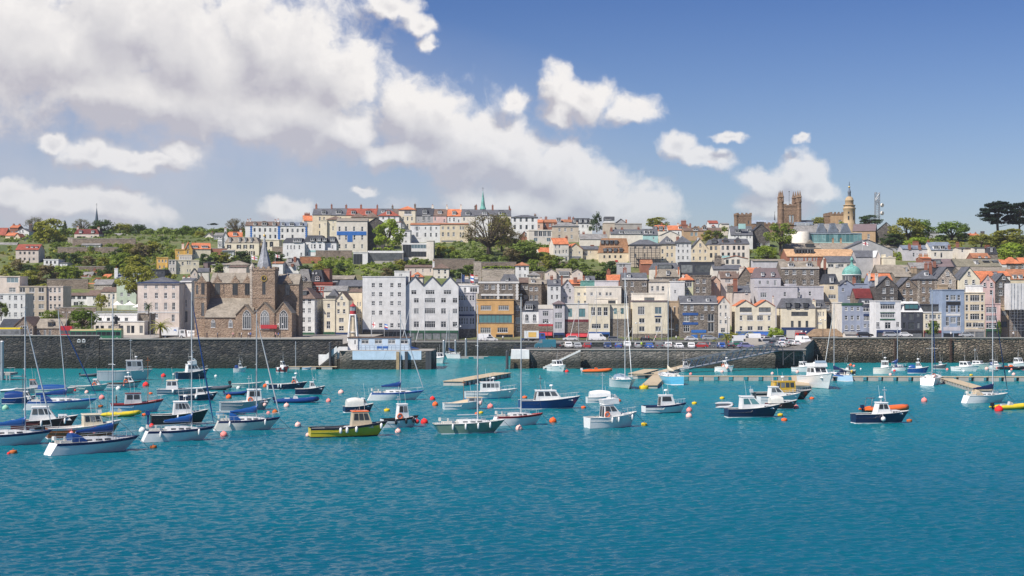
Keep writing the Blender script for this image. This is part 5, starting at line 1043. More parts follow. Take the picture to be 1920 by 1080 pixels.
for xa in(975,1115,1265):
 b=MB();xa_,xb_=q.X(zx(xa)),q.X(zx(xa+132));xm=(xa_+xb_)/2;t=24*K*q.S
 b.prism([(xa_,zz(668)),(xb_,zz(668)),(xm+t,zz(575)),(xm+t,zz(556)),(xm-t,zz(556)),(xm-t,zz(575))],3.9,9.5,'y');build('roof_vent',b,[M('greyblue')],ro)
b=MB();b.box(q.X(zx(750)),q.X(zx(960)),8,12,zz(556)-.5,zz(537));build('clerestory',b,[M('bluegrey')],ro)
for i in range(8):add_win(ro,q.X(zx(768+20*i)),zz(580),15*K*q.S,30*K*q.S,7.9,'b')
q=L('stone_hall','ochre hall with mauve slate roof and dark rubble gable','hall',zx(1600),455,700,yaw=-16,nick='the mauve roofed hall',ext=(1596,1722,416))
q.blk(zx(1395),zx(1660),zy(655),wall='ashlar',dep=16,roof=('gs',zy(560),'mauve'),win=[([zx(1580)],zy(720),30*K,60*K)]);q.blk(zx(1660),zx(1905),zy(655),wall='dstone',y0=2,dep=12,roof=('gf',zy(548),'dslate'),win=[([zx(1805)],zy(580),20*K,20*K,'b')])
q=L('radio_mast','grey lattice telecom mast with two white dishes','mast',zx(1682),412,770,nick='the telecom mast',ext=(1640,1652,358))
b=MB();hz=q.Z(zy(195));hw=26*K*q.S
cs=[(-hw,-hw),(hw,-hw),(hw,hw),(-hw,hw)]
for i,(x,y)in enumerate(cs):
 b.tube([(x,y,-2),(x*.95,y*.95,hz)],.14,5);n=12;x2,y2=cs[(i+1)%4]
 for k in range(n):
  z0,z1=hz*k/n,hz*(k+1)/n;b.tube([(x,y,z0),(x2,y2,z1)],.07,4);b.tube([(x2,y2,z0),(x,y,z1)],.07,4)
for k in range(8):b.tube([(rnd.uniform(-1.3,1.3)*hw,-hw*1.2,hz*(.55+.05*k)),(rnd.uniform(-1.3,1.3)*hw,-hw*1.2,hz*(.62+.055*k))],.22,5)
build('lattice',b,[M('metal')],q.root)
for yy in(350,445):
 b=MB();zc=q.Z(zy(yy));b.lathe2((0,0,0),[(.1,-.1),(22*K*q.S,.1),(24*K*q.S,.5),(22*K*q.S,.9)],14,0);o=build('dish',b,[M('offw')],q.root,(q.X(zx(1726)),-1.2,zc));o.rotation_euler=(R(90),0,R(35))
def spire(label,px,yb,ybase,ytip,d,wpx,mat,top,nick):
 q=L('church_spire',label,'spire',px,yb,d,nick=nick,ext=(px-6,px+6,ytip));r=wpx/2*q.S
 b=MB();b.lathe([(r,-6),(r,q.Z(ybase+6)),(r*1.15,q.Z(ybase+5)),(r*.8,q.Z(ybase)),(r*.5,q.Z(ybase+(ytip-ybase)*.42)),(.06,q.Z(ytip))],0,0,8,0,False);so=build('spire',b,[mat],q.root)
 b=MB();z=q.Z(ytip);b.tube([(0,0,z-.3),(0,0,q.Z(top))],.07,5);b.tube([(-.6,0,(z+q.Z(top))/2+.4),(.6,0,(z+q.Z(top))/2+.4)],.06,4);b.ball((0,0,q.Z(top)),.18,6);build('cross',b,[M('dmetal')],so)
spire('slim dark church spire with teal foot on the left skyline',181.3,452,415,389,790,8.5,col_mat('patinated_lead',(.075,.11,.15),.6),382,'the slim dark spire')
spire('green copper church spire with weathervane behind the ridge terrace',905.5,420,387,358,790,10.5,M('copper'),352,'the green copper spire')
spire('tiny dark distant spire left of the college tower',1452.5,425,408,399,900,2.4,M('slate'),398,'the tiny distant spire')
Z(1360,480)
q=L('domed_arcade','turquoise copper dome with lantern on a white drum','dome',zx(1580),zy(310),548,nick='the turquoise dome',ext=(1590,1627,480));zz=lambda v:q.Z(zy(v));u=K*q.S
b=MB();b.lathe([(112*u,-8),(112*u,zz(228)),(122*u,zz(222)),(122*u,zz(214)),(108*u,zz(213))],0,10,24);build('drum',b,[M('white')],q.root)
for k in range(-3,4):a=k*.38;add_win(q.root,113*u*math.sin(a),zz(285),22*u,50*u,10-113*u*math.cos(a),'n',a)
b=MB();n=24;rows=[]
for i in range(8):
 t=i/7*math.pi/2*.93;r=116*u*math.cos(t);z=zz(214)+112*u*math.sin(t)
 rows.append([(r*(1+.02*(k%2))*math.cos(2*math.pi*k/(n*2)),10+r*(1+.02*(k%2))*math.sin(2*math.pi*k/(n*2)),z)for k in range(n*2)])
b.loft(rows,0,True,True,True);do=build('dome',b,[M('copper')],q.root)
b=MB();b.lathe([(30*u,zz(108)),(30*u,zz(98)),(16*u,zz(92)),(14*u,zz(50)),(24*u,zz(44)),(22*u,zz(30)),(10*u,zz(12)),(4*u,zz(6)),(2*u,zz(-8))],0,10,12);build('lantern',b,[M('copper')],do)
q=L('market_hut','low hut with broad tan hipped roof by the right quay wall','hut',zx(1205),634,470,nick='the tan roofed hut',ext=(1514,1585,615))
q.blk(zx(985),zx(1425),zy(955),wall='stone',roof=('hip',zy(868),'hutb'),dep=4.4)
q=L('hut','white sheeted kiosk roof right of the tan roofed hut','kiosk',zx(1500),634,466);q.blk(zx(1430),zx(1570),zy(935),wall='offw',roof=('gs',zy(900),'lslate'),dep=4)
Z(0,500)
q=L('statue','dark bronze statue of a robed figure on a granite pedestal','statue',zx(1380),633,432,nick='the bronze statue',ext=(212,224,590));zz=lambda v:q.Z(zy(v))
b=MB();b.hexa([(-1.6,-1.6,-1),(1.6,-1.6,-1),(1.6,1.6,-1),(-1.6,1.6,-1)],[(-.95,-.95,zz(692)),(.95,-.95,zz(692)),(.95,.95,zz(692)),(-.95,.95,zz(692))]);b.box(-1.1,1.1,-1.1,1.1,zz(692)+.003,zz(685));build('pedestal',b,[M('pstone')],q.root)
b=MB();z0=zz(685);hh=zz(572)-z0
b.loft([[(math.cos(2*math.pi*k/10)*rx+ox,math.sin(2*math.pi*k/10)*ry,z0+hh*t)for k in range(10)]for t,rx,ry,ox in((0,.62,.5,0),(.3,.5,.42,.02),(.55,.46,.38,0),(.72,.58,.36,-.03),(.82,.5,.3,-.03),(.85,.16,.16,-.02),(.88,.18,.2,-.02),(.93,.21,.24,-.02),(.98,.17,.18,-.02),(1.,.05,.05,-.02))],0,True,True,True)
b.tube([(-.5,0,z0+hh*.78),(-.62,-.25,z0+hh*.58),(-.35,-.5,z0+hh*.5)],[.16,.13,.08],6);b.tube([(.46,0,z0+hh*.78),(.6,-.1,z0+hh*.58),(.5,-.32,z0+hh*.42)],[.16,.13,.08],6)
build('figure',b,[col_mat('dark_bronze',(.03,.035,.04),.45,.1,metal=.6,streak=0)],q.root)
Z(1620,490)
q=L('scaffolding','tall scaffold wrapped in white sheeting at the right edge','scaffold',zx(1820),632,476,nick='the white sheeted scaffold',ext=(1891,1920,531));zz=lambda v:q.Z(zy(v));xa,xb=q.X(zx(1722)),q.X(zx(1960))
b=MB();nx_=10;nz_=9;vs=[]
for j in range(nz_+1):
 for i in range(nx_+1):vs.append((xa+(xb-xa)*i/nx_,-2.2+.16*math.sin(i*2.1+j)*math.cos(j*1.3),zz(578)+(zz(266)-zz(578))*j/nz_))
b.add(vs,[(j*(nx_+1)+i,j*(nx_+1)+i+1,(j+1)*(nx_+1)+i+1,(j+1)*(nx_+1)+i)for j in range(nz_)for i in range(nx_)],0,True)
b.box(xa,xa+.05,-2.0,4,zz(578),zz(266));b.box(xa,xb,-2.0,4,zz(266),zz(266)+.08);build('sheeting',b,[M('hotelw')],q.root)
b=MB()
for i in range(7):
 x=xa+(xb-xa)*i/6
 for y in(-2.3,-1.0):b.tube([(x,y,0),(x,y,zz(262))],.05,4)
for k in range(8):
 z=1.9*k+2
 if z<zz(575):b.box(xa,xb,-2.3,-1.0,z,z+.06);b.tube([(xa,-2.35,z+1),(xb,-2.35,z+1)],.04,4)
build('scaffold_frame',b,[M('metal')],q.root)
Z(1120,340)
q=L('scaffolding','grey tube scaffolding standing against the house in the cream row','scaffold',zx(566),zy(1010),626,nick='the tube scaffolding');zz=lambda v:q.Z(zy(v));xa,xb=q.X(zx(390)),q.X(zx(745));b=MB()
for i in range(8):
 x=xa+(xb-xa)*i/7;b.tube([(x,-.3,-2),(x,-.3,zz(785))],.09,4);b.tube([(x,-1.4,-2),(x,-1.4,zz(785))],.09,4)
for z in(zz(985),zz(910),zz(850),zz(800)):b.box(xa,xb,-1.5,-.3,z,z+.12);b.tube([(xa,-1.5,z+1),(xb,-1.5,z+1)],.07,4)
b.tube([(xa+9,-1.5,zz(985)),(xa+12,-1.5,zz(850))],.09,4);build('scaffold_frame',b,[M('dmetal')],q.root)
# -- quays, walls, pontoons, harbour furniture
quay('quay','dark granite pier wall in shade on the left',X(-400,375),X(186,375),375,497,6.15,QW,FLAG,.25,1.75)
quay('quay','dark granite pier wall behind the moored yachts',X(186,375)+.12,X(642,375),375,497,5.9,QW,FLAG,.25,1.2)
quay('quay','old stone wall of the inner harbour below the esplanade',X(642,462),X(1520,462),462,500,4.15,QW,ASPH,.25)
quay('quay','stone car park pier right of the harbour mouth',X(988,375),X(1512,375),376,402,4.45,QA,ASPH,.3)
quay('quay','car park quay joining the pier to the esplanade',X(1372,400),X(1512,375)-.1,402.2,461.6,4.35,QA,ASPH,.3)
quay('quay','rugged boulder faced quay wall on the right',X(1524,411),X(2300,411),411,497,5.0,QR,ASPH,.25,1.55)
m_=MB();m_.hexa([(X(1505,380),380,-4),(X(1524,412),410.4,-4),(X(1524,412),450,-4),(X(1505,380),450,-4)],[(X(1505,380),380,4.3),(X(1524,412),410.4,6.4),(X(1524,412),450,6.4),(X(1505,380),450,4.3)])
tag(build('quay',m_,[QA]),'sloping corner of the quay wall beside the right boulder wall',kind='structure')
q=L('pier_head','rounded stone pier head painted white at the top','pier',974,692,374,nick='the white pier head',ext=(955,993,656))
r=19*q.S*1.0;b=MB();b.hexa([(-r,-.4,-4),(r-.1,-.4,-4),(r-.1,6,-4),(-r,6,-4)],[(-r+.3,0,q.Z(673)),(r-.1,0,q.Z(673)),(r-.1,6,q.Z(673)),(-r+.3,6,q.Z(673))]);build('stone_base',b,[QB],q.root)
b=MB();b.hexa([(-r+.3,0,q.Z(673)+.003),(r-.1,0,q.Z(673)+.003),(r-.1,6,q.Z(673)+.003),(-r+.3,6,q.Z(673)+.003)],[(-r+.5,.1,q.Z(656)),(r-.1,.1,q.Z(656)),(r-.1,6,q.Z(656)),(-r+.5,6,q.Z(656))]);build('painted_top',b,[M('white')],q.root)
q=L('pier_head','stone pier end with pale blue painted band under the lighthouse station','pier',722,692.6,370,nick='the lighthouse pier',ext=(633,812,658));zt=q.Z(658)
b=MB();x0,x1=q.X(633),q.X(812);arc=[(x0+3.2-3.2*math.cos(t),3.2-3.2*math.sin(t))for t in(0,.4,.8,1.2,1.57)]
poly=arc+[(x1-1.5,0),(x1,2),(x1,17),(q.X(692),17),(q.X(692),91),(x0,91)]
b.prism(poly,-4,zt,'z');build('stone_base',b,[QA],q.root)
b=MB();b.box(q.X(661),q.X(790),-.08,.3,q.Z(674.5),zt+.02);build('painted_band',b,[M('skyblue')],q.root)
b=MB();b.box(x0+.3,x1-.3,.1,16.9,zt+.004,zt+.03);b.box(x0+.3,q.X(692)-.2,16.903,90.9,zt+.004,zt+.03);build('paving',b,[FLAG],q.root)
for px in(746,762,801,806):
 b=MB();b.box(q.X(px)-.35,q.X(px)+.35,-.75,-.1,-3,q.Z(659));build('timber_fender',b,[M('timber')if px==746 else M('dmetal')],q.root)
q=L('harbour_station','long pale blue station building with white end on the pier','station',720,656.5,377,nick='the pale blue pier station',ext=(652,768,633))
q.blk(671,768,634,wall='skyblue',roof=('flat',632.5,'brown'),dep=6,fd=1,win=[([684.5,709.5,734.5,758],640.5,14,8.4,'m')],quoin=None);q.blk(652.5,671,634,wall='white',roof=('flat',632.5,'brown'),y0=-.3,dep=8,fd=1,win=[([666],641.5,2.6,8,'n')])  # white building; front wall coloured blue to imitate sky-lit shade
b=MB();zr=q.Z(650)
for i in range(13):x=q.X(671+97*i/12);b.tube([(x,-2.6,-.3),(x,-2.6,zr+.3)],.04,4)
for z in(zr+.28,zr-.2):b.tube([(q.X(671),-2.6,z),(q.X(768),-2.6,z)],.035,4)
build('railing',b,[M('navy')],q.root)
for px in(713,724):
 b=MB();x=q.X(px);b.box(x-.65,x+.65,-2.2,-1.9,.45,.55);b.box(x-.65,x+.65,-1.9,-1.8,.56,1.0);b.box(x-.6,x-.5,-2.2,-1.85,0,.45);b.box(x+.5,x+.6,-2.2,-1.85,0,.45);o=build('bench',b,[M('royal')]);o.location=q.root.location
 tag(o,'dark blue bench in front of the white pier station, '+('nearer the white end' if px==713 else 'nearer the middle window'),'bench','benches on the lighthouse pier')
q=L('lighthouse','small white lighthouse with cream shaft, splayed legs and red lantern','lighthouse',660.5,633,396,nick='the small lighthouse',ext=(650,672,566))
Z(540,500);zz=lambda v:q.Z(zy(v));u=K*q.S
b=MB();b.lathe([(42*u,-1),(30*u,zz(575))],0,2,12);build('shaft',b,[M('cream')],q.root)
for a in(.5,1.5,2.5,3.5):
 b=MB();t=a*math.pi/2;b.tube([(62*u*math.cos(t)*1.25,2+62*u*math.sin(t)*1.25,-1),(36*u*math.cos(t)*1.25,2+36*u*math.sin(t)*1.25,zz(572))],.24,6);build('leg',b,[M('white')],q.root)
b=MB();b.lathe([(46*u,zz(580)),(46*u,zz(568)),(38*u,zz(567))],0,2,14,0);b.lathe([(50*u,zz(785)),(50*u,zz(775))],0,2,14,0);build('gallery',b,[M('white')],q.root)
b=MB();b.lathe([(37*u,zz(568)),(37*u,zz(526))],0,2,14);build('lantern_base',b,[M('awnred')],q.root)
b=MB();b.lathe([(30*u,zz(526)),(30*u,zz(472))],0,2,12);lo=build('lantern_glass',b,[M('bglass')],q.root)
b=MB();b.lathe([(40*u,zz(473)),(38*u,zz(468)),(6*u,zz(436)),(5*u,zz(424)),(1*u,zz(405))],0,2,14)
for k in range(6):a=k*math.pi/3;b.tube([(32*u*math.cos(a),2+32*u*math.sin(a),zz(526)),(32*u*math.cos(a),2+32*u*math.sin(a),zz(470))],.06,4,1)
build('lantern_roof',b,[M('awnred'),M('white')],q.root)
def stairs(label,pts,d,nick):
 """stone flight with a white solid balustrade: pts = (px, py) of the tread line"""
 (xa,ya),(xb,yb_)=pts[0],pts[-1];q=L('stone_stairs',label,'stairs',xa,ya,d,nick=nick)
 n=16;b=MB();dx=(q.X(xb))/n;dz=q.Z(yb_)/n
 for i in range(n):b.box(min(i*dx,(i+1)*dx),max(i*dx,(i+1)*dx),-1.5,-.02,(i+1)*dz-.35,(i+1)*dz);b.box(min(i*dx,(i+1)*dx),max(i*dx,(i+1)*dx),-1.5,-.02,-3,(i+1)*dz-.353,1)
 build('steps',b,[CAP,QA],q.root);b=MB()
 b.hexa([(0,-1.62,.1),(q.X(xb),-1.62,q.Z(yb_)+.1),(q.X(xb),-1.51,q.Z(yb_)+.1),(0,-1.51,.1)],[(0,-1.62,1.5),(q.X(xb),-1.62,q.Z(yb_)+1.5),(q.X(xb),-1.51,q.Z(yb_)+1.5),(0,-1.51,1.5)])if nick=='the white stairs' else b.hexa([(0,-1.55,-.35),(q.X(xb),-1.55,q.Z(yb_)-.35),(q.X(xb),-1.51,q.Z(yb_)-.35),(0,-1.51,-.35)],[(0,-1.55,.12),(q.X(xb),-1.55,q.Z(yb_)+.12),(q.X(xb),-1.51,q.Z(yb_)+.12),(0,-1.51,.12)])
 build('balustrade',b,[M('white' if nick=='the white stairs' else 'trim')],q.root);return q
stairs('white walled stone stairs climbing to the lighthouse pier',[(600,686),(633,660)],373,'the white stairs')
q=L('landing','white landing wall left of the white stairs','wall',605,684,372.5);b=MB();b.box(q.X(597.5),q.X(618),-.3,-.1,0,q.Z(664.5));b.hexa([(q.X(618),-.3,q.Z(684)),(q.X(652),-.3,q.Z(660)),(q.X(652),-.1,q.Z(660)),(q.X(618),-.1,q.Z(684))],[(q.X(618),-.3,q.Z(664)),(q.X(636),-.3,q.Z(650)),(q.X(636),-.1,q.Z(650)),(q.X(618),-.1,q.Z(664))]);b.box(q.X(636),q.X(652),-.31,-.1,q.Z(660),q.Z(650));build('landing_wall',b,[M('white')],q.root)
stairs('narrow pale stone steps down the car park pier',[(1018,689),(1088,656)],374.5,'the pale pier steps')
def pontoon(label,pts,zt,mat,nick,w=2.4,fl=1.0,gaps=True):
 (xa,ya),(xb,yb_)=pts;da,db=dw(ya,zt),dw(yb_,zt);A=Vector((X(xa,da),da,0));B_=Vector((X(xb,db),db,0));ln=(B_-A).length;ang=math.atan2((B_-A).y,(B_-A).x)
 o=thing('pontoon',A,label,'pontoon',ang);BLD.append((min(xa,xb),max(xa,xb),min(ya,yb_),max(ya,yb_),nick))
 b=MB();b.box(0,ln,-w/2,w/2,zt-.12,zt);build('deck',b,[mat],o)
 n=max(2,int(ln/3.0))
 for i in range(n):
  b=MB();b.box(ln*(i+.06)/n,ln*(i+(.72 if gaps else.94))/n,-w/2+.05,w/2-.05,-.5,zt-.123);build('float',b,[M('concrete')],o)
 return o
pontoon('long pale pontoon with concrete floats across the harbour',[(1262,704.5),(1935,706)],.95,M('deckwood'),'the long pontoon',2.2)
pontoon('pontoon arm between the white sloop and the blue ketch',[(1218,721.5),(1240,700)],.7,M('deckwood'),'the pontoon arm',3.0)
pontoon('upper pontoon arm leading to the gangway foot',[(1232,699),(1290,684)],.8,M('deckwood'),'the upper pontoon arm',2.6)
pontoon('short pontoon walkway behind the white sloop',[(1190,703),(1232,701.8)],.8,M('deckwood'),'the short pontoon walkway',1.8)
pontoon('sloping pontoon ramp behind the white sloop',[(1192,700),(1222,692)],.8,M('deckwood'),'the pontoon ramp',3.4)
pontoon('diagonal pontoon finger beside the white racing yacht on the right',[(1774,709),(1850,731)],.8,M('deckwood'),'the diagonal pontoon finger',2.6)
pontoon('pontoon finger between pilot boat and white flybridge cruiser',[(1497,704),(1503,722)],.9,M('deckwood'),'the pontoon finger',3.0)
pontoon('isolated timber raft floating in mid harbour',[(850,714.5),(942,698.5)],.9,M('deckwood'),'the timber raft',4.2)
pontoon('pale wooden landing stage at the foot of the left pier',[(541,687),(632,687)],.7,M('deckwood'),'the wooden landing stage',1.8)
pontoon('far pontoon in the inner harbour behind the lighthouse pier',[(858,668),(915,668)],.6,M('concrete'),'the inner pontoon',2.0)
da,db=dw(691,.9),376.;A=Vector((X(1285,da),da,.9));B_=Vector((X(1462,db),db-.6,4.5));v=B_-A
q=thing('gangway',A,'sloping steel truss gangway from the pontoon up to the car park','gangway',math.atan2(v.y,v.x));BLD.append((1285,1462,655,690,'the steel gangway'))
ln=math.hypot(v.x,v.y);sl=v.z/ln;b=MB();n=14;hh=1.9
for y in(-.9,.9):
 b.tube([(0,y,0),(ln,y,ln*sl)],.11,5);b.tube([(0,y,hh),(ln,y,ln*sl+hh)],.11,5)
 for i in range(n):
  xa,xm,xb=ln*i/n,ln*(i+.5)/n,ln*(i+1)/n;b.tube([(xa,y,xa*sl),(xm,y,xm*sl+hh)],.08,4);b.tube([(xm,y,xm*sl+hh),(xb,y,xb*sl)],.08,4)
 for k in(.35,.7,1.05):b.tube([(0,y*.97,k),(ln,y*.97,ln*sl+k)],.035,4)
build('truss',b,[M('metal')],q);b=MB();b.hexa([(0,-.85,-.05),(ln,-.85,ln*sl-.05),(ln,.85,ln*sl-.05),(0,.85,-.05)],[(0,-.85,.05),(ln,-.85,ln*sl+.05),(ln,.85,ln*sl+.05),(0,.85,.05)]);build('walkway',b,[M('metal')],q)
q=L('jetty','steel trestle platform at the top of the gangway','jetty',1470,657,374.8);b=MB();b.box(q.X(1450),q.X(1505),-1.4,1.5,-.1,.1)
for px in(1467,1487):b.tube([(q.X(px),-1.2,0),(q.X(px),-1.2,-3.5)],.16,6);b.tube([(q.X(px),-1.2,-.2),(q.X(1487 if px==1467 else 1467),-1.2,-2.4)],.07,4)
build('platform',b,[M('dmetal')],q.root)
q=L('jetty','grey timber jetty with white pile at the left edge','jetty',4,713,318,nick='the left edge jetty',ext=(0,30,693));b=MB();b.box(q.X(-40),q.X(19),0,5,1.0,1.5);build('deck',b,[M('concrete')],q.root);b=MB()
for px in(-20,-12,-4,4,12,18):b.box(q.X(px)-.15,q.X(px)+.15,.05,.35,-2,1.0)
for px in(-6,2,10,18,27):b.tube([(q.X(px),.3,1.5),(q.X(px),.3,2.6)],.04,4)
b.tube([(q.X(-10),.3,2.6),(q.X(27),.3,2.6)],.04,4);b.box(q.X(19.2),q.X(45),.5,1.6,.7,.85);build('frame',b,[M('metal')],q.root)
b=MB();b.tube([(0,0,-3),(0,0,q.Z(640))],.36,12);b.lathe([(.4,q.Z(641)),(.28,q.Z(639))],0,0,12,1);build('pile',b,[M('metal'),M('wframe')],q.root)
def pile(px,yt,yb,d,r,mat,label):
 o=L('mooring_pile',label,'pile',px,yb,d);b=MB();b.tube([(0,0,-2),(0,0,o.Z(yt))],r,10);b.lathe([(r*1.05,o.Z(yt)+.003),(r*.6,o.Z(yt)+.25)],0,0,10,0);build('post',b,[mat],o.root);return o
pile(873.5,636,669,455,.32,M('metal'),'pale steel mooring pile in front of the inner harbour wall')
pile(853.8,638.5,668,462-5,.3,M('metal'),'slim steel mooring pile left of the pale steel pile')
pile(832,639,676,430,.35,M('metal'),'steel pile beside the cruiser at the harbour mouth')
pile(950.8,659,692,372,.35,M('dmetal'),'dark timber dolphin pile left of the white pier head')
pile(619,643,685,371,.3,M('dmetal'),'dark rusty post on the landing stage by the white stairs')
pile(554.5,642,686,371,.12,M('metal'),'thin mast like post with crossbar on the landing stage')
def rail(label,x0,x1,yb,d,h=1.1,mat='metal',n=None):
 q=L('railing',label,'railing',x0,yb,d);ln=q.X(x1);n=n or max(3,int(ln/2.2));b=MB()
 for i in range(n+1):b.tube([(ln*i/n,0,-.1),(ln*i/n,0,h)],.035,4)
 for z in(h,h*.6,h*.25):b.tube([(0,0,z),(ln,0,z)],.03,4)
 build('rails',b,[M(mat)],q.root)
rail('dark steel railing along the car park pier edge',1000,1460,655.2,377,1.1,'dmetal')
rail('thin railing along the esplanade wall behind the parked cars',820,1370,641,463,1.1,'dmetal')
rail('railing in front of the pier head by the teal van',965,1000,656,377,1.1,'navy')
for px,w_ in((1534.5+144,3.4),(1783,4.2)):
 q=L('wall_ladder','rust stained ladder recess in the boulder wall, '+('below the white restaurant' if px<1700 else 'below the blue painted shop'),'ladder',px,680,410.6);b=MB();hw=w_/2*q.S
 b.box(-hw,hw,-.25,.2,-2,q.Z(635))
 for k in range(14):b.box(-hw*.7,hw*.7,-.34,-.253,.2+.42*k,.28+.42*k)
 build('ladder',b,[col_mat('rusty_iron',(.075,.045,.035),.9,.3)],q.root)
q=L('wall_signs','pair of white framed mooring signs on the shaded left pier wall','sign',152.5,641,374.3);b=MB()
for px in(148,157):x=q.X(px);b.box(x-.38,x+.38,-.1,0,-.1,.05);b.box(x-.38,x-.28,-.1,0,.053,.55);b.box(x+.28,x+.38,-.1,0,.053,.55);b.prism([(x-.27,.45),(x+.27,.45),(x+.16,.7),(x-.16,.7)],-.1,0,'y')
build('sign_frame',b,[M('wframe')],q.root)
def lamp(px,yt,yb,d,label,kind=1):
 o=L('street_lamp',label,'street lamp',px,yb,d);h=o.Z(yt);b=MB();b.tube([(0,0,-.5),(0,0,h)],.09,6,0,.05);build('post',b,[M('dmetal' if kind==2 else 'metal')],o.root)
 for s_ in((-1,1)if kind!=3 else(1,)):
  b=MB()
  if kind==2:b.tube([(0,0,h-.3),(s_*.55,0,h-.1)],.04,4,1);b.ball((s_*.6,0,h-.32),.24,8)
  else:b.tube([(0,0,h),(s_*.9,0,h+.1)],.04,4,1);b.box(s_*.9-.35,s_*.9+.35,-.14,.14,h+.05,h+.18)
  build('lamp_head',b,[M('wframe'),M('dmetal')],o.root)
 return o
for a in((124.5,586,628,442,'double headed street lamp beside the red bus'),(172,587,628,440,'double headed street lamp above the green buses'),(281.5,588,630,440,'double headed street lamp right of the white seafront pub'),(289,598,630,445,'slim single lamp left of the palm tree',3),(526,606,632,440,'globe lamp in front of the church gables',2),(860,610,640,468,'globe lamp in front of the ribbon window office',2),(1027,604,640,468,'globe lamp in front of the red signed shop',2),(1158,584,640,464,'double headed lamp in front of the twin bay cream office'),(1196,604,640,466,'globe lamp left of the cream esplanade hotel',2),(1259,576,640,466,'tall single lamp in front of the tan side wing',3),(1364,594,640,466,'globe lamp in front of the narrow white gable',2),(1543,598,632,440,'white globe lamp left of the tan roofed hut',2),(1507,620,648,420,'short blue quay lamp beside the red truck',2),(696,593,633,440,'single lamp in front of the big white hotel',3),(1682,617,634,415,'pale lamp post on the boulder wall below the white restaurant',3)):lamp(*a)
# -- vegetation
def leaf_mat():
 m=bpy.data.materials.new('foliage');m.use_nodes=True;nt=m.node_tree;nt.nodes.clear()
 out=N(nt,'ShaderNodeOutputMaterial');oi=N(nt,'ShaderNodeObjectInfo');p=wpos(nt)
 n1=noise(nt,p,.45,3,.6);n2=noise(nt,p,2.6,2,.5)
 c=mixc(nt,1.,oi.outputs['Color'],ramp(nt,n1,[(.32,(.62,.66,.6)),(.68,(1.35,1.3,1.25))]),'MULTIPLY')
 c=mixc(nt,1.,c,ramp(nt,n2,[(.3,(.8,)*3),(.7,(1.2,)*3)]),'MULTIPLY')
 d=N(nt,'ShaderNodeBsdfDiffuse');t=N(nt,'ShaderNodeBsdfTranslucent');nt.links.new(c,d.inputs[0]);nt.links.new(mixc(nt,1.,c,(1.1,1.25,.6),'MULTIPLY'),t.inputs[0])
 mx=N(nt,'ShaderNodeMixShader');mx.inputs[0].default_value=.38;nt.links.new(d.outputs[0],mx.inputs[1]);nt.links.new(t.outputs[0],mx.inputs[2]);nt.links.new(mx.outputs[0],out.inputs[0])
 return m
LEAF=leaf_mat();BARK=col_mat('bark',(.085,.065,.05),.9,.25,2.,streak=0)
LEAFK=1.75
def leaves(b,c,r,n,size,rg,flat=1.,up=.35):
 """leaf-sprays scattered through one clump, denser towards its skin"""
 for _ in range(n):
  while True:
   v=Vector((rg.uniform(-1,1),rg.uniform(-1,1),rg.uniform(-1,1)))
   if.05<v.length<1:break
  v=v.normalized()*v.length**.55;p=Vector(c)+Vector((v.x*r,v.y*r,v.z*r*flat))
  nrm=(v*.9+Vector((rg.gauss(0,.5),rg.gauss(0,.5),rg.gauss(up,.5)))).normalized();a=nrm.orthogonal().normalized();a.rotate(Matrix.Rotation(rg.uniform(0,6.28),3,nrm));q=nrm.cross(a);s=size*LEAFK*rg.uniform(.6,1.25)
  b.add([p-a*s,p-q*s*.55,p+a*s,p+q*s*.55],[(0,1,2,3)])
CROWN={}
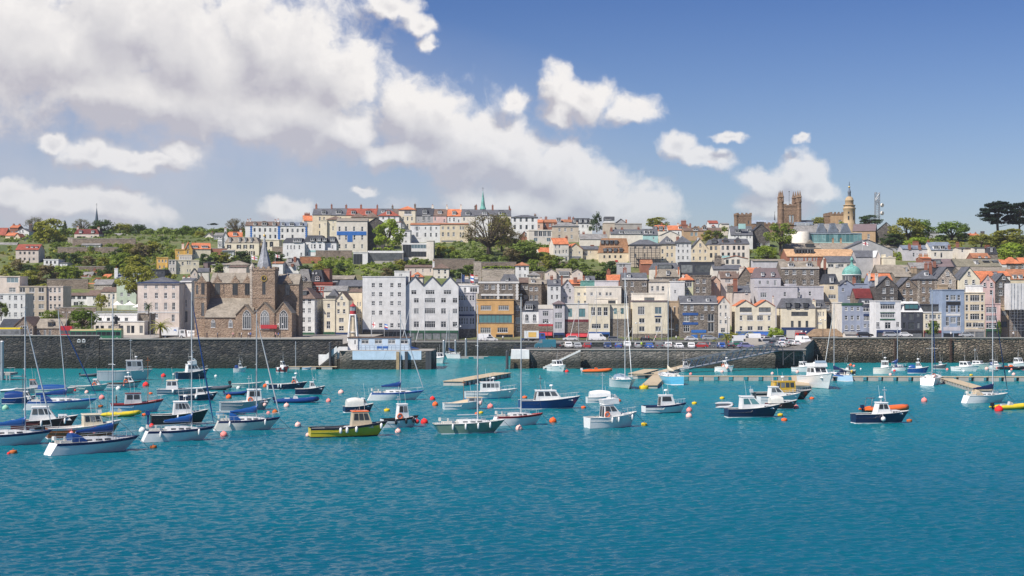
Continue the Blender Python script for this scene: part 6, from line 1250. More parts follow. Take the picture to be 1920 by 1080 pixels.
def crown(kind,seed):
 """unit tree (1 high, 1 wide): returns (crown mesh, trunk mesh)"""
 if(kind,seed)in CROWN:return CROWN[(kind,seed)]
 rg=random.Random(seed*13+len(kind));b=MB();t=MB()
 if kind=='round':
  t.tube([(0,0,-.1),(.01,0,.18),(-.01,.01,.4)],[.035,.028,.02],7)
  for i in range(46):
   a=rg.uniform(0,6.28);z=rg.uniform(.18,.93);rr=.42*math.sin(math.pi*min(1,max(.12,(z-.05)/.95))**.8)**.6*rg.uniform(.55,1.)
   c=(rr*math.cos(a),rr*math.sin(a),z);leaves(b,c,rg.uniform(.09,.16),64,.021,rg,.8)
   if i%3==0:t.tube([(0,0,.25),(c[0]*.5,c[1]*.5,.25+(z-.25)*.6),c],[.016,.01,.004],4)
 elif kind=='plane':
  t.tube([(0,0,-.1),(.01,0,.2),(0,0,.36)],[.05,.042,.03],8)
  for i in range(40):
   a=rg.uniform(0,6.28);z=rg.uniform(.34,.95);rr=.46*max(0,1-((z-.6)/.42)**2)**.5*rg.uniform(.5,1.)
   c=(rr*math.cos(a),rr*math.sin(a),z);leaves(b,c,rg.uniform(.08,.14),60,.02,rg,.75)
   if i%2==0:t.tube([(0,0,.22),(c[0]*.45,c[1]*.45,.3+(z-.3)*.55),c],[.02,.012,.004],4)
 elif kind=='bare':
  t.tube([(0,0,-.1),(0,.01,.3)],[.05,.035],7)
  for i in range(60):
   a=rg.uniform(0,6.28);z=rg.uniform(.3,.96);rr=.46*max(0,1-((z-.55)/.47)**2)**.5*rg.uniform(.55,1.)
   c=Vector((rr*math.cos(a),rr*math.sin(a),z));m_=Vector((c.x*.45,c.y*.45,.25+(z-.25)*.55))
   t.tube([(0,0,.2),m_,c],[.014,.008,.002],4)
   for k in range(5):t.tube([m_.lerp(c,.4+.1*k),c+Vector((rg.gauss(0,.06),rg.gauss(0,.06),rg.uniform(0,.08)))],.0026,3)
   leaves(b,c,.085,22,.013,rg)
 elif kind=='pine':
  t.tube([(0,0,-.05),(.03,0,.35),(-.02,0,.75)],[.035,.028,.014],7)
  for i in range(26):
   z=.36+.61*i/25;a=rg.uniform(0,6.28);rr=(.46 if z<.85 else.25)*rg.uniform(.35,1);c=(rr*math.cos(a),rr*math.sin(a),z)
   t.tube([(0,0,z-.12),c],[.012,.004],4)
   for k in range(5):leaves(b,(c[0]+rg.gauss(0,.07),c[1]+rg.gauss(0,.07),z+.02),rg.uniform(.09,.14),46,.02,rg,.42,.7)
 elif kind=='umbrella':
  t.tube([(0,0,0),(.02,0,.6)],[.03,.02],6)
  for i in range(24):a=rg.uniform(0,6.28);rr=rg.uniform(0,.42);leaves(b,(rr*math.cos(a),rr*math.sin(a),.8+.1*(1-rr*2)),.11,34,.02,rg,.5,.6)
 elif kind=='cone':
  t.tube([(0,0,-.05),(0,0,.9)],[.03,.006],6)
  for i in range(44):z=rg.uniform(.08,.96);a=rg.uniform(0,6.28);rr=.42*(1-z)**.7*rg.uniform(.5,1);leaves(b,(rr*math.cos(a),rr*math.sin(a),z),rg.uniform(.05,.1),36,.018,rg,1.2,.1)
 elif kind=='palm':
  t.tube([(0,0,-.05),(.01,0,.3),(0,0,.5)],[.05,.042,.04],8)
  for i in range(44):
   a=rg.uniform(0,6.28);e=rg.uniform(-.5,1.35);pts=[];x=z=0.;L_=rg.uniform(.42,.55)
   for k in range(6):pts.append((math.cos(a)*x,math.sin(a)*x,.52+z));x+=L_/5*math.cos(e-k*.28);z+=L_/5*math.sin(e-k*.28)
   s=(-math.sin(a)*.03,math.cos(a)*.03)
   for k in range(5):
    w0,w1=(1-abs(k-1.5)/4.5),(1-abs(k-.5)/4.5)if k<4 else.15;p0,p1=pts[k],pts[k+1]
    b.add([(p0[0]-s[0]*w0,p0[1]-s[1]*w0,p0[2]-.015),(p0[0],p0[1],p0[2]),(p1[0],p1[1],p1[2]),(p1[0]-s[0]*w1,p1[1]-s[1]*w1,p1[2]-.015)],[(0,1,2,3)])
    b.add([(p0[0],p0[1],p0[2]),(p0[0]+s[0]*w0,p0[1]+s[1]*w0,p0[2]-.015),(p1[0]+s[0]*w1,p1[1]+s[1]*w1,p1[2]-.015),(p1[0],p1[1],p1[2])],[(0,1,2,3)])
 elif kind=='bush':
  t.tube([(0,0,-.1),(0,0,.4)],[.03,.01],5)
  for i in range(30):a=rg.uniform(0,6.28);z=rg.uniform(.02,.85);rr=.42*(1-(z-.2)**2)*rg.uniform(.3,1);leaves(b,(rr*math.cos(a),rr*math.sin(a),z),rg.uniform(.1,.17),34,.034,rg,.8)
 CROWN[(kind,seed)]=(b.mesh('crown',[LEAF]),t.mesh('trunk',[BARK]))
 return CROWN[(kind,seed)]
GREEN=dict(olive=(.27,.27,.065),green=(.15,.22,.05),lime=(.28,.36,.06),dark=(.07,.11,.05),pine=(.02,.036,.026),grey=(.22,.22,.135),brown=(.21,.175,.105),mid=(.19,.245,.075),spring=(.23,.29,.065))
def tree(label,px,yt,yb,wpx,kind,col,d=None,name='tree',cat='tree',nick=None,group=None):
 d=d or dOf(yb);S=d/F;h=(yb-yt)*S;wd=wpx*S*1.06;i=rnd.randint(1,3)if kind in('round','bare','bush')else rnd.randint(1,2)
 o=thing(name,P(px,yb,d),label,cat,rnd.uniform(0,6.28),group);cm,tm=crown(kind,i);k=GREEN[col];j=rnd.uniform(.88,1.12)
 o.scale=(wd*1.14,wd*1.14,h*1.05)
 link('crown',cm,o,color=(k[0]*j,k[1]*j,k[2]*j));link('trunk',tm,o)
 BLD.append((px-wpx/2,px+wpx/2,yt,yb,nick or label));return o
T=tree
for a in(('grey green leafless tree on the far left skyline',64.5,409,450,34,'bare','grey',770),('big spreading olive green tree behind the pink house',92,412,464,60,'round','olive',700),('dark evergreen right of the big olive tree',121,415,442,16,'cone','dark',770),('bare crowned tree left of the slim dark spire',154,412,440,32,'bare','grey',790),('very dark broad tree behind the slim dark spire',193,414,448,50,'round','dark',775),('pale yellow green trees right of the slim dark spire',231,420,446,42,'round','olive',790),('dark blue green conifer above the brown bungalow roofs',260,422,448,34,'round','dark',780),('mid green round tree on the left ridge',288,431,452,26,'round','mid',775),('tall hazy green tree on the left ridge',304,426,452,20,'round','mid',800),('grey green hazy tree left of the largest ridge tree',319,428,452,20,'bare','grey',810),('largest round green tree on the left ridge',347,425,455,32,'round','green',760),('rounded yellowish tree below the umbrella pine',375,434,456,24,'round','olive',745),('dark flat umbrella pine on the left ridge',401,418,440,22,'umbrella','pine',800),('dark hazy wood tree left of the umbrella pine',372,426,448,36,'round','dark',830),('green tree under the umbrella pine',412,428,452,34,'round','mid',770),('brown twiggy tree left of the blue cornered hotel',443,412,448,36,'bare','brown',765),('round dark hedge tree near the small ridge bungalow',312,446,470,34,'round','dark',715),('bright lime green round tree beside the blue banded building',728,414,467,54,'round','lime',655),('huge bare brownish tree below the ridge terrace',916,405,480,84,'bare','brown',655),('yellow green tree behind the huge bare tree',940,406,470,44,'round','olive',668),('small brown leaved tree right of the huge bare tree',968,436,474,34,'bare','brown',660),('feathery green willow right of the huge bare tree',992,452,488,60,'round','mid',640),('dark tall conifer beside the dark mansard on the ridge',1119,400,434,36,'cone','dark',735),('wide flat topped green tree on the skyline in the middle',1231,408,428,40,'round','olive',775),('round green tree standing alone by the college',1463,421,473,48,'plane','spring',655),('light green bushy tree in front of the dark rubble gable',1436,462,494,44,'round','lime',628),('dark evergreen mass below the telecom mast',1630,404,424,44,'round','dark',765),('yellow green shrub tree between college tower and ochre tower',1536,408,424,32,'round','olive',760),('low bright shrub tree left of the ochre domed tower',1577,414,426,14,'bush','lime',738),('broad olive green tree right of the mauve roofed hall',1702,411,456,64,'round','olive',690),('second broad green tree right of the mauve roofed hall',1728,414,456,44,'round','green',700),('dark bushy tree under the mauve roofed hall gable',1668,438,458,50,'bush','dark',672),('dome shaped green tree on the right skyline',1785,417,456,66,'round','green',710),('large dark pine with flat branches on the right skyline',1872,383,440,62,'pine','pine',705),('second dark pine cut by the right edge',1912,384,440,44,'pine','pine',715),('golden olive tree below the dark pines',1890,430,462,64,'round','olive',680),('golden shrub tree left below the dark pines',1840,440,464,48,'round','olive',676),('bright green tree at the right edge under the golden trees',1896,456,492,56,'round','lime',640),('bright green bush tree behind the brown chimney stacks',1722,446,466,50,'round','lime',660),('small bright tree between lilac house and slate hall',1686,470,490,14,'bush','lime',642),('large plane tree in front of the cream classical house',260,502,571,74,'plane','olive',505),('round tree among the flats on the left',95,583,606,40,'round','spring',470),('larger green tree left of the white seafront pub',155,581,622,54,'round','green',462),('fragment of dark tree cut by the left edge above the quay',2,566,598,24,'round','mid',500),('narrow olive tree on the pub terrace',190,553,580,24,'round','olive',498),('small palm on the terrace below the white cottage',152,562,577,14,'palm','dark',500),('slender palm by the cream classical house',278,562,592,18,'palm','dark',470),('large fan palm beside the white lorry',301,594,634,40,'palm','olive',430),('left palm of the quayside cluster',1362,619,648,26,'palm','olive',432),('middle palm of the quayside cluster',1378,616,648,32,'palm','olive',430),('right palm of the quayside cluster',1402,617,645,30,'palm','olive',440),('small palm sapling left of the quayside palms',1338,634,650,18,'palm','olive',415),('lime yellow young tree in front of the yacht club',1455,616,646,28,'plane','lime',450),('green street tree before the little cream shop',1749,603,630,24,'round','green',462),('slim young tree before the house under repair',1873,602,630,9,'round','green',462)):
 T(a[0],*a[1:])
BU=[('rounded dark shrub','dark'),('mid green shrub','mid'),('olive coloured shrub','olive'),('bright green shrub','spring'),('brownish shrub','brown')]
SH=[(107,462,14,1),(38,505,26,4),(52,512,22,0),(70,507,20,3),(12,510,18,2),(25,520,16,1),(122,479,9,0),(112,490,22,0),(138,492,24,0),(165,496,22,4),(190,500,24,2),(205,512,20,0),(222,482,22,0),(240,476,30,2),(262,478,34,4),(285,472,30,2),(232,500,40,3),(255,505,36,2),(188,516,14,0),(60,532,34,2),(88,528,44,4),(112,520,30,3),(130,528,40,3),(40,534,26,1),(148,466,10,1),(170,470,12,3),(205,464,12,3),(218,463,10,3),(230,472,20,1),(268,505,20,0),(300,500,14,1),(322,480,14,3),(385,492,22,0),(402,490,26,1),(420,490,26,2),(440,488,14,3),(455,492,30,0),(398,502,14,2),(410,508,22,1),(520,488,24,0),(505,484,20,1),(550,478,14,2),(566,478,12,1),(572,516,26,0),(640,508,22,0),(620,505,24,3),(632,516,18,3),(600,508,22,2),(722,520,24,4),(735,516,30,1),(750,505,24,2),(780,500,26,3),(800,500,22,1),(826,478,24,2),(838,482,20,0),(855,484,20,3),(845,474,16,2),(895,490,26,1),(907,494,20,3),(927,492,14,0),(948,488,14,1),(962,488,30,4),(975,484,24,4),(1000,505,26,3),(1030,500,32,2),(1048,502,28,1),(1075,504,26,3),(1092,508,20,1),(1150,510,28,0),(1138,516,22,0),(1100,524,24,3),(925,520,30,0),(940,517,24,1),(880,515,26,1),(862,520,22,0),(1325,448,22,2),(1345,447,20,1),(1358,432,12,3),(1372,432,12,3),(1400,478,18,2),(1450,496,20,3)]
from collections import Counter
def near_phrase(px,py,own=None,pool=None):
 best=None
 for x0,x1,y0,y1,nick in(pool or BLD):
  if not nick.startswith('the ')or nick==own:continue
  cx,cy=(x0+x1)/2,(y0+y1)/2;dx=max(x0-px,0,px-x1);dy=max(y0-py,0,py-y1);dd=math.hypot(dx,dy*1.3)+.03*math.hypot(px-cx,py-cy)
  if best is None or dd<best[0]:
   if dx>dy:rel='left of' if px<x0 else 'right of'
   elif dy>0:rel='below' if py>y1 else 'above'
   else:rel='in front of' if py>cy else 'behind'
   best=(dd,rel,nick)
 return best[1],best[2]
LABELS=Counter()
ORD=['','nearer ','second ','third ','fourth ','fifth ']
def unique(label_fn):
 """label_fn(k) -> k-th wording; first unused one"""
 for k in range(12):
  s=label_fn(k)
  if s and LABELS[s]==0:LABELS[s]+=1;return s
 LABELS[s]+=1;return s
SIZES=['','small ','low ','spreading ','dense ','wide ','little ','bushy ','clipped ','untidy ','sprawling ','leafy ']
for x,y,wp,k in SH:
 rel,nk=near_phrase(x,y);nm,cl=BU[k]
 def f(i,nm=nm,rel=rel,nk=nk,wp=wp):return '%s%s %s %s'%((['large ','spreading ','wide ','broad ','big ','great ','sprawling ']if wp>23 else['small ','low ','little ','compact ','modest ','short ','tight '])[i%7],nm,rel,nk)
 T(unique(f),x,y-wp*.75,y+3,wp*1.15,'bush',cl,name='shrub',cat='shrub',group='shrubs in the hillside gardens')
def hedge(label,x0,x1,yt,yb,col,d=None,th=1.6):
 d=d or dOf(yb);q=L('hedge',label,'hedge',x0,yb,d);ln=q.X(x1);h=q.Z(yt);b=MB();rg=random.Random(int(x0));n=int(ln*h*9)
 for _ in range(n):
  f=rg.random();p=(rg.uniform(0,ln),rg.uniform(0,th)if f<.5 else rg.gauss(0,.08),h+rg.gauss(0,.12)if f<.5 else rg.uniform(-.2,h));leaves(b,p,.25,2,.26,rg)
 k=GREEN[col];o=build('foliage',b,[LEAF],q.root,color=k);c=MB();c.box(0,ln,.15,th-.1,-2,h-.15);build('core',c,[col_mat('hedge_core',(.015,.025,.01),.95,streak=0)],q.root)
hedge('long clipped dark hedge on the left ridge',252,420,450,460,'dark',728);hedge('bright clipped hedge above the garden wall behind the pavilion',905,966,500,505.5,'lime',600);hedge('rounded dark hedge below the dark conifer houses',1092,1135,510,519,'mid',572);hedge('low hedge behind the lime green round tree',698,737,465.5,469,'lime',640);hedge('dark hedge under the tan scaffold villa wall',980,1030,475,486,'dark',645)
def gwall(label,x0,x1,yt,yb,mat='bstone',d=None,yaw=0):
 d=d or dOf(yb);q=L('garden_wall',label,'wall',x0,yb,d,yaw);b=MB();b.box(0,q.X(x1),0,.6,-4,q.Z(yt));b.box(-.05,q.X(x1)+.05,-.08,.68,q.Z(yt)+.003,q.Z(yt)+.2,1);build('stonework',b,[M(mat),CAP],q.root)
for a in(('long brown stone retaining wall below the ridge bungalows',136,254,448,460),('light ended stone wall pier left of the long retaining wall',127,137,446,456,'pstone'),('stone wall supporting the white van road at the left edge',-10,26,488.5,505,'dstone',660),('overgrown terrace wall below the greenhouse',108,235,464,473),('dark stone wall across the lower hillside garden',128,200,500,510,'bstone',618),('curving stone wall right of the hillside shrubs',88,165,524,544,'bstone',585),('dark stone garden wall below the shrubs right of the modern villa',812,890,486,502,'bstone',622),('brown stone garden wall above the pavilion hedge',890,968,492,500,'bstone',606),('pale stone corner tower of the garden walls',888,902,491,512,'pstone',600),('rubble wall behind the granite warehouse roof',903,965,505,520,'pstone',585),('brown stone wall right of the pavilion',992,1020,510,522,'bstone',585),('low wall under the cream house with orange roofs',1000,1066,491,497,'bstone',628),('stone wall left of the blue banded building slope',592,660,470,484,'bstone',648),('brown terrace wall below the beige flats',103,180,577,592,'bstone',500),('brown brick garden wall near the yellow gabled house',395,425,466,478,'brick',650),('orange brick wall below the turquoise verandah',562,602,481,490,'rust',636),('brown wall beside the white mansard house',510,532,463,482,'bstone',655)):
 gwall(*a)
def under(label,x0,x1,ya,yb_,n,cols):
 b=MB();rg=random.Random(int(x0));
 for _ in range(n):
  px=rg.uniform(x0,x1);py=rg.uniform(ya,yb_);d=dOf(py);p=P(px,py,d);p.z=zProf(d)-.1;leaves(b,p,rg.uniform(.5,1.3),16,.4,rg,.55)
 tag(build('undergrowth',b,[LEAF],color=GREEN[cols]),label,'undergrowth',None,'stuff')
under('green undergrowth covering the left hillside',95,330,455,515,620,'mid');under('olive scrub scattered over the left hillside gardens',-20,330,460,540,420,'olive');under('mixed ground cover on the middle garden slopes',590,1180,470,520,300,'mid');under('bright grass tufts of the sloping lawn under the modern villa',585,735,478,520,200,'spring')
b=MB();rg=random.Random(5)
for _ in range(300):
 px=rg.uniform(-40,470);d=rg.uniform(770,830);p=P(px,439,d);p.z=zProf(d)+rg.uniform(-.5,2.2)*(1 if px>90 else.6);leaves(b,p,rg.uniform(1.2,2.4),34,.5,rg,.8)
tag(build('distant_wood',b,[LEAF],color=GREEN['mid']),'hazy belt of distant woodland along the left ridge','wood',None,'stuff')
under('garden shrubs along the left ridge top',-20,480,439,453,330,'mid');under('shrubby garden growth around the huge bare tree',820,1035,448,486,420,'mid');under('bushes between the roofs on the right hill',1640,1925,448,482,260,'olive')
# -- boats
PC=dict(white=(.78,.78,.77),offw=(.72,.70,.64),cream=(.68,.60,.45),navy=(.008,.018,.07),blue=(.008,.045,.19),mblue=(.012,.075,.26),pblue=(.42,.62,.78),maroon=(.13,.018,.02),red=(.62,.03,.03),orange=(.75,.15,.03),yellow=(.68,.53,.03),dyellow=(.62,.38,.03),brown=(.32,.11,.035),green=(.20,.30,.23),grey=(.36,.38,.41),lgrey=(.55,.56,.57),dgrey=(.10,.11,.13),black=(.015,.015,.02),wood=(.36,.17,.07),tan=(.60,.48,.33),cyan=(.10,.42,.62),pgreen=(.50,.64,.58),pink=(.85,.30,.26),palep=(.85,.50,.44),bgreen=(.30,.52,.40),steel=(.50,.53,.56),mid=(.22,.30,.38))
PA=lambda:[M('paint')]
def part(name,b,root,col,mats=None):return build(name,b,mats or PA(),root,color=PC[col]if isinstance(col,str)else col)
class Boat:
 def __init__(s,name,label,cat,nick,xa,xb,yw,th,ratio=.34,fb=1.,H_=None,Lm=None):
  s.d=dw(yw);s.S=s.d/F;t=R(th);w=(xb-xa)*s.S
  s.L=Lm or w/(abs(math.cos(t))+ratio*abs(math.sin(t)));s.B=s.L*ratio;s.fb=fb;s.th=t;s.xc=(xa+xb)/2
  s.root=thing(name,(X(s.xc,s.d),s.d,0),label,cat,t)
  BLD.append((xa,xb,yw-(fb+1)/s.S,yw,nick));BOATS.append((xa,xb,yw-(fb+1)/s.S,yw,nick))
 def half(s,t,tr):
  if t<.45:q=t/.45;return s.B/2*(tr+(1-tr)*math.sin(q*math.pi/2))
  u=(t-.45)/.55;return s.B/2*max(.004,(1-u**2.1))**.85
 def sheer(s,t):return s.fb*(1+s.rise*max(0,t-.25)**1.6)
 def hull(s,col,stripe=None,anti='navy',boot='wframe',rake=.13,tr=.8,rise=.5,sr=0.,deck='offw',well=None):
  s.rise,s.tr=rise,tr;n=15;lev=[-.45,0.,.1,.45,.8,1.];L,b=s.L,MB();rows=[]
  def pt(t,f,sd):
   sh=s.sheer(t);z=-.4 if f<0 else(f*sh if f>.1 or f==0 else.12);fe=max(0,f)
   hb=s.half(t,tr)*(1-(1-fe)*(.14+.42*t**2))*(.55 if f<0 else 1)
   x=-L/2+L*t*(1-rake*(1-fe))-(1-t)*L*sr*(fe-.5)*.3
   return(x,sd*hb,z)
  for sd in(-1,1):
   for j in range(len(lev)-1):
    m=3 if j==0 else(2 if j==1 else(1 if(j==4 and stripe)else 0));g=[[pt(i/n,lev[j],sd),pt(i/n,lev[j+1],sd)]for i in range(n+1)]
    vs=[p for r in g for p in r];fs=[(2*i,2*i+2,2*i+3,2*i+1)if sd<0 else(2*i,2*i+1,2*i+3,2*i+2)for i in range(n)];b.add(vs,fs,m,j in(2,3))
  for j in range(len(lev)-1):b.add([pt(0,lev[j],-1),pt(0,lev[j],1),pt(0,lev[j+1],1),pt(0,lev[j+1],-1)],[(0,3,2,1)],3 if j==0 else(2 if j==1 else 0))
  rail_=[]
  for sd in(-1,1):b.tube([pt(i/n,1,sd)for i in range(n+1)],.05,4,1 if stripe else 4)
  o=part('hull',b,s.root,col,[M('paint'),M(stripe or 'trim'),M(boot),M(anti),M('trim')])
  k=MB();vs=[]
  for i in range(n+1):
   for sd in(-1,1):p=pt(i/n,1,sd);dz=-.06 if not well or i/n>well else-.5;vs.append((p[0],p[1]*.97,p[2]+dz))
  k.add(vs,[(2*i,2*i+1,2*i+3,2*i+2)for i in range(n)],0);part('deck',k,s.root,deck);return o
 def house(s,x0,x1,wf,z0,h,rf=.5,rb=.1,col='white',nw=3,name='wheelhouse',roofc=None,ov=.12,glass='glass',band=(.5,.9),front=2,top=.88,back=0):
  L=s.L;xa,xb=x0*L,x1*L;w=s.B*wf/2;z1=z0+h;b=MB();ra,rb_=rb*h,rf*h
  bo=[(xa,-w,z0),(xb,-w*.93,z0),(xb,w*.93,z0),(xa,w,z0)];to=[(xa+ra,-w*top,z1),(xb-rb_,-w*top*.92,z1),(xb-rb_,w*top*.92,z1),(xa+ra,w*top,z1)]
  b.hexa(bo,to);o=part(name,b,s.root,col)
  if ov is not None:r=MB();r.hexa([(p[0]+(ov if i in(1,2)else-ov),p[1]*1.06,z1+.003)for i,p in enumerate(to)],[(p[0]+(ov*.6 if i in(1,2)else-ov*.6),p[1]*.98,z1+.1)for i,p in enumerate(to)]);part('roof',r,o,roofc or col)
  V=lambda p:Vector(p)
  def pane(A,B_,C,D,u0,u1,v0,v1):
   q=lambda u,v:V(A).lerp(V(B_),u).lerp(V(D).lerp(V(C),u),v);g=MB();pts=[q(u0,v0),q(u1,v0),q(u1,v1),q(u0,v1)];nr=(pts[1]-pts[0]).cross(pts[3]-pts[0]).normalized()
   g.hexa([p-nr*.02 for p in pts],[p+nr*.025 for p in pts]);build('window',g,[M(glass)],o)
  v0,v1=band
  for i in range(nw):pane(bo[0],bo[1],to[1],to[0],.07+.9*i/nw,.07+.9*(i+.82)/nw,v0,v1);pane(bo[2],bo[3],to[3],to[2],.07+.9*i/nw,.07+.9*(i+.82)/nw,v0,v1)
  for i in range(front):pane(bo[1],bo[2],to[2],to[1],.06+.9*i/front,.06+.9*(i+.85)/front,v0,v1)
  for i in range(back):pane(bo[3],bo[0],to[0],to[3],.08+.88*i/back,.08+.88*(i+.8)/back,.08,.88)
  return o
 def mast(s,x,z0,z1,r=.05,col='steel',top=True):
  b=MB();b.tube([(x,0,z0),(x,0,z1)],r,6,0,r*.7)
  if top:b.box(x-.3,x+.3,-.06,.06,z1-.35,z1-.25);b.ball((x,0,z1),.09,6)
  return part('mast',b,s.root,col)
 def radar(s,x,z,r=.3):b=MB();b.tube([(x,0,z-.6),(x,0,z)],.05,5);b.lathe([(r,z+.003),(r*1.05,z+.1),(r*.8,z+.22),(.02,z+.25)],x,0,12);part('radar',b,s.root,'white')
 def rails(s,t0=.55,h=.6):
  b=MB();n=9
  for sd in(-1,1):
   pts=[]
   for i in range(n+1):
    t=t0+(.985-t0)*i/n;z=s.sheer(t);p=(-s.L/2+s.L*t,sd*s.half(t,s.tr)*.93,z);pts.append((p[0],p[1],z+h))
    if i%2==0:b.tube([p,pts[-1]],.022,4)
   b.tube(pts,.024,4)
  part('rail',b,s.root,'steel')
 def extras(s,zt=None,x=0.,ring=None):
  b=MB();zb=s.sheer(1.);b.tube([(s.L/2-.1,0,zb*.85),(s.L/2+zb*.9,.2,-.1)],.03,4);part('mooring_line',b,s.root,'dgrey')
  if zt:b=MB();b.tube([(x,.3,zt),(x-.25,.35,zt+2.1)],.018,3);b.tube([(x+.5,-.35,zt),(x+.4,-.35,zt+1.3)],.018,3);part('aerial',b,s.root,'white')
  if ring:b=MB();a0,y,z=ring;b.loft([[(a0+(.32+.08*math.cos(k))*math.cos(a),y+.08*math.sin(k),z+(.32+.08*math.cos(k))*math.sin(a))for k in(0,1.57,3.14,4.71)]for a in[i*.5236 for i in range(13)]],0,True,False,True);part('life_ring',b,s.root,'orange')
 def fender(s,t,col='white',r=.13,side=-1,ball=False):
  x=-s.L/2+s.L*t;y=side*(s.half(t,s.tr)+r*.8);z=s.sheer(t);b=MB()
  if ball:b.ball((x,y,z*.5),r,10)
  else:b.lathe([(.03,z*.75+.33),(r,z*.75+.2),(r,z*.75-.3),(.03,z*.75-.42)],x,y,8)
  b.tube([(x,y,z*.7),(x,side*s.half(t,s.tr),z)],.02,3);part('fender',b,s.root,col)
 def outboard(s,x=None,col='black',k=1.):
  x=-s.L/2-.25 if x is None else x;z=s.fb;b=MB();b.hexa([(x-.35*k,-.2*k,z),(x+.2*k,-.2*k,z),(x+.2*k,.2*k,z),(x-.35*k,.2*k,z)],[(x-.45*k,-.16*k,z+.55*k),(x+.1*k,-.16*k,z+.6*k),(x+.1*k,.16*k,z+.6*k),(x-.45*k,.16*k,z+.55*k)]);b.box(x-.2*k,x+.05,-.09,.09,-.3,z);part('outboard',b,s.root,col)
 def canopy(s,x0,x1,wf,z0,h,col,name='canopy',n=6,slope=0.):
  L=s.L;w=s.B*wf/2;rows=[]
  for i in range(n+1):
   u=i/n;x=(x0+(x1-x0)*u)*L;hh=h*(1-slope*(1-u))*((1-.7*u*u if name=='sprayhood' else.74+.26*math.sin(math.pi*(.1+.8*u)))if not slope else 1)
   rows.append([(x,w*math.cos(math.pi*k/8),z0+hh*math.sin(math.pi*k/8)**.6)for k in range(9)])
  b=MB();b.loft(rows,0,False,False,True);b.add(rows[0],[tuple(range(9))]);b.add(rows[-1],[tuple(range(8,-1,-1))]);return part(name,b,s.root,col)
BOATS=[]
def yacht(label,nick,xa,xb,yw,th,mx,mt,hull='white',stripe='navy',cover=None,genoa='steel',hood=None,fb=1.22,spread=1,fend=0,coach='white',out=None,bl=.36,ratio=.30,stern=-.24,lean=0,anti='navy',Lm=None,ring=None):
 s=Boat('sailing_yacht',label,'sailing boat',nick,xa,xb,yw,th,ratio,fb,Lm=Lm);s.hull(hull,stripe,anti,rake=.17,tr=.74,rise=.42,sr=stern);L,B_,S=s.L,s.B,s.S;ct=math.cos(s.th)
 mxl=max(-.12*L,min(.22*L,(mx-s.xc)*S/ct))if abs(ct)>.45 else.08*L
 ztop=(yw-mt)*s.S*(1+0.);zd=fb*1.02
 c=MB();w=B_*.3
 rows=[[(x*L,-w*k,zd-.08),(x*L,-w*k*.8,zd+hh),(x*L,w*k*.8,zd+hh),(x*L,w*k,zd-.08)]for x,k,hh in((-.2,1.,.42),(-.05,1.03,.46),(.1,.95,.4),(.24,.62,.26),(.31,.3,.06))]
 c.loft(rows,0,False,False,False);c.add(rows[0],[(0,1,2,3)]);co=part('coachroof',c,s.root,coach)
 for sd in(-1,1):
  for x in(-.14,-.03,.07):g=MB();y=sd*w*1.0*(.93 if x<.05 else.88);g.hexa([(x*L,y-.03,zd+.1),(x*L+.07*L,y-.03,zd+.1),(x*L+.07*L,y+.03,zd+.1),(x*L,y+.03,zd+.1)],[(x*L,y*.93-.03,zd+.26),(x*L+.07*L,y*.93-.03,zd+.25),(x*L+.07*L,y*.93+.03,zd+.25),(x*L,y*.93+.03,zd+.26)]);build('window',g,[M('glass')],co)
 c=MB();c.box(-.42*L,-.2*L-.01,-B_*.27,-B_*.2,zd-.05,zd+.22);c.box(-.42*L,-.2*L-.01,B_*.2,B_*.27,zd-.05,zd+.22);c.box(-.35*L,-.33*L,-.08,.08,zd-.4,zd+.6);part('cockpit',c,s.root,'offw')
 m=MB();m.tube([(mxl,0,zd),(mxl-lean,0,ztop)],.085,8,0,.06);m.tube([(mxl-lean,0,ztop),(mxl-lean,0,ztop+.5)],.015,3);m.box(mxl-lean-.3,mxl-lean+.2,-.02,.02,ztop+.3,ztop+.34);mo=part('mast',m,s.root,'steel')
 if spread:
  for f in((.56,)if spread==1 else(.38,.68)):z=ztop*f;q=MB();q.tube([(mxl-.1,-B_*.3,z-.0),(mxl,0,z+.06),(mxl-.1,B_*.3,z)],.035,4);part('spreader',q,mo,'white')
 bz=zd+1.0;bx=mxl-bl*L;q=MB();q.tube([(mxl-.1,0,bz),(bx,0,bz-.02)],.06,6);bo=part('boom',q,s.root,'steel')
 if cover:
  q=MB();rows=[]
  for i in range(9):
   u=i/8;x=mxl-.05+(bx+.1-mxl)*u;hh=.62*(1-u)**1.3+.16+.03*math.sin(i*2.3);ww=.2*(1-.4*u);rows.append([(x,ww*math.sin(a)*(1 if a<3.2 else 1),bz+.04+(hh if math.cos(a)>0 else.16)*math.cos(a))for a in[2*math.pi*k/8 for k in range(8)]])
  rows.insert(0,[(mxl+.14,p[1]*.6,bz+.9+(p[2]-bz)*.2)for p in rows[0]]);q.loft(rows,0,True,True,True);part('sail_cover',q,bo,cover)
 bow=L*.5-.1;zb=s.sheer(1.);zf=ztop*.94
 if genoa:q=MB();n=8;A=Vector((bow,0,zb+.35));E=Vector((mxl-lean+.05,0,zf));q.tube([A.lerp(E,i/n)for i in range(n+1)],[.03,.075,.09,.09,.085,.075,.065,.05,.03],6);part('furled_sail',q,s.root,genoa)
 q=MB();ww=.014
 for sd in(-1,1):
  if spread:q.tube([(mxl-.15,sd*B_*.44,zd),(mxl-.1,sd*B_*.3,ztop*.56),(mxl-lean,0,ztop*.97)],ww,3)
  q.tube([(mxl-.5,sd*B_*.44,zd),(mxl,0,ztop*.54)],ww,3)
 q.tube([(-L*.48,0,zd),(mxl-lean,0,ztop)],ww,3)
 if not genoa:q.tube([(bow,0,zb),(mxl-lean,0,zf)],ww,3)
 part('rigging',q,s.root,'dgrey');s.rails(.06,.55)
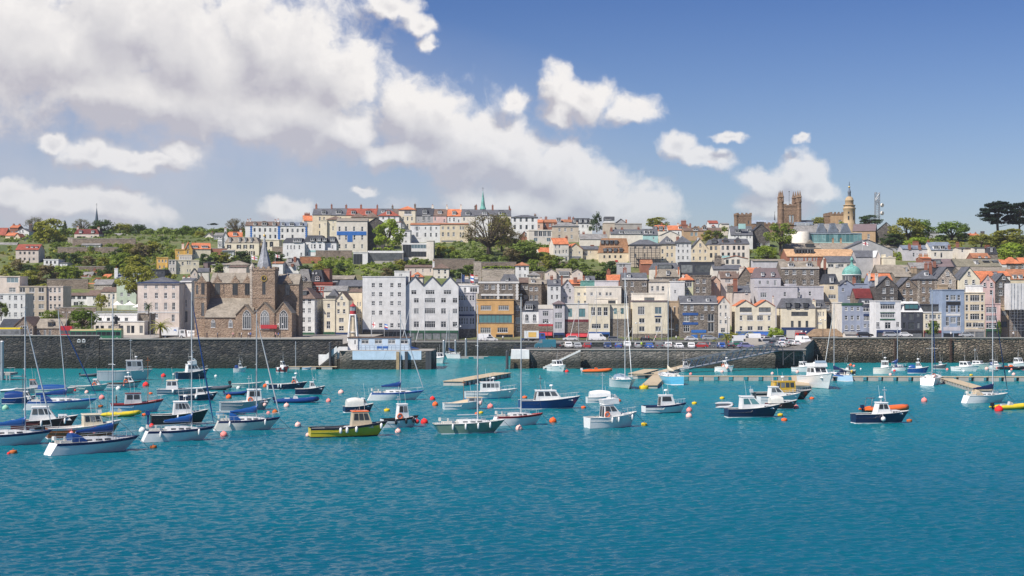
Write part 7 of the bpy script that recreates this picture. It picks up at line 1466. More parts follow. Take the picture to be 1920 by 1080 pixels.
 if hood:s.canopy(-.29,-.13,.62,zd+.05,.95,hood,'sprayhood')
 for i in range(fend):s.fender(.2+.55*i/max(1,fend-1))
 s.extras()
 q=MB();q.box(mxl+.5,mxl+1.,-.25,.25,zd+.36,zd+.48);q.box(-.3*L,-.26*L,-B_*.3,-B_*.24,zd+.1,zd+.3);q.box(-.3*L,-.26*L,B_*.24,B_*.3,zd+.1,zd+.3);part('hatch',q,s.root,'mid')
 q=MB();q.hexa([(-.475*L,-.45,zd+.3),(-.45*L,-.45,zd+.3),(-.45*L,.2,zd+.3),(-.475*L,.2,zd+.3)],[(-.475*L,-.4,zd+.7),(-.45*L,-.4,zd+.7),(-.45*L,.15,zd+.7),(-.475*L,.15,zd+.7)]);part('liferaft_case',q,s.root,'offw')
 if out:s.outboard(None,out)
 if ring:q=MB();x=-.4*L;q.loft([[(x+.05,-B_*.3+math.cos(a)*(.3+.07*math.cos(k)),zd+.55+math.sin(a)*(.3+.07*math.cos(k)))if 1 else 0 for k in(0,1.57,3.14,4.71)]for a in[i*.45 for i in range(12)]],0,True,False);part('horseshoe_buoy',q,s.root,ring)
 return s
def motor(label,nick,xa,xb,yw,th,hull='white',stripe=None,wh=(-.1,.2,1.5),col='white',nw=3,rf=.6,rb=.1,fb=.9,cud=None,mast=None,out=None,rails=.5,radar=None,fend=(),ratio=.36,roofc=None,name='motor_boat',cat='motor boat',deck='offw',anti='navy',boot='wframe',rise=.7,well=.42,tr=.86,glass='glass',back=0,wf=.68,canopy=None,band=(.5,.9),Lm=None,fly=None,trim=None):
 s=Boat(name,label,cat,nick,xa,xb,yw,th,ratio,fb,Lm=Lm);s.hull(hull,stripe,anti,boot,rake=.14,tr=tr,rise=rise,deck=deck,well=well);L=s.L;z=fb
 if cud:s.house(cud[0],cud[1],.62,z-.05,cud[2],.9,.0,cud[3]if len(cud)>3 else col,3,'cabin',ov=None,band=(.35,.75),front=0)
 if wh:s.house(wh[0],wh[1],wf,z-.1,wh[2],rf,rb,col,nw,roofc=roofc,glass=glass,back=back,band=band)
 if fly:b=MB();x0,x1=fly;w=s.B*.3;zt=z+wh[2];b.hexa([(x0*L,-w,zt),(x1*L,-w,zt),(x1*L,w,zt),(x0*L,w,zt)],[(x0*L-.2,-w,zt+.55),(x1*L-.1,-w*.95,zt+.75),(x1*L-.1,w*.95,zt+.75),(x0*L-.2,w,zt+.55)]);part('flybridge',b,s.root,'white');g=MB();g.hexa([(x1*L-.12,-w*.9,zt+.76),(x1*L-.05,-w*.9,zt+.76),(x1*L-.05,w*.9,zt+.76),(x1*L-.12,w*.9,zt+.76)],[(x1*L-.5,-w*.85,zt+1.15),(x1*L-.44,-w*.85,zt+1.15),(x1*L-.44,w*.85,zt+1.15),(x1*L-.5,w*.85,zt+1.15)]);part('windscreen',g,s.root,'mid')
 if canopy:s.canopy(*canopy)
 zt=z+(wh[2]if wh else 0)
 if mast:s.mast(mast[0]*L,zt-.1 if wh and wh[0]<mast[0]<wh[1]else z-.1,(yw-mast[1])*s.S,.045,mast[2]if len(mast)>2 else 'steel')
 if radar is not None:s.radar(radar*L,zt+.55)
 if rails:s.rails(rails)
 if out:s.outboard(None,out)
 for f in fend:s.fender(*(f if isinstance(f,tuple)else(f,)))
 s.extras(zt+.1 if wh else None,(wh[0]+.12)*L if wh else 0,((wh[0]+.05)*L,-s.B*wf/2-.06,fb+.35)if wh and nw==2 and wh[2]>1.2 and len(label)%3==0 else None)
 b=MB();b.box(-.46*L,-.3*L,-s.B*.3,s.B*.3,z-.48,z-.1);part('deck_gear',b,s.root,'offw')
 return s
def rib(label,nick,xa,xb,yw,th,col,out='black',floor='dgrey',console='white',frame=False,ratio=.4,r=None,Lm=None):
 s=Boat('inflatable_boat',label,'inflatable boat',nick,xa,xb,yw,th,ratio,.45,Lm=Lm);L,B_=s.L,s.B;r=r or max(.2,L*.055);b=MB();w=B_/2-r;s.rise,s.tr=.5,.9
 path=[(-L*.52,-w,.32),(-L*.3,-w,.32),(0,-w,.34),(L*.2,-w*.96,.4),(L*.36,-w*.7,.5),(L*.46,-w*.3,.58),(L*.48,0,.6),(L*.46,w*.3,.58),(L*.36,w*.7,.5),(L*.2,w*.96,.4),(0,w,.34),(-L*.3,w,.32),(-L*.52,w,.32)]
 b.tube(path,[r*.35]+[r]*11+[r*.35],10);part('tube',b,s.root,col)
 b=MB();b.hexa([(-L*.44,-w*.6,-.25),(L*.3,-.05,-.1),(L*.3,.05,-.1),(-L*.44,w*.6,-.25)],[(-L*.44,-w,.3),(L*.42,-w*.3,.42),(L*.42,w*.3,.42),(-L*.44,w,.3)]);part('hull',b,s.root,floor)
 if console:b=MB();b.hexa([(-.1*L,-.35,.3),(.06*L,-.3,.3),(.06*L,.3,.3),(-.1*L,.35,.3)],[(-.06*L,-.3,1.15),(.02*L,-.25,1.0),(.02*L,.25,1.0),(-.06*L,.3,1.15)]);b.box(-.28*L,-.16*L,-.3,.3,.3,.8);part('console',b,s.root,console)
 if frame:
  b=MB();x=-L*.36
  for sd in(-1,1):b.tube([(x-.3,sd*w,.4),(x,sd*w*.9,1.9),(x+.1,0,2.0)],.05,5)
  b.box(x-.2,x+.6,-w*.7,w*.7,1.95,2.02);part('frame',b,s.root,'dgrey')
 if out:s.outboard(-L*.5,out,.95 if L>4.5 else.6)
 return s
def dinghy(label,nick,xa,xb,yw,th,col,inner='lgrey',fb=.5,out=None,stripe=None):
 s=Boat('rowing_boat',label,'dinghy',nick,xa,xb,yw,th,.36,fb);s.hull(col,stripe,'navy','trim',deck=inner,well=.95,rise=.45,tr=.7);b=MB()
 for f in(-.25,.05,.28):b.box(f*s.L-.12,f*s.L+.12,-s.half(f+.5,.7)*.93,s.half(f+.5,.7)*.93,fb-.2,fb-.14)
 part('thwart',b,s.root,'tan')
 if out:s.outboard(None,out,.7)
 return s
Y,MO,RB,DI=yacht,motor,rib,dinghy
Y('white sloop with blue sprayhood and broad white transom, nearest boat on the left','the nearest white sloop',94,264,848,38,206,556,cover='blue',hood='blue',genoa=None,spread=1,bl=.42)
Y('white sloop cut by the left edge with blue boom cover','the sloop cut by the left edge',-62,99,834,24,43.5,582,cover='mblue',hood='blue',genoa='steel',spread=1,bl=.4)
MO('white motor cruiser with deep maroon hull and angled wheelhouse','the maroon hulled cruiser',20,148,806,16,'maroon',wh=(-.24,.2,1.75),cud=(.2,.4,.7),nw=3,rf=.7,rb=.25,fb=1.25,fend=(.45,.8),rails=None)
MO('brown wooden fishing boat with rounded cream wheelhouse','the brown wooden boat',86,230,820,24,'brown','trim',(-.02,.26,1.55),'cream',3,.35,0,1.25,rails=.6,rise=.9,fend=((.3,'pink',.3,-1,True),(.62,'pink',.3,-1,True)))
Y('long white yacht with blue furled genoa and thin blue line','the long white yacht',48,183,767,16,124,582,cover='blue',hood='blue',genoa='blue',lean=1.2,spread=1,stripe='royal',bl=.44)
MO('small boat with blue canvas cabin by the long white yacht','the blue canvas cabin boat',4,68,757,10,'blue',wh=(.12,.38,1.1),fb=.9,canopy=(-.42,.12,.9,.8,1.25,'blue','canopy'),rails=None,nw=2)
MO('old fishing boat with orange topped wheelhouse at the left','the orange topped fishing boat',28,84,738,12,'grey',wh=(-.02,.36,1.6),col='lgrey',roofc='orange',mast=(-.25,702,'dgrey'),rails=None,nw=3)
RB('white inflatable boat with orange ring at the left edge','the white inflatable',0,34,735,8,'white',None,console=None)
MO('pale green open boat under a blue tarpaulin','the tarpaulin covered boat',68,146,738,8,'pgreen',wh=None,fb=.8,canopy=(-.45,.2,.8,.75,.9,'mblue','tarpaulin'),rails=None,fend=((.95,'red',.22,-1,True),))
MO('long pale green fishing boat with white wheelhouse near the left pier','the long pale green boat',130,204,733,8,'pgreen',wh=(.1,.32,1.3),fb=.9,rails=None,nw=2)
MO('white fishing boat with brown gunwale below the grey patrol vessel','the brown edged fishing boat',200,266,727,10,'lgrey','brown',(.0,.32,1.3),nw=2,rails=None,radar=.12,fend=((.5,'pink',.16,-1,True),))
MO('grey patrol vessel with tall wheelhouse and mast against the pier wall','the grey patrol vessel',182,287,713,12,'steel',wh=(.02,.34,2.3),col='grey',nw=3,rf=.15,rb=.0,fb=1.9,mast=(.1,636,'steel'),rails=.62,radar=.2,ratio=.3,deck='grey',roofc='lgrey',well=.3,rise=.3)
RB('dark inflatable tender astern of the grey patrol vessel','the dark tender',150,186,706,6,'dgrey','black',console=None)
MO('pale blue wooden launch with red roof and red line','the pale blue launch',206,309,772,18,'pblue','awnred',(-.24,.08,1.6),'lgrey',2,.1,.1,1.2,mast=(.2,672,'brown'),roofc='maroon',rails=.66,rise=.8,fend=((.86,'palep',.28,1,True),))
RB('bright yellow inflatable boat on the left','the yellow inflatable',184,268,781,12,'yellow','lgrey','bgreen','lgrey',Lm=5.4)
MO('navy hulled white trawler yacht near the pier wall','the navy trawler yacht',328,394,711,30,'navy',wh=(-.2,.26,1.7),cud=(.2,.4,.6),nw=3,rf=.7,fb=1.5,mast=(.0,658,'steel'),rails=.6,fly=(-.1,.1),ratio=.4)
MO('small white fast fisher under the pier wall','the small white fast fisher',437,463,698,15,wh=(-.12,.28,1.15),nw=3,rails=None,fb=.9,mast=(.0,676),canopy=(-.4,-.14,.7,.8,.9,'blue','canopy'))
MO('blue working boat with white wheelhouse aft','the blue working boat',294,400,739,8,'mid',wh=(-.34,-.12,1.6),nw=2,rf=.1,fb=.9,rails=None,fend=((.3,'white',.2),),roofc='cream',mast=(-.2,700,'dgrey'),well=.9)
MO('small white cabin boat with navy hull by the blue sloop mast','the small navy cabin boat',334,410,751,17,'navy',wh=(-.06,.2,1.2),cud=(.2,.38,.5),nw=4,fb=.95,rails=None,fend=((.42,'white',.2),))
MO('white cabin cruiser with black hull and big outboard','the black hulled cruiser',280,394,796,18,'black',wh=(-.12,.26,1.75),nw=4,rf=.6,fb=1.35,rails=.6,out='blue',radar=.1,fend=((.45,'white'),(.68,'white')),ratio=.38)
Y('white yacht with navy stripe and blue furled genoa in the left group','the navy striped yacht',269,405,826,24,357.5,547,cover='mblue',genoa='blue',hood=None,spread=1,fend=2,bl=.4)
Y('cream white yacht with yellow lifebuoy and pale furled sail','the yellow lifebuoy yacht',403,528,806,16,480.5,588,hull='offw',stripe='navy',cover='mblue',genoa='lgrey',hood='mblue',spread=1,fend=2,ring='dyellow',bl=.42)
MO('grey hulled fishing boat with tall white wheelhouse','the grey hulled fishing boat',410,512,769,18,'grey',wh=(.02,.3,1.9),nw=2,rf=.1,fb=1.25,rails=None,mast=(.06,706,'steel'),fend=((.85,'palep',.3,-1,True),),rise=.6,cud=(.3,.42,.5))
DI('long wooden rowing boat behind the yellow lifebuoy yacht','the wooden rowing boat',404,468,778,10,'pblue','tan',.45)
RB('blue inflatable speedboat with dark outboard','the blue speedboat',514,598,755,10,'blue','navy','lgrey','white')
RB('small blue inflatable half hidden by the grey fishing boat','the half hidden blue inflatable',420,466,741,8,'blue','navy',console=None)
RB('black inflatable with flipped up outboard','the black inflatable',374,434,731,6,'dgrey',None,console=None)
MO('low white speedboat with raised black engine','the low white speedboat',434,494,727,6,'pgreen',wh=None,fb=.75,rails=None,out='black',well=.3)
MO('navy hulled fast fishing boat with forward white cabin','the navy fast fisher',504,577,730,5,'navy',wh=(.1,.3,1.3),nw=2,fb=1.0,rails=None,radar=.2,out='white',fend=(.25,.32))
MO('navy hulled cabin boat tethered right of the navy fast fisher','the tethered navy cabin boat',552,611,740,12,'navy',wh=(-.02,.24,1.25),nw=2,fb=1.05,rails=None,mast=(.12,708),cud=(.24,.4,.3))
MO('white cruiser with red hull moored at the landing stage','the red hulled cruiser',516,545,698,-35,'maroon',wh=(-.15,.25,1.5),nw=3,fb=1.1,rails=None,fend=((.3,'white',.3),(.7,'white',.3)))
DI('light blue dinghy tied to the landing stage','the light blue dinghy',566,585,693,10,'pblue');DI('second pale blue dinghy at the end of the landing stage','the end dinghy',585,601,692,8,'cyan')
MO('bright yellow fishing boat with grey wheelhouse and orange roof','the yellow fishing boat',577,732,818,15,'yellow','dgrey',(.02,.3,1.95),'tan',3,.35,.1,1.12,roofc='orange',rails=None,fend=((.37,'white',.17),(.45,'white',.17),(.57,'white',.17),(.9,'white',.17)),deck='lgrey',boot='black',anti='black',rise=.95,mast=(.08,768,'dgrey'),ratio=.3)
MO('navy boat with cream canvas canopy left of centre','the cream canopied boat',642,704,773,20,'navy',wh=(.1,.32,1.2),nw=2,rails=None,fb=.9,canopy=(-.42,.12,.85,.8,1.4,'offw','canopy'),ratio=.42)
MO('white fishing boat with boxy wheelhouse and black fenders','the boxy white fishing boat',712,789,801,20,'white','black',(-.1,.22,1.95),nw=2,rf=.15,fb=1.1,rails=None,fend=((.32,'black',.17),(.6,'black',.17),(.82,'black',.17),(.93,'red',.3,-1,True)),mast=(-.06,744),ratio=.42,rise=.55,cud=(.22,.4,.35))
Y('pale blue white yacht with blue sail cover left of the timber raft','the blue covered yacht',691,797,750,10,751,590,stripe='royal',cover='blue',genoa='steel',spread=1,hood=None,bl=.36,ring='orange')
MO('white pilothouse cruiser by the timber raft','the white pilothouse cruiser',870,972,747,8,'white',wh=(-.2,.16,1.65),nw=4,rf=.05,rb=.0,fb=1.15,cud=(.16,.36,.45),rails=.6,mast=(-.02,706),radar=.04,ratio=.32,boot='royal',stripe=None)
MO('white day boat under a tan cockpit cover','the tan covered day boat',829,910,767,12,'white',wh=(.08,.44,.85),col='lgrey',nw=2,rails=None,fb=.95,canopy=(-.38,.08,.9,.8,.7,'tan','cover',6,.8),roofc='tan',mast=(.0,714,'brown'),rf=.0,fend=((.9,'palep',.2),))
Y('sage green yacht with white fenders in the centre','the sage green yacht',815,952,812,15,895.5,572,hull='green',stripe=None,cover=None,genoa=None,spread=2,fend=4,fb=1.25,coach='white',anti='black',stern=.3,bl=.3)
Y('white sloop with red stripe right of the sage green yacht','the red striped sloop',922,1023,797,18,977,557,stripe='awnred',anti='maroon',cover=None,genoa=None,spread=0,bl=.55,fb=1.2)
MO('navy hulled motor cruiser with long white wheelhouse','the navy motor cruiser',971,1092,766,10,'blue',wh=(-.26,.2,1.55),nw=3,rf=.75,rb=.2,fb=1.3,cud=(.2,.36,.4),rails=.62,mast=(-.16,706,'dgrey'),radar=.02,back=2,well=.28,ratio=.33)
MO('white boat under a peaked white canvas cover','the white canvas covered boat',1098,1156,755,10,'white',wh=None,fb=.9,rails=None,canopy=(-.4,.3,.9,.8,1.25,'white','cover'),mast=(.05,700))
MO('white flybridge cruiser with low bathing platform in the centre','the white sport cruiser',1093,1202,801,20,'white',wh=(-.2,.2,1.7),nw=2,rf=.9,rb=.05,fb=1.35,cud=(.18,.36,.5),fly=(-.2,.1),rails=.6,radar=-.05,fend=((.42,'white'),(.55,'white'),(.86,'white')),back=2,ratio=.38,band=(.52,.88))
RB('orange and black rescue inflatable under the car park wall','the rescue inflatable',1090,1148,698,6,'orange','white','black','orange')
Y('white cruising yacht end on at the pontoon arm','the white pontoon yacht',1142,1197,727,-80,1172,507,stripe=None,genoa='white',cover=None,hood='mid',spread=2,fb=1.5,ratio=.33,Lm=12.)
Y('bright blue ketch hulled boat with navy dinghy on its stern','the blue ketch',1230,1280,719,100,1251,538,hull='cyan',stripe=None,genoa=None,cover='cream',hood=None,spread=1,fb=1.6,ratio=.36,Lm=11.)
MO('small white workboat beside the gangway foot','the small white workboat',1270,1296,697,15,wh=(-.1,.3,1.5),nw=2,rf=.2,rails=None,fb=.9)
MO('white cruiser bow on under the pale pier steps','the bow on cruiser',1032,1060,696,-65,wh=(-.2,.2,1.5),nw=2,rails=None,fb=1.1,cud=(.15,.35,.5),Lm=7.5)
MO('white fishing cruiser below the steel gangway','the white fishing cruiser',1340,1378,697,-28,wh=(-.1,.28,1.5),nw=2,rails=None,fb=1.1,radar=.1,fend=((.7,'palep',.3),))
MO('white motor boat with varnished wooden wheelhouse doors','the varnished wheelhouse boat',1202,1292,774,14,'white','navy',(-.14,.22,1.6),nw=1,rf=.35,fb=1.05,cud=(.22,.36,.4),rails=.72,radar=.02,back=3,ratio=.36,rise=.6,boot='navy')
MO('white and navy fast cruiser with a grey dinghy on its stern','the navy and white fast cruiser',1358,1467,782,8,'navy',wh=(-.24,.22,1.75),nw=2,rf=1.1,rb=.05,fb=1.25,rails=None,cud=(.16,.36,.55),ratio=.36,glass='tealglass',band=(.42,.86))
q=RB('grey inflatable dinghy tilted on the stern of the fast cruiser','the tilted grey dinghy',1338,1376,776,70,'lgrey',None,'dgrey',None,Lm=2.6).root;q.rotation_euler=(R(62),0,R(12));q.location.z=1.1
MO('white hardtop cruiser behind the navy fast cruiser','the hardtop cruiser',1428,1496,757,10,'white',wh=(-.26,.16,1.6),nw=2,rf=1.,fb=1.2,rails=.6,cud=(.1,.36,.5),ratio=.36,Lm=7.)
MO('speedboat with dark red hull and cream canopy','the dark red speedboat',1434,1498,767,12,'maroon',wh=None,fb=.95,rails=None,canopy=(-.4,.0,.85,.8,1.3,'offw','canopy'),cud=(.0,.36,.45,'white'))
MO('yellow and black pilot boat with amber wheelhouse','the pilot boat',1408,1527,749,10,'black',wh=(-.18,.2,1.9),col='dyellow',nw=4,rf=.1,fb=1.2,rails=.62,roofc='dyellow',radar=.0,ratio=.32,anti='black',boot='black',deck='dgrey',rise=.5,out='lgrey')
MO('large white flybridge cruiser seen bow on','the large flybridge cruiser',1509,1560,727,-78,'white',wh=(-.2,.18,1.9),nw=2,rf=.8,fb=2.1,rails=.5,fly=(-.25,.1),radar=-.15,ratio=.34,Lm=12.5,cud=(.1,.34,.5))
MO('small white cabin boat left of the large flybridge cruiser','the little white cabin boat',1496,1514,697,-60,wh=(-.1,.25,1.4),nw=2,rails=None,fb=1.,Lm=6)
Y('blue grey sloop right of the large flybridge cruiser','the blue grey sloop',1552,1583,713,110,1557.5,568,hull='pblue',stripe='royal',genoa='white',cover='navy',hood='navy',Lm=9.5)
MO('white open boat with black hull at the long pontoon','the black and white open boat',1572,1605,702,160,'black','trim',(-.1,.15,1.3),nw=2,rails=None,fb=1.,fend=((.2,'dyellow',.25,1),))
MO('white fishing boat with square wheelhouse before the boulder wall','the square white fishing boat',1637,1675,701,-20,'offw',wh=(-.12,.3,1.7),nw=4,rf=.1,fb=1.3,rails=None,radar=.1)
Y('small white sloop with blue boom tent before the boulder wall','the boom tent sloop',1671,1702,695,-20,1682,617,cover='blue',genoa=None,hood='blue',fb=.9)
MO('royal blue motor boat with white cabin on the right','the royal blue motor boat',1701,1742,700,-15,'mblue',wh=(-.12,.25,1.5),nw=3,fb=1.1,rails=None,canopy=(-.44,-.14,.8,.8,1.2,'mblue','canopy'),radar=.0)
Y('white racing yacht stern on with blue furled sail','the white racing yacht',1723,1770,720,66,1747.5,545,stripe=None,genoa='blue',cover=None,hood=None,spread=2,ring='orange',fb=1.35,ratio=.36,Lm=10.5)
MO('dark hulled small cruiser with green flag before the boulder wall','the dark hulled small cruiser',1750,1776,692,-25,'dgrey',wh=(-.1,.25,.9),nw=2,rails=None,fb=.9)
MO('white motor boat bow on, leftmost of four along the boulder wall','the first wall boat',1799,1824,696,-50,wh=(-.2,.2,1.3),nw=2,rails=None,fb=1.,Lm=7.)
MO('grey green fishing boat with low cabin along the boulder wall','the grey green wall boat',1820,1846,692,-45,'pgreen',wh=(-.15,.2,.9),nw=2,rails=None,fb=1.1,mast=(-.1,654),Lm=7.)
MO('white cabin boat with blue stern cover along the boulder wall','the blue sterned wall boat',1853,1880,691,-30,wh=(-.1,.3,1.),nw=3,rails=None,fb=.8,canopy=(-.44,-.12,.8,.7,.9,'blue','canopy'))
RB('black inflatable with orange cover near the right edge','the orange covered black inflatable',1884,1910,693,-60,'black',None,'black','orange',Lm=7)
MO('small white cruiser at the right edge near the boulder wall','the right edge cruiser',1902,1919,690,-70,wh=(-.2,.2,1.5),nw=2,rails=None,fb=1.,Lm=6)
DI('small white tender near the blue sterned wall boat','the small white tender',1855,1874,696,5,'white','pblue',.35)
Y('white sloop with navy boom cover and tan sprayhood on the right','the navy covered sloop',1802,1898,755,16,1862.5,545,stripe=None,cover='navy',genoa='navy',hood='tan',spread=2,bl=.46,fb=1.2)
RB('yellow and black inflatable cut by the right edge','the yellow and black inflatable',1860,1932,767,12,'yellow','black','dgrey','lgrey',Lm=6)
MO('navy hulled fishing launch with white wheelhouse on the right','the navy fishing launch',1595,1709,793,9,'navy',None,(-.12,.16,1.55),nw=2,rf=.4,rb=.25,fb=1.25,cud=(.16,.36,.5),rails=None,mast=(.06,727),fend=((.46,'white',.33,-1,True),),ratio=.32,rise=.45,well=.36,radar=-.0)
RB('orange rescue inflatable behind the navy fishing launch','the orange inflatable',1614,1706,771,14,'orange','navy','black','dgrey',True,Lm=7.2,r=.42)
MO('white cruiser moored inside the harbour mouth','the harbour mouth cruiser',811,836,681,-70,wh=(-.2,.2,1.6),nw=2,rails=None,fb=1.2,Lm=8.);Y('white yacht with blue cover inside the harbour mouth','the harbour mouth yacht',833,864,672,172,840,580,cover='blue',genoa='steel',stripe=None)
for px,mt,yw,lb in((770,566,668,'yacht with slim mast rising behind the white pier station'),(796.5,570,667,'yacht with dark mast rising behind the lighthouse pier end'),(1085,560,664,'yacht whose white mast rises behind the silver parked cars'),(1118,545,664,'yacht whose thin mast rises before the twin bay cream office'),(1241,600,664,'yacht whose mast rises behind the car park near the stone alley'),(1186,612,664,'yacht with short mast behind the car park')):
 Y(lb,lb,px-22,px+22,yw,175,px,mt,cover='blue',genoa='white',stripe='navy')
# -- buoys
BC=dict(pink=(.90,.28,.25),red=(.85,.03,.03),orange=(.85,.14,.03),white=(.75,.75,.72),yellow=(.72,.50,.02),green=(.32,.58,.42),rust=(.50,.13,.03),pale=(.88,.52,.46),lime=(.62,.66,.2))
bu=MB();bu.ball((0,0,.32),1,16);bu.lathe([(.13,1.3),(.16,1.42),(.05,1.46)],0,0,8);bu.tube([(-.12,0,1.3),(-.1,0,1.6),(.1,0,1.6),(.12,0,1.3)],.03,4);BM=bu.mesh('buoy',[M('matt')])
bu=MB();bu.lathe([(.2,-.6),(.9,-.5),(1,-.2),(1,.25),(.88,.5),(.2,.56)],0,0,16);bu.tube([(0,0,.5),(0,0,.85)],.1,6);bu.tube([(-.15,0,.82),(0,0,1.05),(.15,0,.82)],.05,4);BM2=bu.mesh('barrel_buoy',[M('matt')])
CN=dict(pale='faded pink',rust='rusty orange',lime='lime green')
for x,y,r,c,*t in((162.6,735,4,'pale'),(191,745,5.5,'pink'),(188.5,761,4.5,'rust',1),(222,728,5,'white'),(10,764,6,'green'),(306.5,704,4.5,'red'),(273.5,721,6,'red'),(282.6,737,3.5,'orange',1),(404.6,705,3,'white'),(326,701.5,2.5,'white'),(447,727,4,'white'),(429,744,5.5,'orange'),(420,814,7,'pink'),(287.7,837,6.5,'rust',1),(270.7,777,4.5,'orange',1),(284.5,797.5,4.5,'red'),(267,806,6.5,'white'),(16.4,850,3.2,'red'),(25,846,7,'rust',1),(537.6,760,5.5,'pale'),(616,751,4.8,'pink'),(559,796,6,'pale'),(497.5,723,4.5,'orange'),(515.6,772,5.5,'rust'),(503.5,774,3.8,'pink'),(577.5,815,4.5,'pale'),(639.5,735,5.5,'pale'),(746.5,808,6,'pale'),(796,790,7,'red'),(725.5,768,5.5,'yellow',1),(811,747,5,'red'),(816,757.5,5.6,'orange'),(919.5,761.5,5.8,'pink'),(902,773,4.2,'yellow',1),(893,775,2.8,'orange'),(973,802,6.6,'pale'),(984,744,4.6,'orange',1),(1036.5,788,7,'orange'),(1063,696,3.6,'red'),(1094,763,4.4,'orange',1),(1160,750,4.6,'orange',1),(1292.5,768,5.5,'pink'),(1292,779,6,'pale'),(1302,755,4.8,'yellow',1),(1354,745.5,4.5,'yellow',1),(1208,794.5,5.6,'yellow',1),(1207,724,9,'yellow',1),(1463,777,5,'yellow',1),(1470.5,786,5.6,'orange',1),(1493,763,5,'pink'),(1522,746,4.6,'orange',1),(1354,696.5,3.2,'pale'),(1342,695.5,2.6,'white'),(1495,697,3.2,'pale'),(1677,695,2.6,'red'),(1669.7,702,3,'pale'),(1595,684,2.8,'orange'),(1601,686,2.6,'pink'),(1614,691.5,1.8,'white'),(1733,750,5.7,'pink'),(1705,787.5,5.2,'rust',1),(1776,692.5,2.8,'pink'),(1850,691,3.6,'pale'),(1870,690,2.6,'pink'),(1896.6,692.5,2.2,'pink'),(1893,696.5,2.5,'white'),(1900.5,701.5,3.5,'pale'),(1821,702.5,3.2,'yellow',1),(1807,695.5,2.5,'white'),(1873,766.5,8,'red'),(1919,690.5,3,'red'),(1295,701,3,'pink'),(1448,700,3,'pale'),(345,698,2,'white')):
 d=dw(y+r*.55);S=d/F;o=link('mooring_buoy',BM2 if t else BM,None,(X(x,d),d,.12 if t else 0),rnd.uniform(0,6),BC[c]);o.scale=(r*S,)*3;o.rotation_euler.x=rnd.uniform(-.15,.15)
 rel,nk=near_phrase(x,y,None,BOATS);cn=CN.get(c,c)
 tag(o,unique(lambda k:'%s%s %s %s %s'%(['','small ','plain ','bobbing ','lone '][k%5],cn,'barrel mooring buoy' if t else 'round mooring buoy',rel,nk)),'buoy','mooring buoys in the harbour')
# -- vehicles and people on the quays
def car_mesh(kind):
 b,g,wv=MB(),MB(),MB()
 P_=dict(hatch=(4.,1.72,[(-2,.35),(-1.95,.85),(-1.6,.95),(-1.25,1.42),(.35,1.45),(.95,.95),(1.85,.8),(2,.55),(2,.3)],[(-1.45,.98),(-1.15,1.36),(.3,1.39),(.78,.97)]),est=(4.5,1.78,[(-2.25,.35),(-2.2,1.),(-1.95,1.5),(.5,1.52),(1.1,1.),(2.1,.85),(2.25,.55),(2.25,.3)],[(-2.,1.03),(-1.8,1.44),(.45,1.46),(.95,1.02)]),van=(5.4,1.95,[(-2.7,.4),(-2.7,2.2),(-2.5,2.35),(1.2,2.35),(1.9,1.45),(2.55,1.15),(2.7,.7),(2.7,.35)],[(.7,1.45),(.7,2.15),(1.15,2.2),(1.75,1.45)]))[kind]
 ln,w,prof,win=P_;n=len(prof);hw=w/2;ring=lambda k,m:[(x,m*hw*(1-.16*max(0,z-.9)),z)for x,z in prof]
 A,C=ring(0,-1),ring(0,1);b.add(A+C,[tuple(range(n-1,-1,-1)),tuple(range(n,2*n))]+[(i,(i+1)%n,(i+1)%n+n,i+n)for i in range(n)],0)
 for m in(-1,1):q=[(x,m*(hw*(1-.16*max(0,z-.9))+.012),z)for x,z in win];g.add(q,[(0,1,2,3)if m>0 else(3,2,1,0)],0)
 (x0,z0),(x1,z1)=win[2],win[3];y=hw*.8;g.add([(x0+.08,-y,z0),(x1+.2,-y,z1),(x1+.2,y,z1),(x0+.08,y,z0)],[(0,1,2,3)])
 (x0,z0),(x1,z1)=win[0],win[1];g.add([(x0-.22 if kind!='van' else-2.72,-y*.9,z0 if kind!='van' else 1.5),(x1-.16 if kind!='van' else-2.72,-y*.9,z1),(x1-.16 if kind!='van' else-2.72,y*.9,z1),(x0-.22 if kind!='van' else-2.72,y*.9,z0 if kind!='van' else 1.5)],[(0,1,2,3)])
 return b.mesh('body',[M('paint')]),g.mesh('window',[M('glass')]),ln,hw
wb=MB();wb.lathe([(.2,-.1),(.31,-.1),(.31,.1),(.2,.1)],0,0,12);wb.lathe([(.19,-.11),(.19,.11)],0,0,8,1);WM=wb.mesh('wheel',[M('rubber'),M('metal')])
lb=MB();lb.box(-.03,.03,-.2,.2,-.08,.08);LM,LR=lb.mesh('headlight',[M('wframe')]),lb.mesh('tail_light',[M('awnred')])
CARS={k:car_mesh(k)for k in('hatch','est','van')}
CC=dict(white=(.75,.75,.75),silver=(.42,.44,.46),grey=(.16,.17,.19),black=(.02,.02,.025),red=(.45,.03,.03),blue=(.03,.10,.38),dblue=(.02,.05,.16),teal=(.03,.16,.22),green=(.04,.26,.17),violet=(.25,.26,.5),beige=(.55,.5,.42))
PROTO={}
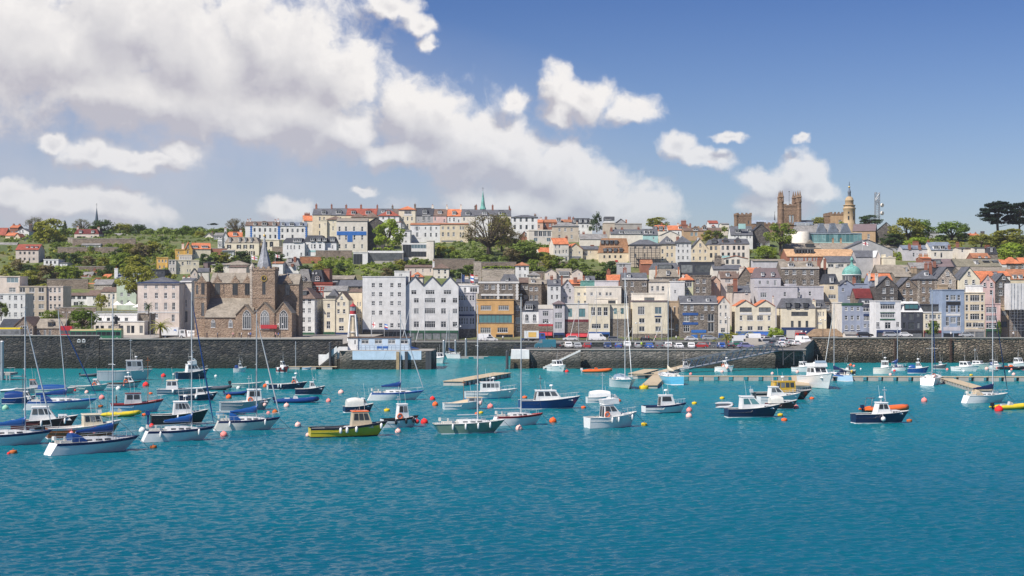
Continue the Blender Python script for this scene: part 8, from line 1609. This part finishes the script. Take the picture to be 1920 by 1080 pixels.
def car(px,yb,d,kind,col,rz,where=None,z=None):
 if kind not in PROTO:
  bm_,gm,ln,hw=CARS[kind];o=thing('parked_car' if kind!='van' else 'parked_van',(0,0,0),'','car' if kind!='van' else 'van');link('body',bm_,o);link('window',gm,o)
  for x in(-ln*.31,ln*.31):
   for y in(-hw+.08,hw-.08):q=link('wheel',WM,o,(x,y,.31));q.rotation_euler=(R(90),0,0)
  for y in(-hw*.7,hw*.7):link('headlight',LM,o,(ln/2-.01,y,.62));link('tail_light',LR,o,(-ln/2+.02,y,.8))
  PROTO[kind]=(o,tree_of(o));new=o
 else:new=copy_tree(*PROTO[kind])
 S=d/F;new.location=(X(px,d),d,H+(YH-yb)*S if z is None else z);new.rotation_euler=(0,0,R(rz));new.color=tuple(CC[col])+(1,)
 for c in bpy.data.objects:
  if c.parent is new and c.name.startswith('body'):c.color=new.color
 rel,nk=near_phrase(px,yb-5,None,where or BLD);ty={'hatch':'hatchback','est':'estate car','van':'van'}[kind];cn={'dblue':'dark blue'}.get(col,col)
 tag(new,unique(lambda k:'%s%s %s parked %s %s'%(['','small ','second ','third ','another ','farther '][k%6],cn,ty,rel,nk)),None,'vehicles parked along the harbour')
e=4.2
for a in((1022,654,384,'van','teal',180),(1048,653,388,'est','black',80),(1065,652,388,'est','white',-85),(1082,653,387,'hatch','silver',-80),(1100,653.5,385,'hatch','red',95),(1139,653,387,'est','dblue',-90),(1159,653.5,385,'hatch','blue',88),(1176,651,390,'est','white',-92),(1196,652,388,'hatch','silver',90),(1217,653.5,385,'hatch','blue',-85),(1235,653,387,'est','grey',92),(1252,652,388,'est','white',90),(1272,653.5,385,'hatch','white',-80),(1296,653,386,'hatch','white',-95),(1313,653,386,'hatch','red',178),(1328,652,390,'est','grey',170),(1352,653,387,'hatch','blue',-90),(1370,653,387,'hatch','black',85),(1386,650,398,'est','green',15),(1398,653,388,'hatch','violet',10),(1415,651,392,'van','beige',10),(1392,645,415,'van','white',8),(1408,641,432,'van','white',175),(1424,645.5,412,'est','blue',20),(1440,646,410,'est','silver',15),(1452,643,420,'est','grey',190),(1437,640,436,'hatch','white',30),(1470,643,420,'est','dblue',70),(1478,647,405,'est','silver',100),(1464,639,440,'est','white',10),(1491,648,403,'hatch','white',100),(1430,637,446,'hatch','red',0),(1418,637,448,'est','grey',5),(1506,646,408,'van','white',-70),(1449,648,402,'hatch','black',90),(1462,650,398,'est','white',95),(912,640,470,'van','white',0),(921,640,466,'hatch','white',0),(990,640,468,'est','dblue',180),(1069,639,468,'est','white',180),(1120,639.5,470,'van','white',0),(1153,640,468,'est','grey',0),(1296,639,468,'hatch','white',5),(1331,638,470,'est','silver',5),(1212,640,468,'hatch','black',0),(1671,632,436,'est','silver',0),(1697,632,436,'hatch','white',0),(1812,632,440,'hatch','silver',0),(1622,632,440,'est','black',0),(357,634,462,'van','white',-60),(10,488,664,'van','white',0)):car(*a)
def truck(label,px,yb,d,cab,box,ln,hh,rz,name='lorry',cat='lorry',win=False,roof=None):
 o=thing(name,P(px,yb,d),label,cat,R(rz));b=MB();h=ln/2;c=MB()
 if win:
  b.box(-h,h,-1.25,1.25,.4,hh);build('body',b,PA(),o,color=cab);n=max(3,int(ln/1.4));g=MB()
  for i in range(n):
   for y in(-1.27,1.25):g.box(-h+.2+(ln-.4)*i/n,-h+.2+(ln-.4)*(i+.9)/n,y,y+.02,1.2,2.2)
  build('window',g,[M('glass')],o);g=MB();g.box(-h+.1,h-.1,-1.2,1.2,hh+.003,hh+.42);build('roof',g,PA(),o,color=roof or cab)
 else:
  b.box(-h,h-2.1,-1.25,1.25,.9,hh);build('cargo_box',b,PA(),o,color=box);c.hexa([(h-1.95,-1.2,.5),(h,-1.2,.5),(h,1.2,.5),(h-1.95,1.2,.5)],[(h-1.95,-1.15,hh*.8),(h-.3,-1.15,hh*.8),(h-.3,1.15,hh*.8),(h-1.95,1.15,hh*.8)]);co=build('cab',c,PA(),o,color=cab);g=MB();g.hexa([(h-.14,-1.05,hh*.45),(h-.1,-1.05,hh*.45),(h-.1,1.05,hh*.45),(h-.14,1.05,hh*.45)],[(h-.26,-1.0,hh*.74),(h-.22,-1.0,hh*.74),(h-.22,1.0,hh*.74),(h-.26,1.0,hh*.74)])
  for y in(-1.21,1.19):g.box(h-1.5,h-.6,y,y+.02,hh*.48,hh*.72)
  build('window',g,[M('glass')],co);s_=MB();s_.box(-h,h-.2,-.9,.9,.5,.89);build('chassis',s_,[M('dmetal')],o)
 for x in(-h*.6,h*.66):
  for y in(-1.1,1.1):q=link('wheel',WM,o,(x,y,.45));q.rotation_euler=(R(90),0,0);q.scale=(1.45,)*3
 BLD.append((px-10,px+10,yb-20,yb,'the '+label.split(' ',1)[0]+' '+name));return o
o=truck('white box lorry parked between palm and church',326,634.5,445,(.7,.7,.7),(.75,.75,.74),7.4,3.2,0)
b=MB();b.prism([(.2,2.3),(.9,2.25),(1.1,1.9),(1.0,2.5),(.8,2.65),(.3,2.6)],-1.27,-1.253,'y');build('emblem',b,[M('royal')],o)
truck('red fire engine sized truck beside the yacht club',1493,640,432,(.6,.03,.03),(.45,.44,.42),7.5,3.1,-75)
o=truck('white and yellow kiosk lorry before the white arched front',1003,640,466,(.03,.09,.35),(.75,.75,.74),6.5,3.2,0);b=MB();b.box(-2,.4,-1.29,-1.253,1.3,2.8);build('sign_panel',b,[M('yellow')],o)
gr,ye=(.025,.15,.085),(.60,.52,.27)
truck('green bus with cream roof left of the bronze statue',160,637,430,gr,None,8,2.5,0,'bus','bus',True,ye);truck('second green bus with cream roof partly behind the statue',206,637,428,gr,None,7,2.7,0,'bus','bus',True,ye);truck('red bus at the tail of the green buses',126,634,432,(.4,.02,.03),None,3.4,3.,0,'bus','bus',True)
truck('long yellow roofed bus shelter on the left quay',14,634,425,(.2,.22,.24),None,8,2.5,0,'bus_shelter','shelter',True,(.8,.62,.02))
for px in(220,243.5,260.5):
 q=L('parasol','white terrace parasol '+{220:'leftmost of three above the pub',243.5:'in the middle of three above the pub',260.5:'rightmost and lowest of three above the pub'}[px],'parasol',px,582,500 if px<260 else 497);b=MB();w_=13*q.S
 z0=q.Z(572 if px<260 else 576);zt=q.Z(564 if px<260 else 567);b.loft([[(w_*k*math.cos(a),w_*k*math.sin(a),z0+(zt-z0)*f)for a in[i*math.pi/4+.39 for i in range(8)]]for k,f in((1,0),(.55,.3),(.18,.7),(.01,1))],0,True,False);build('canopy',b,[M('white')],q.root);b=MB();b.tube([(0,0,-2),(0,0,zt)],.05,5);build('pole',b,[M('metal')],q.root)
q=L('terrace','raised pub terrace with pale balustrade and planting','terrace',230,590,492);b=MB();b.box(q.X(178),q.X(277),0,12,-3,0);build('retaining_wall',b,[M('bstone')],q.root);b=MB()
for i in range(40):x=q.X(178+99*i/39);b.box(x-.06,x+.06,-.02,.1,.003,1.)
b.box(q.X(178),q.X(277),-.05,.13,1.003,1.12);build('balustrade',b,[M('bluegrey')],q.root)
def person_mesh(stride,arm):
 V=[(0,0,.95),(0,0,1.2),(0,0,1.42),(0,0,1.53),(.01,0,1.66),(0,.1,.9),(stride,.1,.5),(stride*.9,.1,.06),(stride*.9+.14,.1,.03),(0,-.1,.9),(-stride*.6,-.1,.5),(-stride,-.1,.06),(-stride+.14,-.1,.03),(0,.19,1.4),(-arm,.24,1.12),(-arm*.4,.25,.88),(0,-.19,1.4),(arm,-.24,1.12),(arm*1.5,-.25,.9)]
 E=[(0,1),(1,2),(2,3),(3,4),(0,5),(5,6),(6,7),(7,8),(0,9),(9,10),(10,11),(11,12),(2,13),(13,14),(14,15),(2,16),(16,17),(17,18)]
 rad=[.14,.135,.12,.06,.105,.095,.065,.045,.035,.095,.065,.045,.035,.06,.042,.035,.06,.042,.035]
 me=bpy.data.meshes.new('person');me.from_pydata(V,E,[]);o=bpy.data.objects.new('person_source',me);COL.objects.link(o);o.modifiers.new('s','SKIN');o.modifiers.new('d','SUBSURF').levels=1
 for v,r in zip(me.skin_vertices[0].data,rad):v.radius=(r,r)
 me.skin_vertices[0].data[0].use_root=True;dg=bpy.context.evaluated_depsgraph_get();m2=bpy.data.meshes.new_from_object(o.evaluated_get(dg));bpy.data.objects.remove(o)
 for m in(M('matt'),col_mat('skin',(.55,.32,.22),.6,streak=0),col_mat('dark_cloth',(.04,.045,.07),.8,streak=0),col_mat('hair',(.06,.035,.02),.7,streak=0)):m2.materials.append(m)
 for p in m2.polygons:z=p.center.z;p.material_index=3 if z>1.7 or(z>1.6 and p.center.x<0)else(1 if z>1.5 or(abs(p.center.y)>.2 and z<1.0)else(0 if z>.95 else 2));p.use_smooth=True
 return m2
PM=[person_mesh(.22,.12),person_mesh(.05,.06),person_mesh(.3,.2)];PCOL=dict(white=(.7,.7,.7),black=(.03,.03,.035),red=(.5,.04,.05),blue=(.06,.13,.4),pink=(.7,.35,.35),grey=(.25,.25,.27),lime=(.5,.75,.05))
for i,(px,yb,d,c,w)in enumerate(((388,633.5,430,'black','walking near the lorry'),(408,633.5,432,'grey','standing by the churchyard wall'),(437,633.5,434,'pink','in front of the church aisle'),(449,633.5,436,'black','below the first church gable'),(453,633.5,433,'white','beside another below the first church gable'),(466,633.5,432,'white','pushing past the church tower'),(470,633.5,434,'blue','just right of the church tower foot'),(517,633.5,436,'pink','under the red church banner'),(522,633.5,434,'blue','right of the red church banner'),(943,639.5,466,'white','in front of the ochre gallery'),(1211,639,465,'pink','before the cream esplanade hotel door'),(1216,639,467,'red','left of the hotel window column'),(1229,639,465,'pink','alone before the cream esplanade hotel'),(1268,639,465,'white','by the alley beside the granite pub'),(1203,653,384,'lime','in a bright vest among the parked cars'),(1331,653.5,383,'pink','by the small palm sapling'),(1348,653.5,383,'white','between the palms and the railing'),(1366,650,395,'red','under the middle quayside palm'),(1374,650,395,'white','right of the red shirted walker'),(1783,632.5,420,'white','on the wall top below the blue painted shop'),(1900,632.5,425,'white','below the white sheeted scaffold'),(1108,653.5,383,'blue','by the red hatchback'))):
 o=link('person',PM[i%3],None,P(px,yb,d),R(rnd.choice((0,180,160,20,-90))),PCOL[c]);tag(o,'person in a %s top %s'%(c,w),'person','people on the waterfront')
o=link('person',PM[1],None,(X(218.5,dw(771)),dw(771)-.1,.75),R(200),PCOL['black']);tag(o,'person in a dark top standing in the stern of the pale blue launch','person')
# -- sea air
hz=MB();hz.box(-3200,3200,-700,2700,-6,88)
hm=bpy.data.materials.new('sea_haze');hm.use_nodes=True;hn=hm.node_tree;hn.nodes.clear();ho=N(hn,'ShaderNodeOutputMaterial');hv=N(hn,'ShaderNodeVolumePrincipled');hv.inputs['Color'].default_value=(.93,.94,1,1);hv.inputs['Density'].default_value=HAZE;hv.inputs['Anisotropy'].default_value=.2
hn.links.new(hv.outputs[0],ho.inputs['Volume'])
tag(build('haze',hz,[hm]),'thin pale sea haze',kind='stuff')
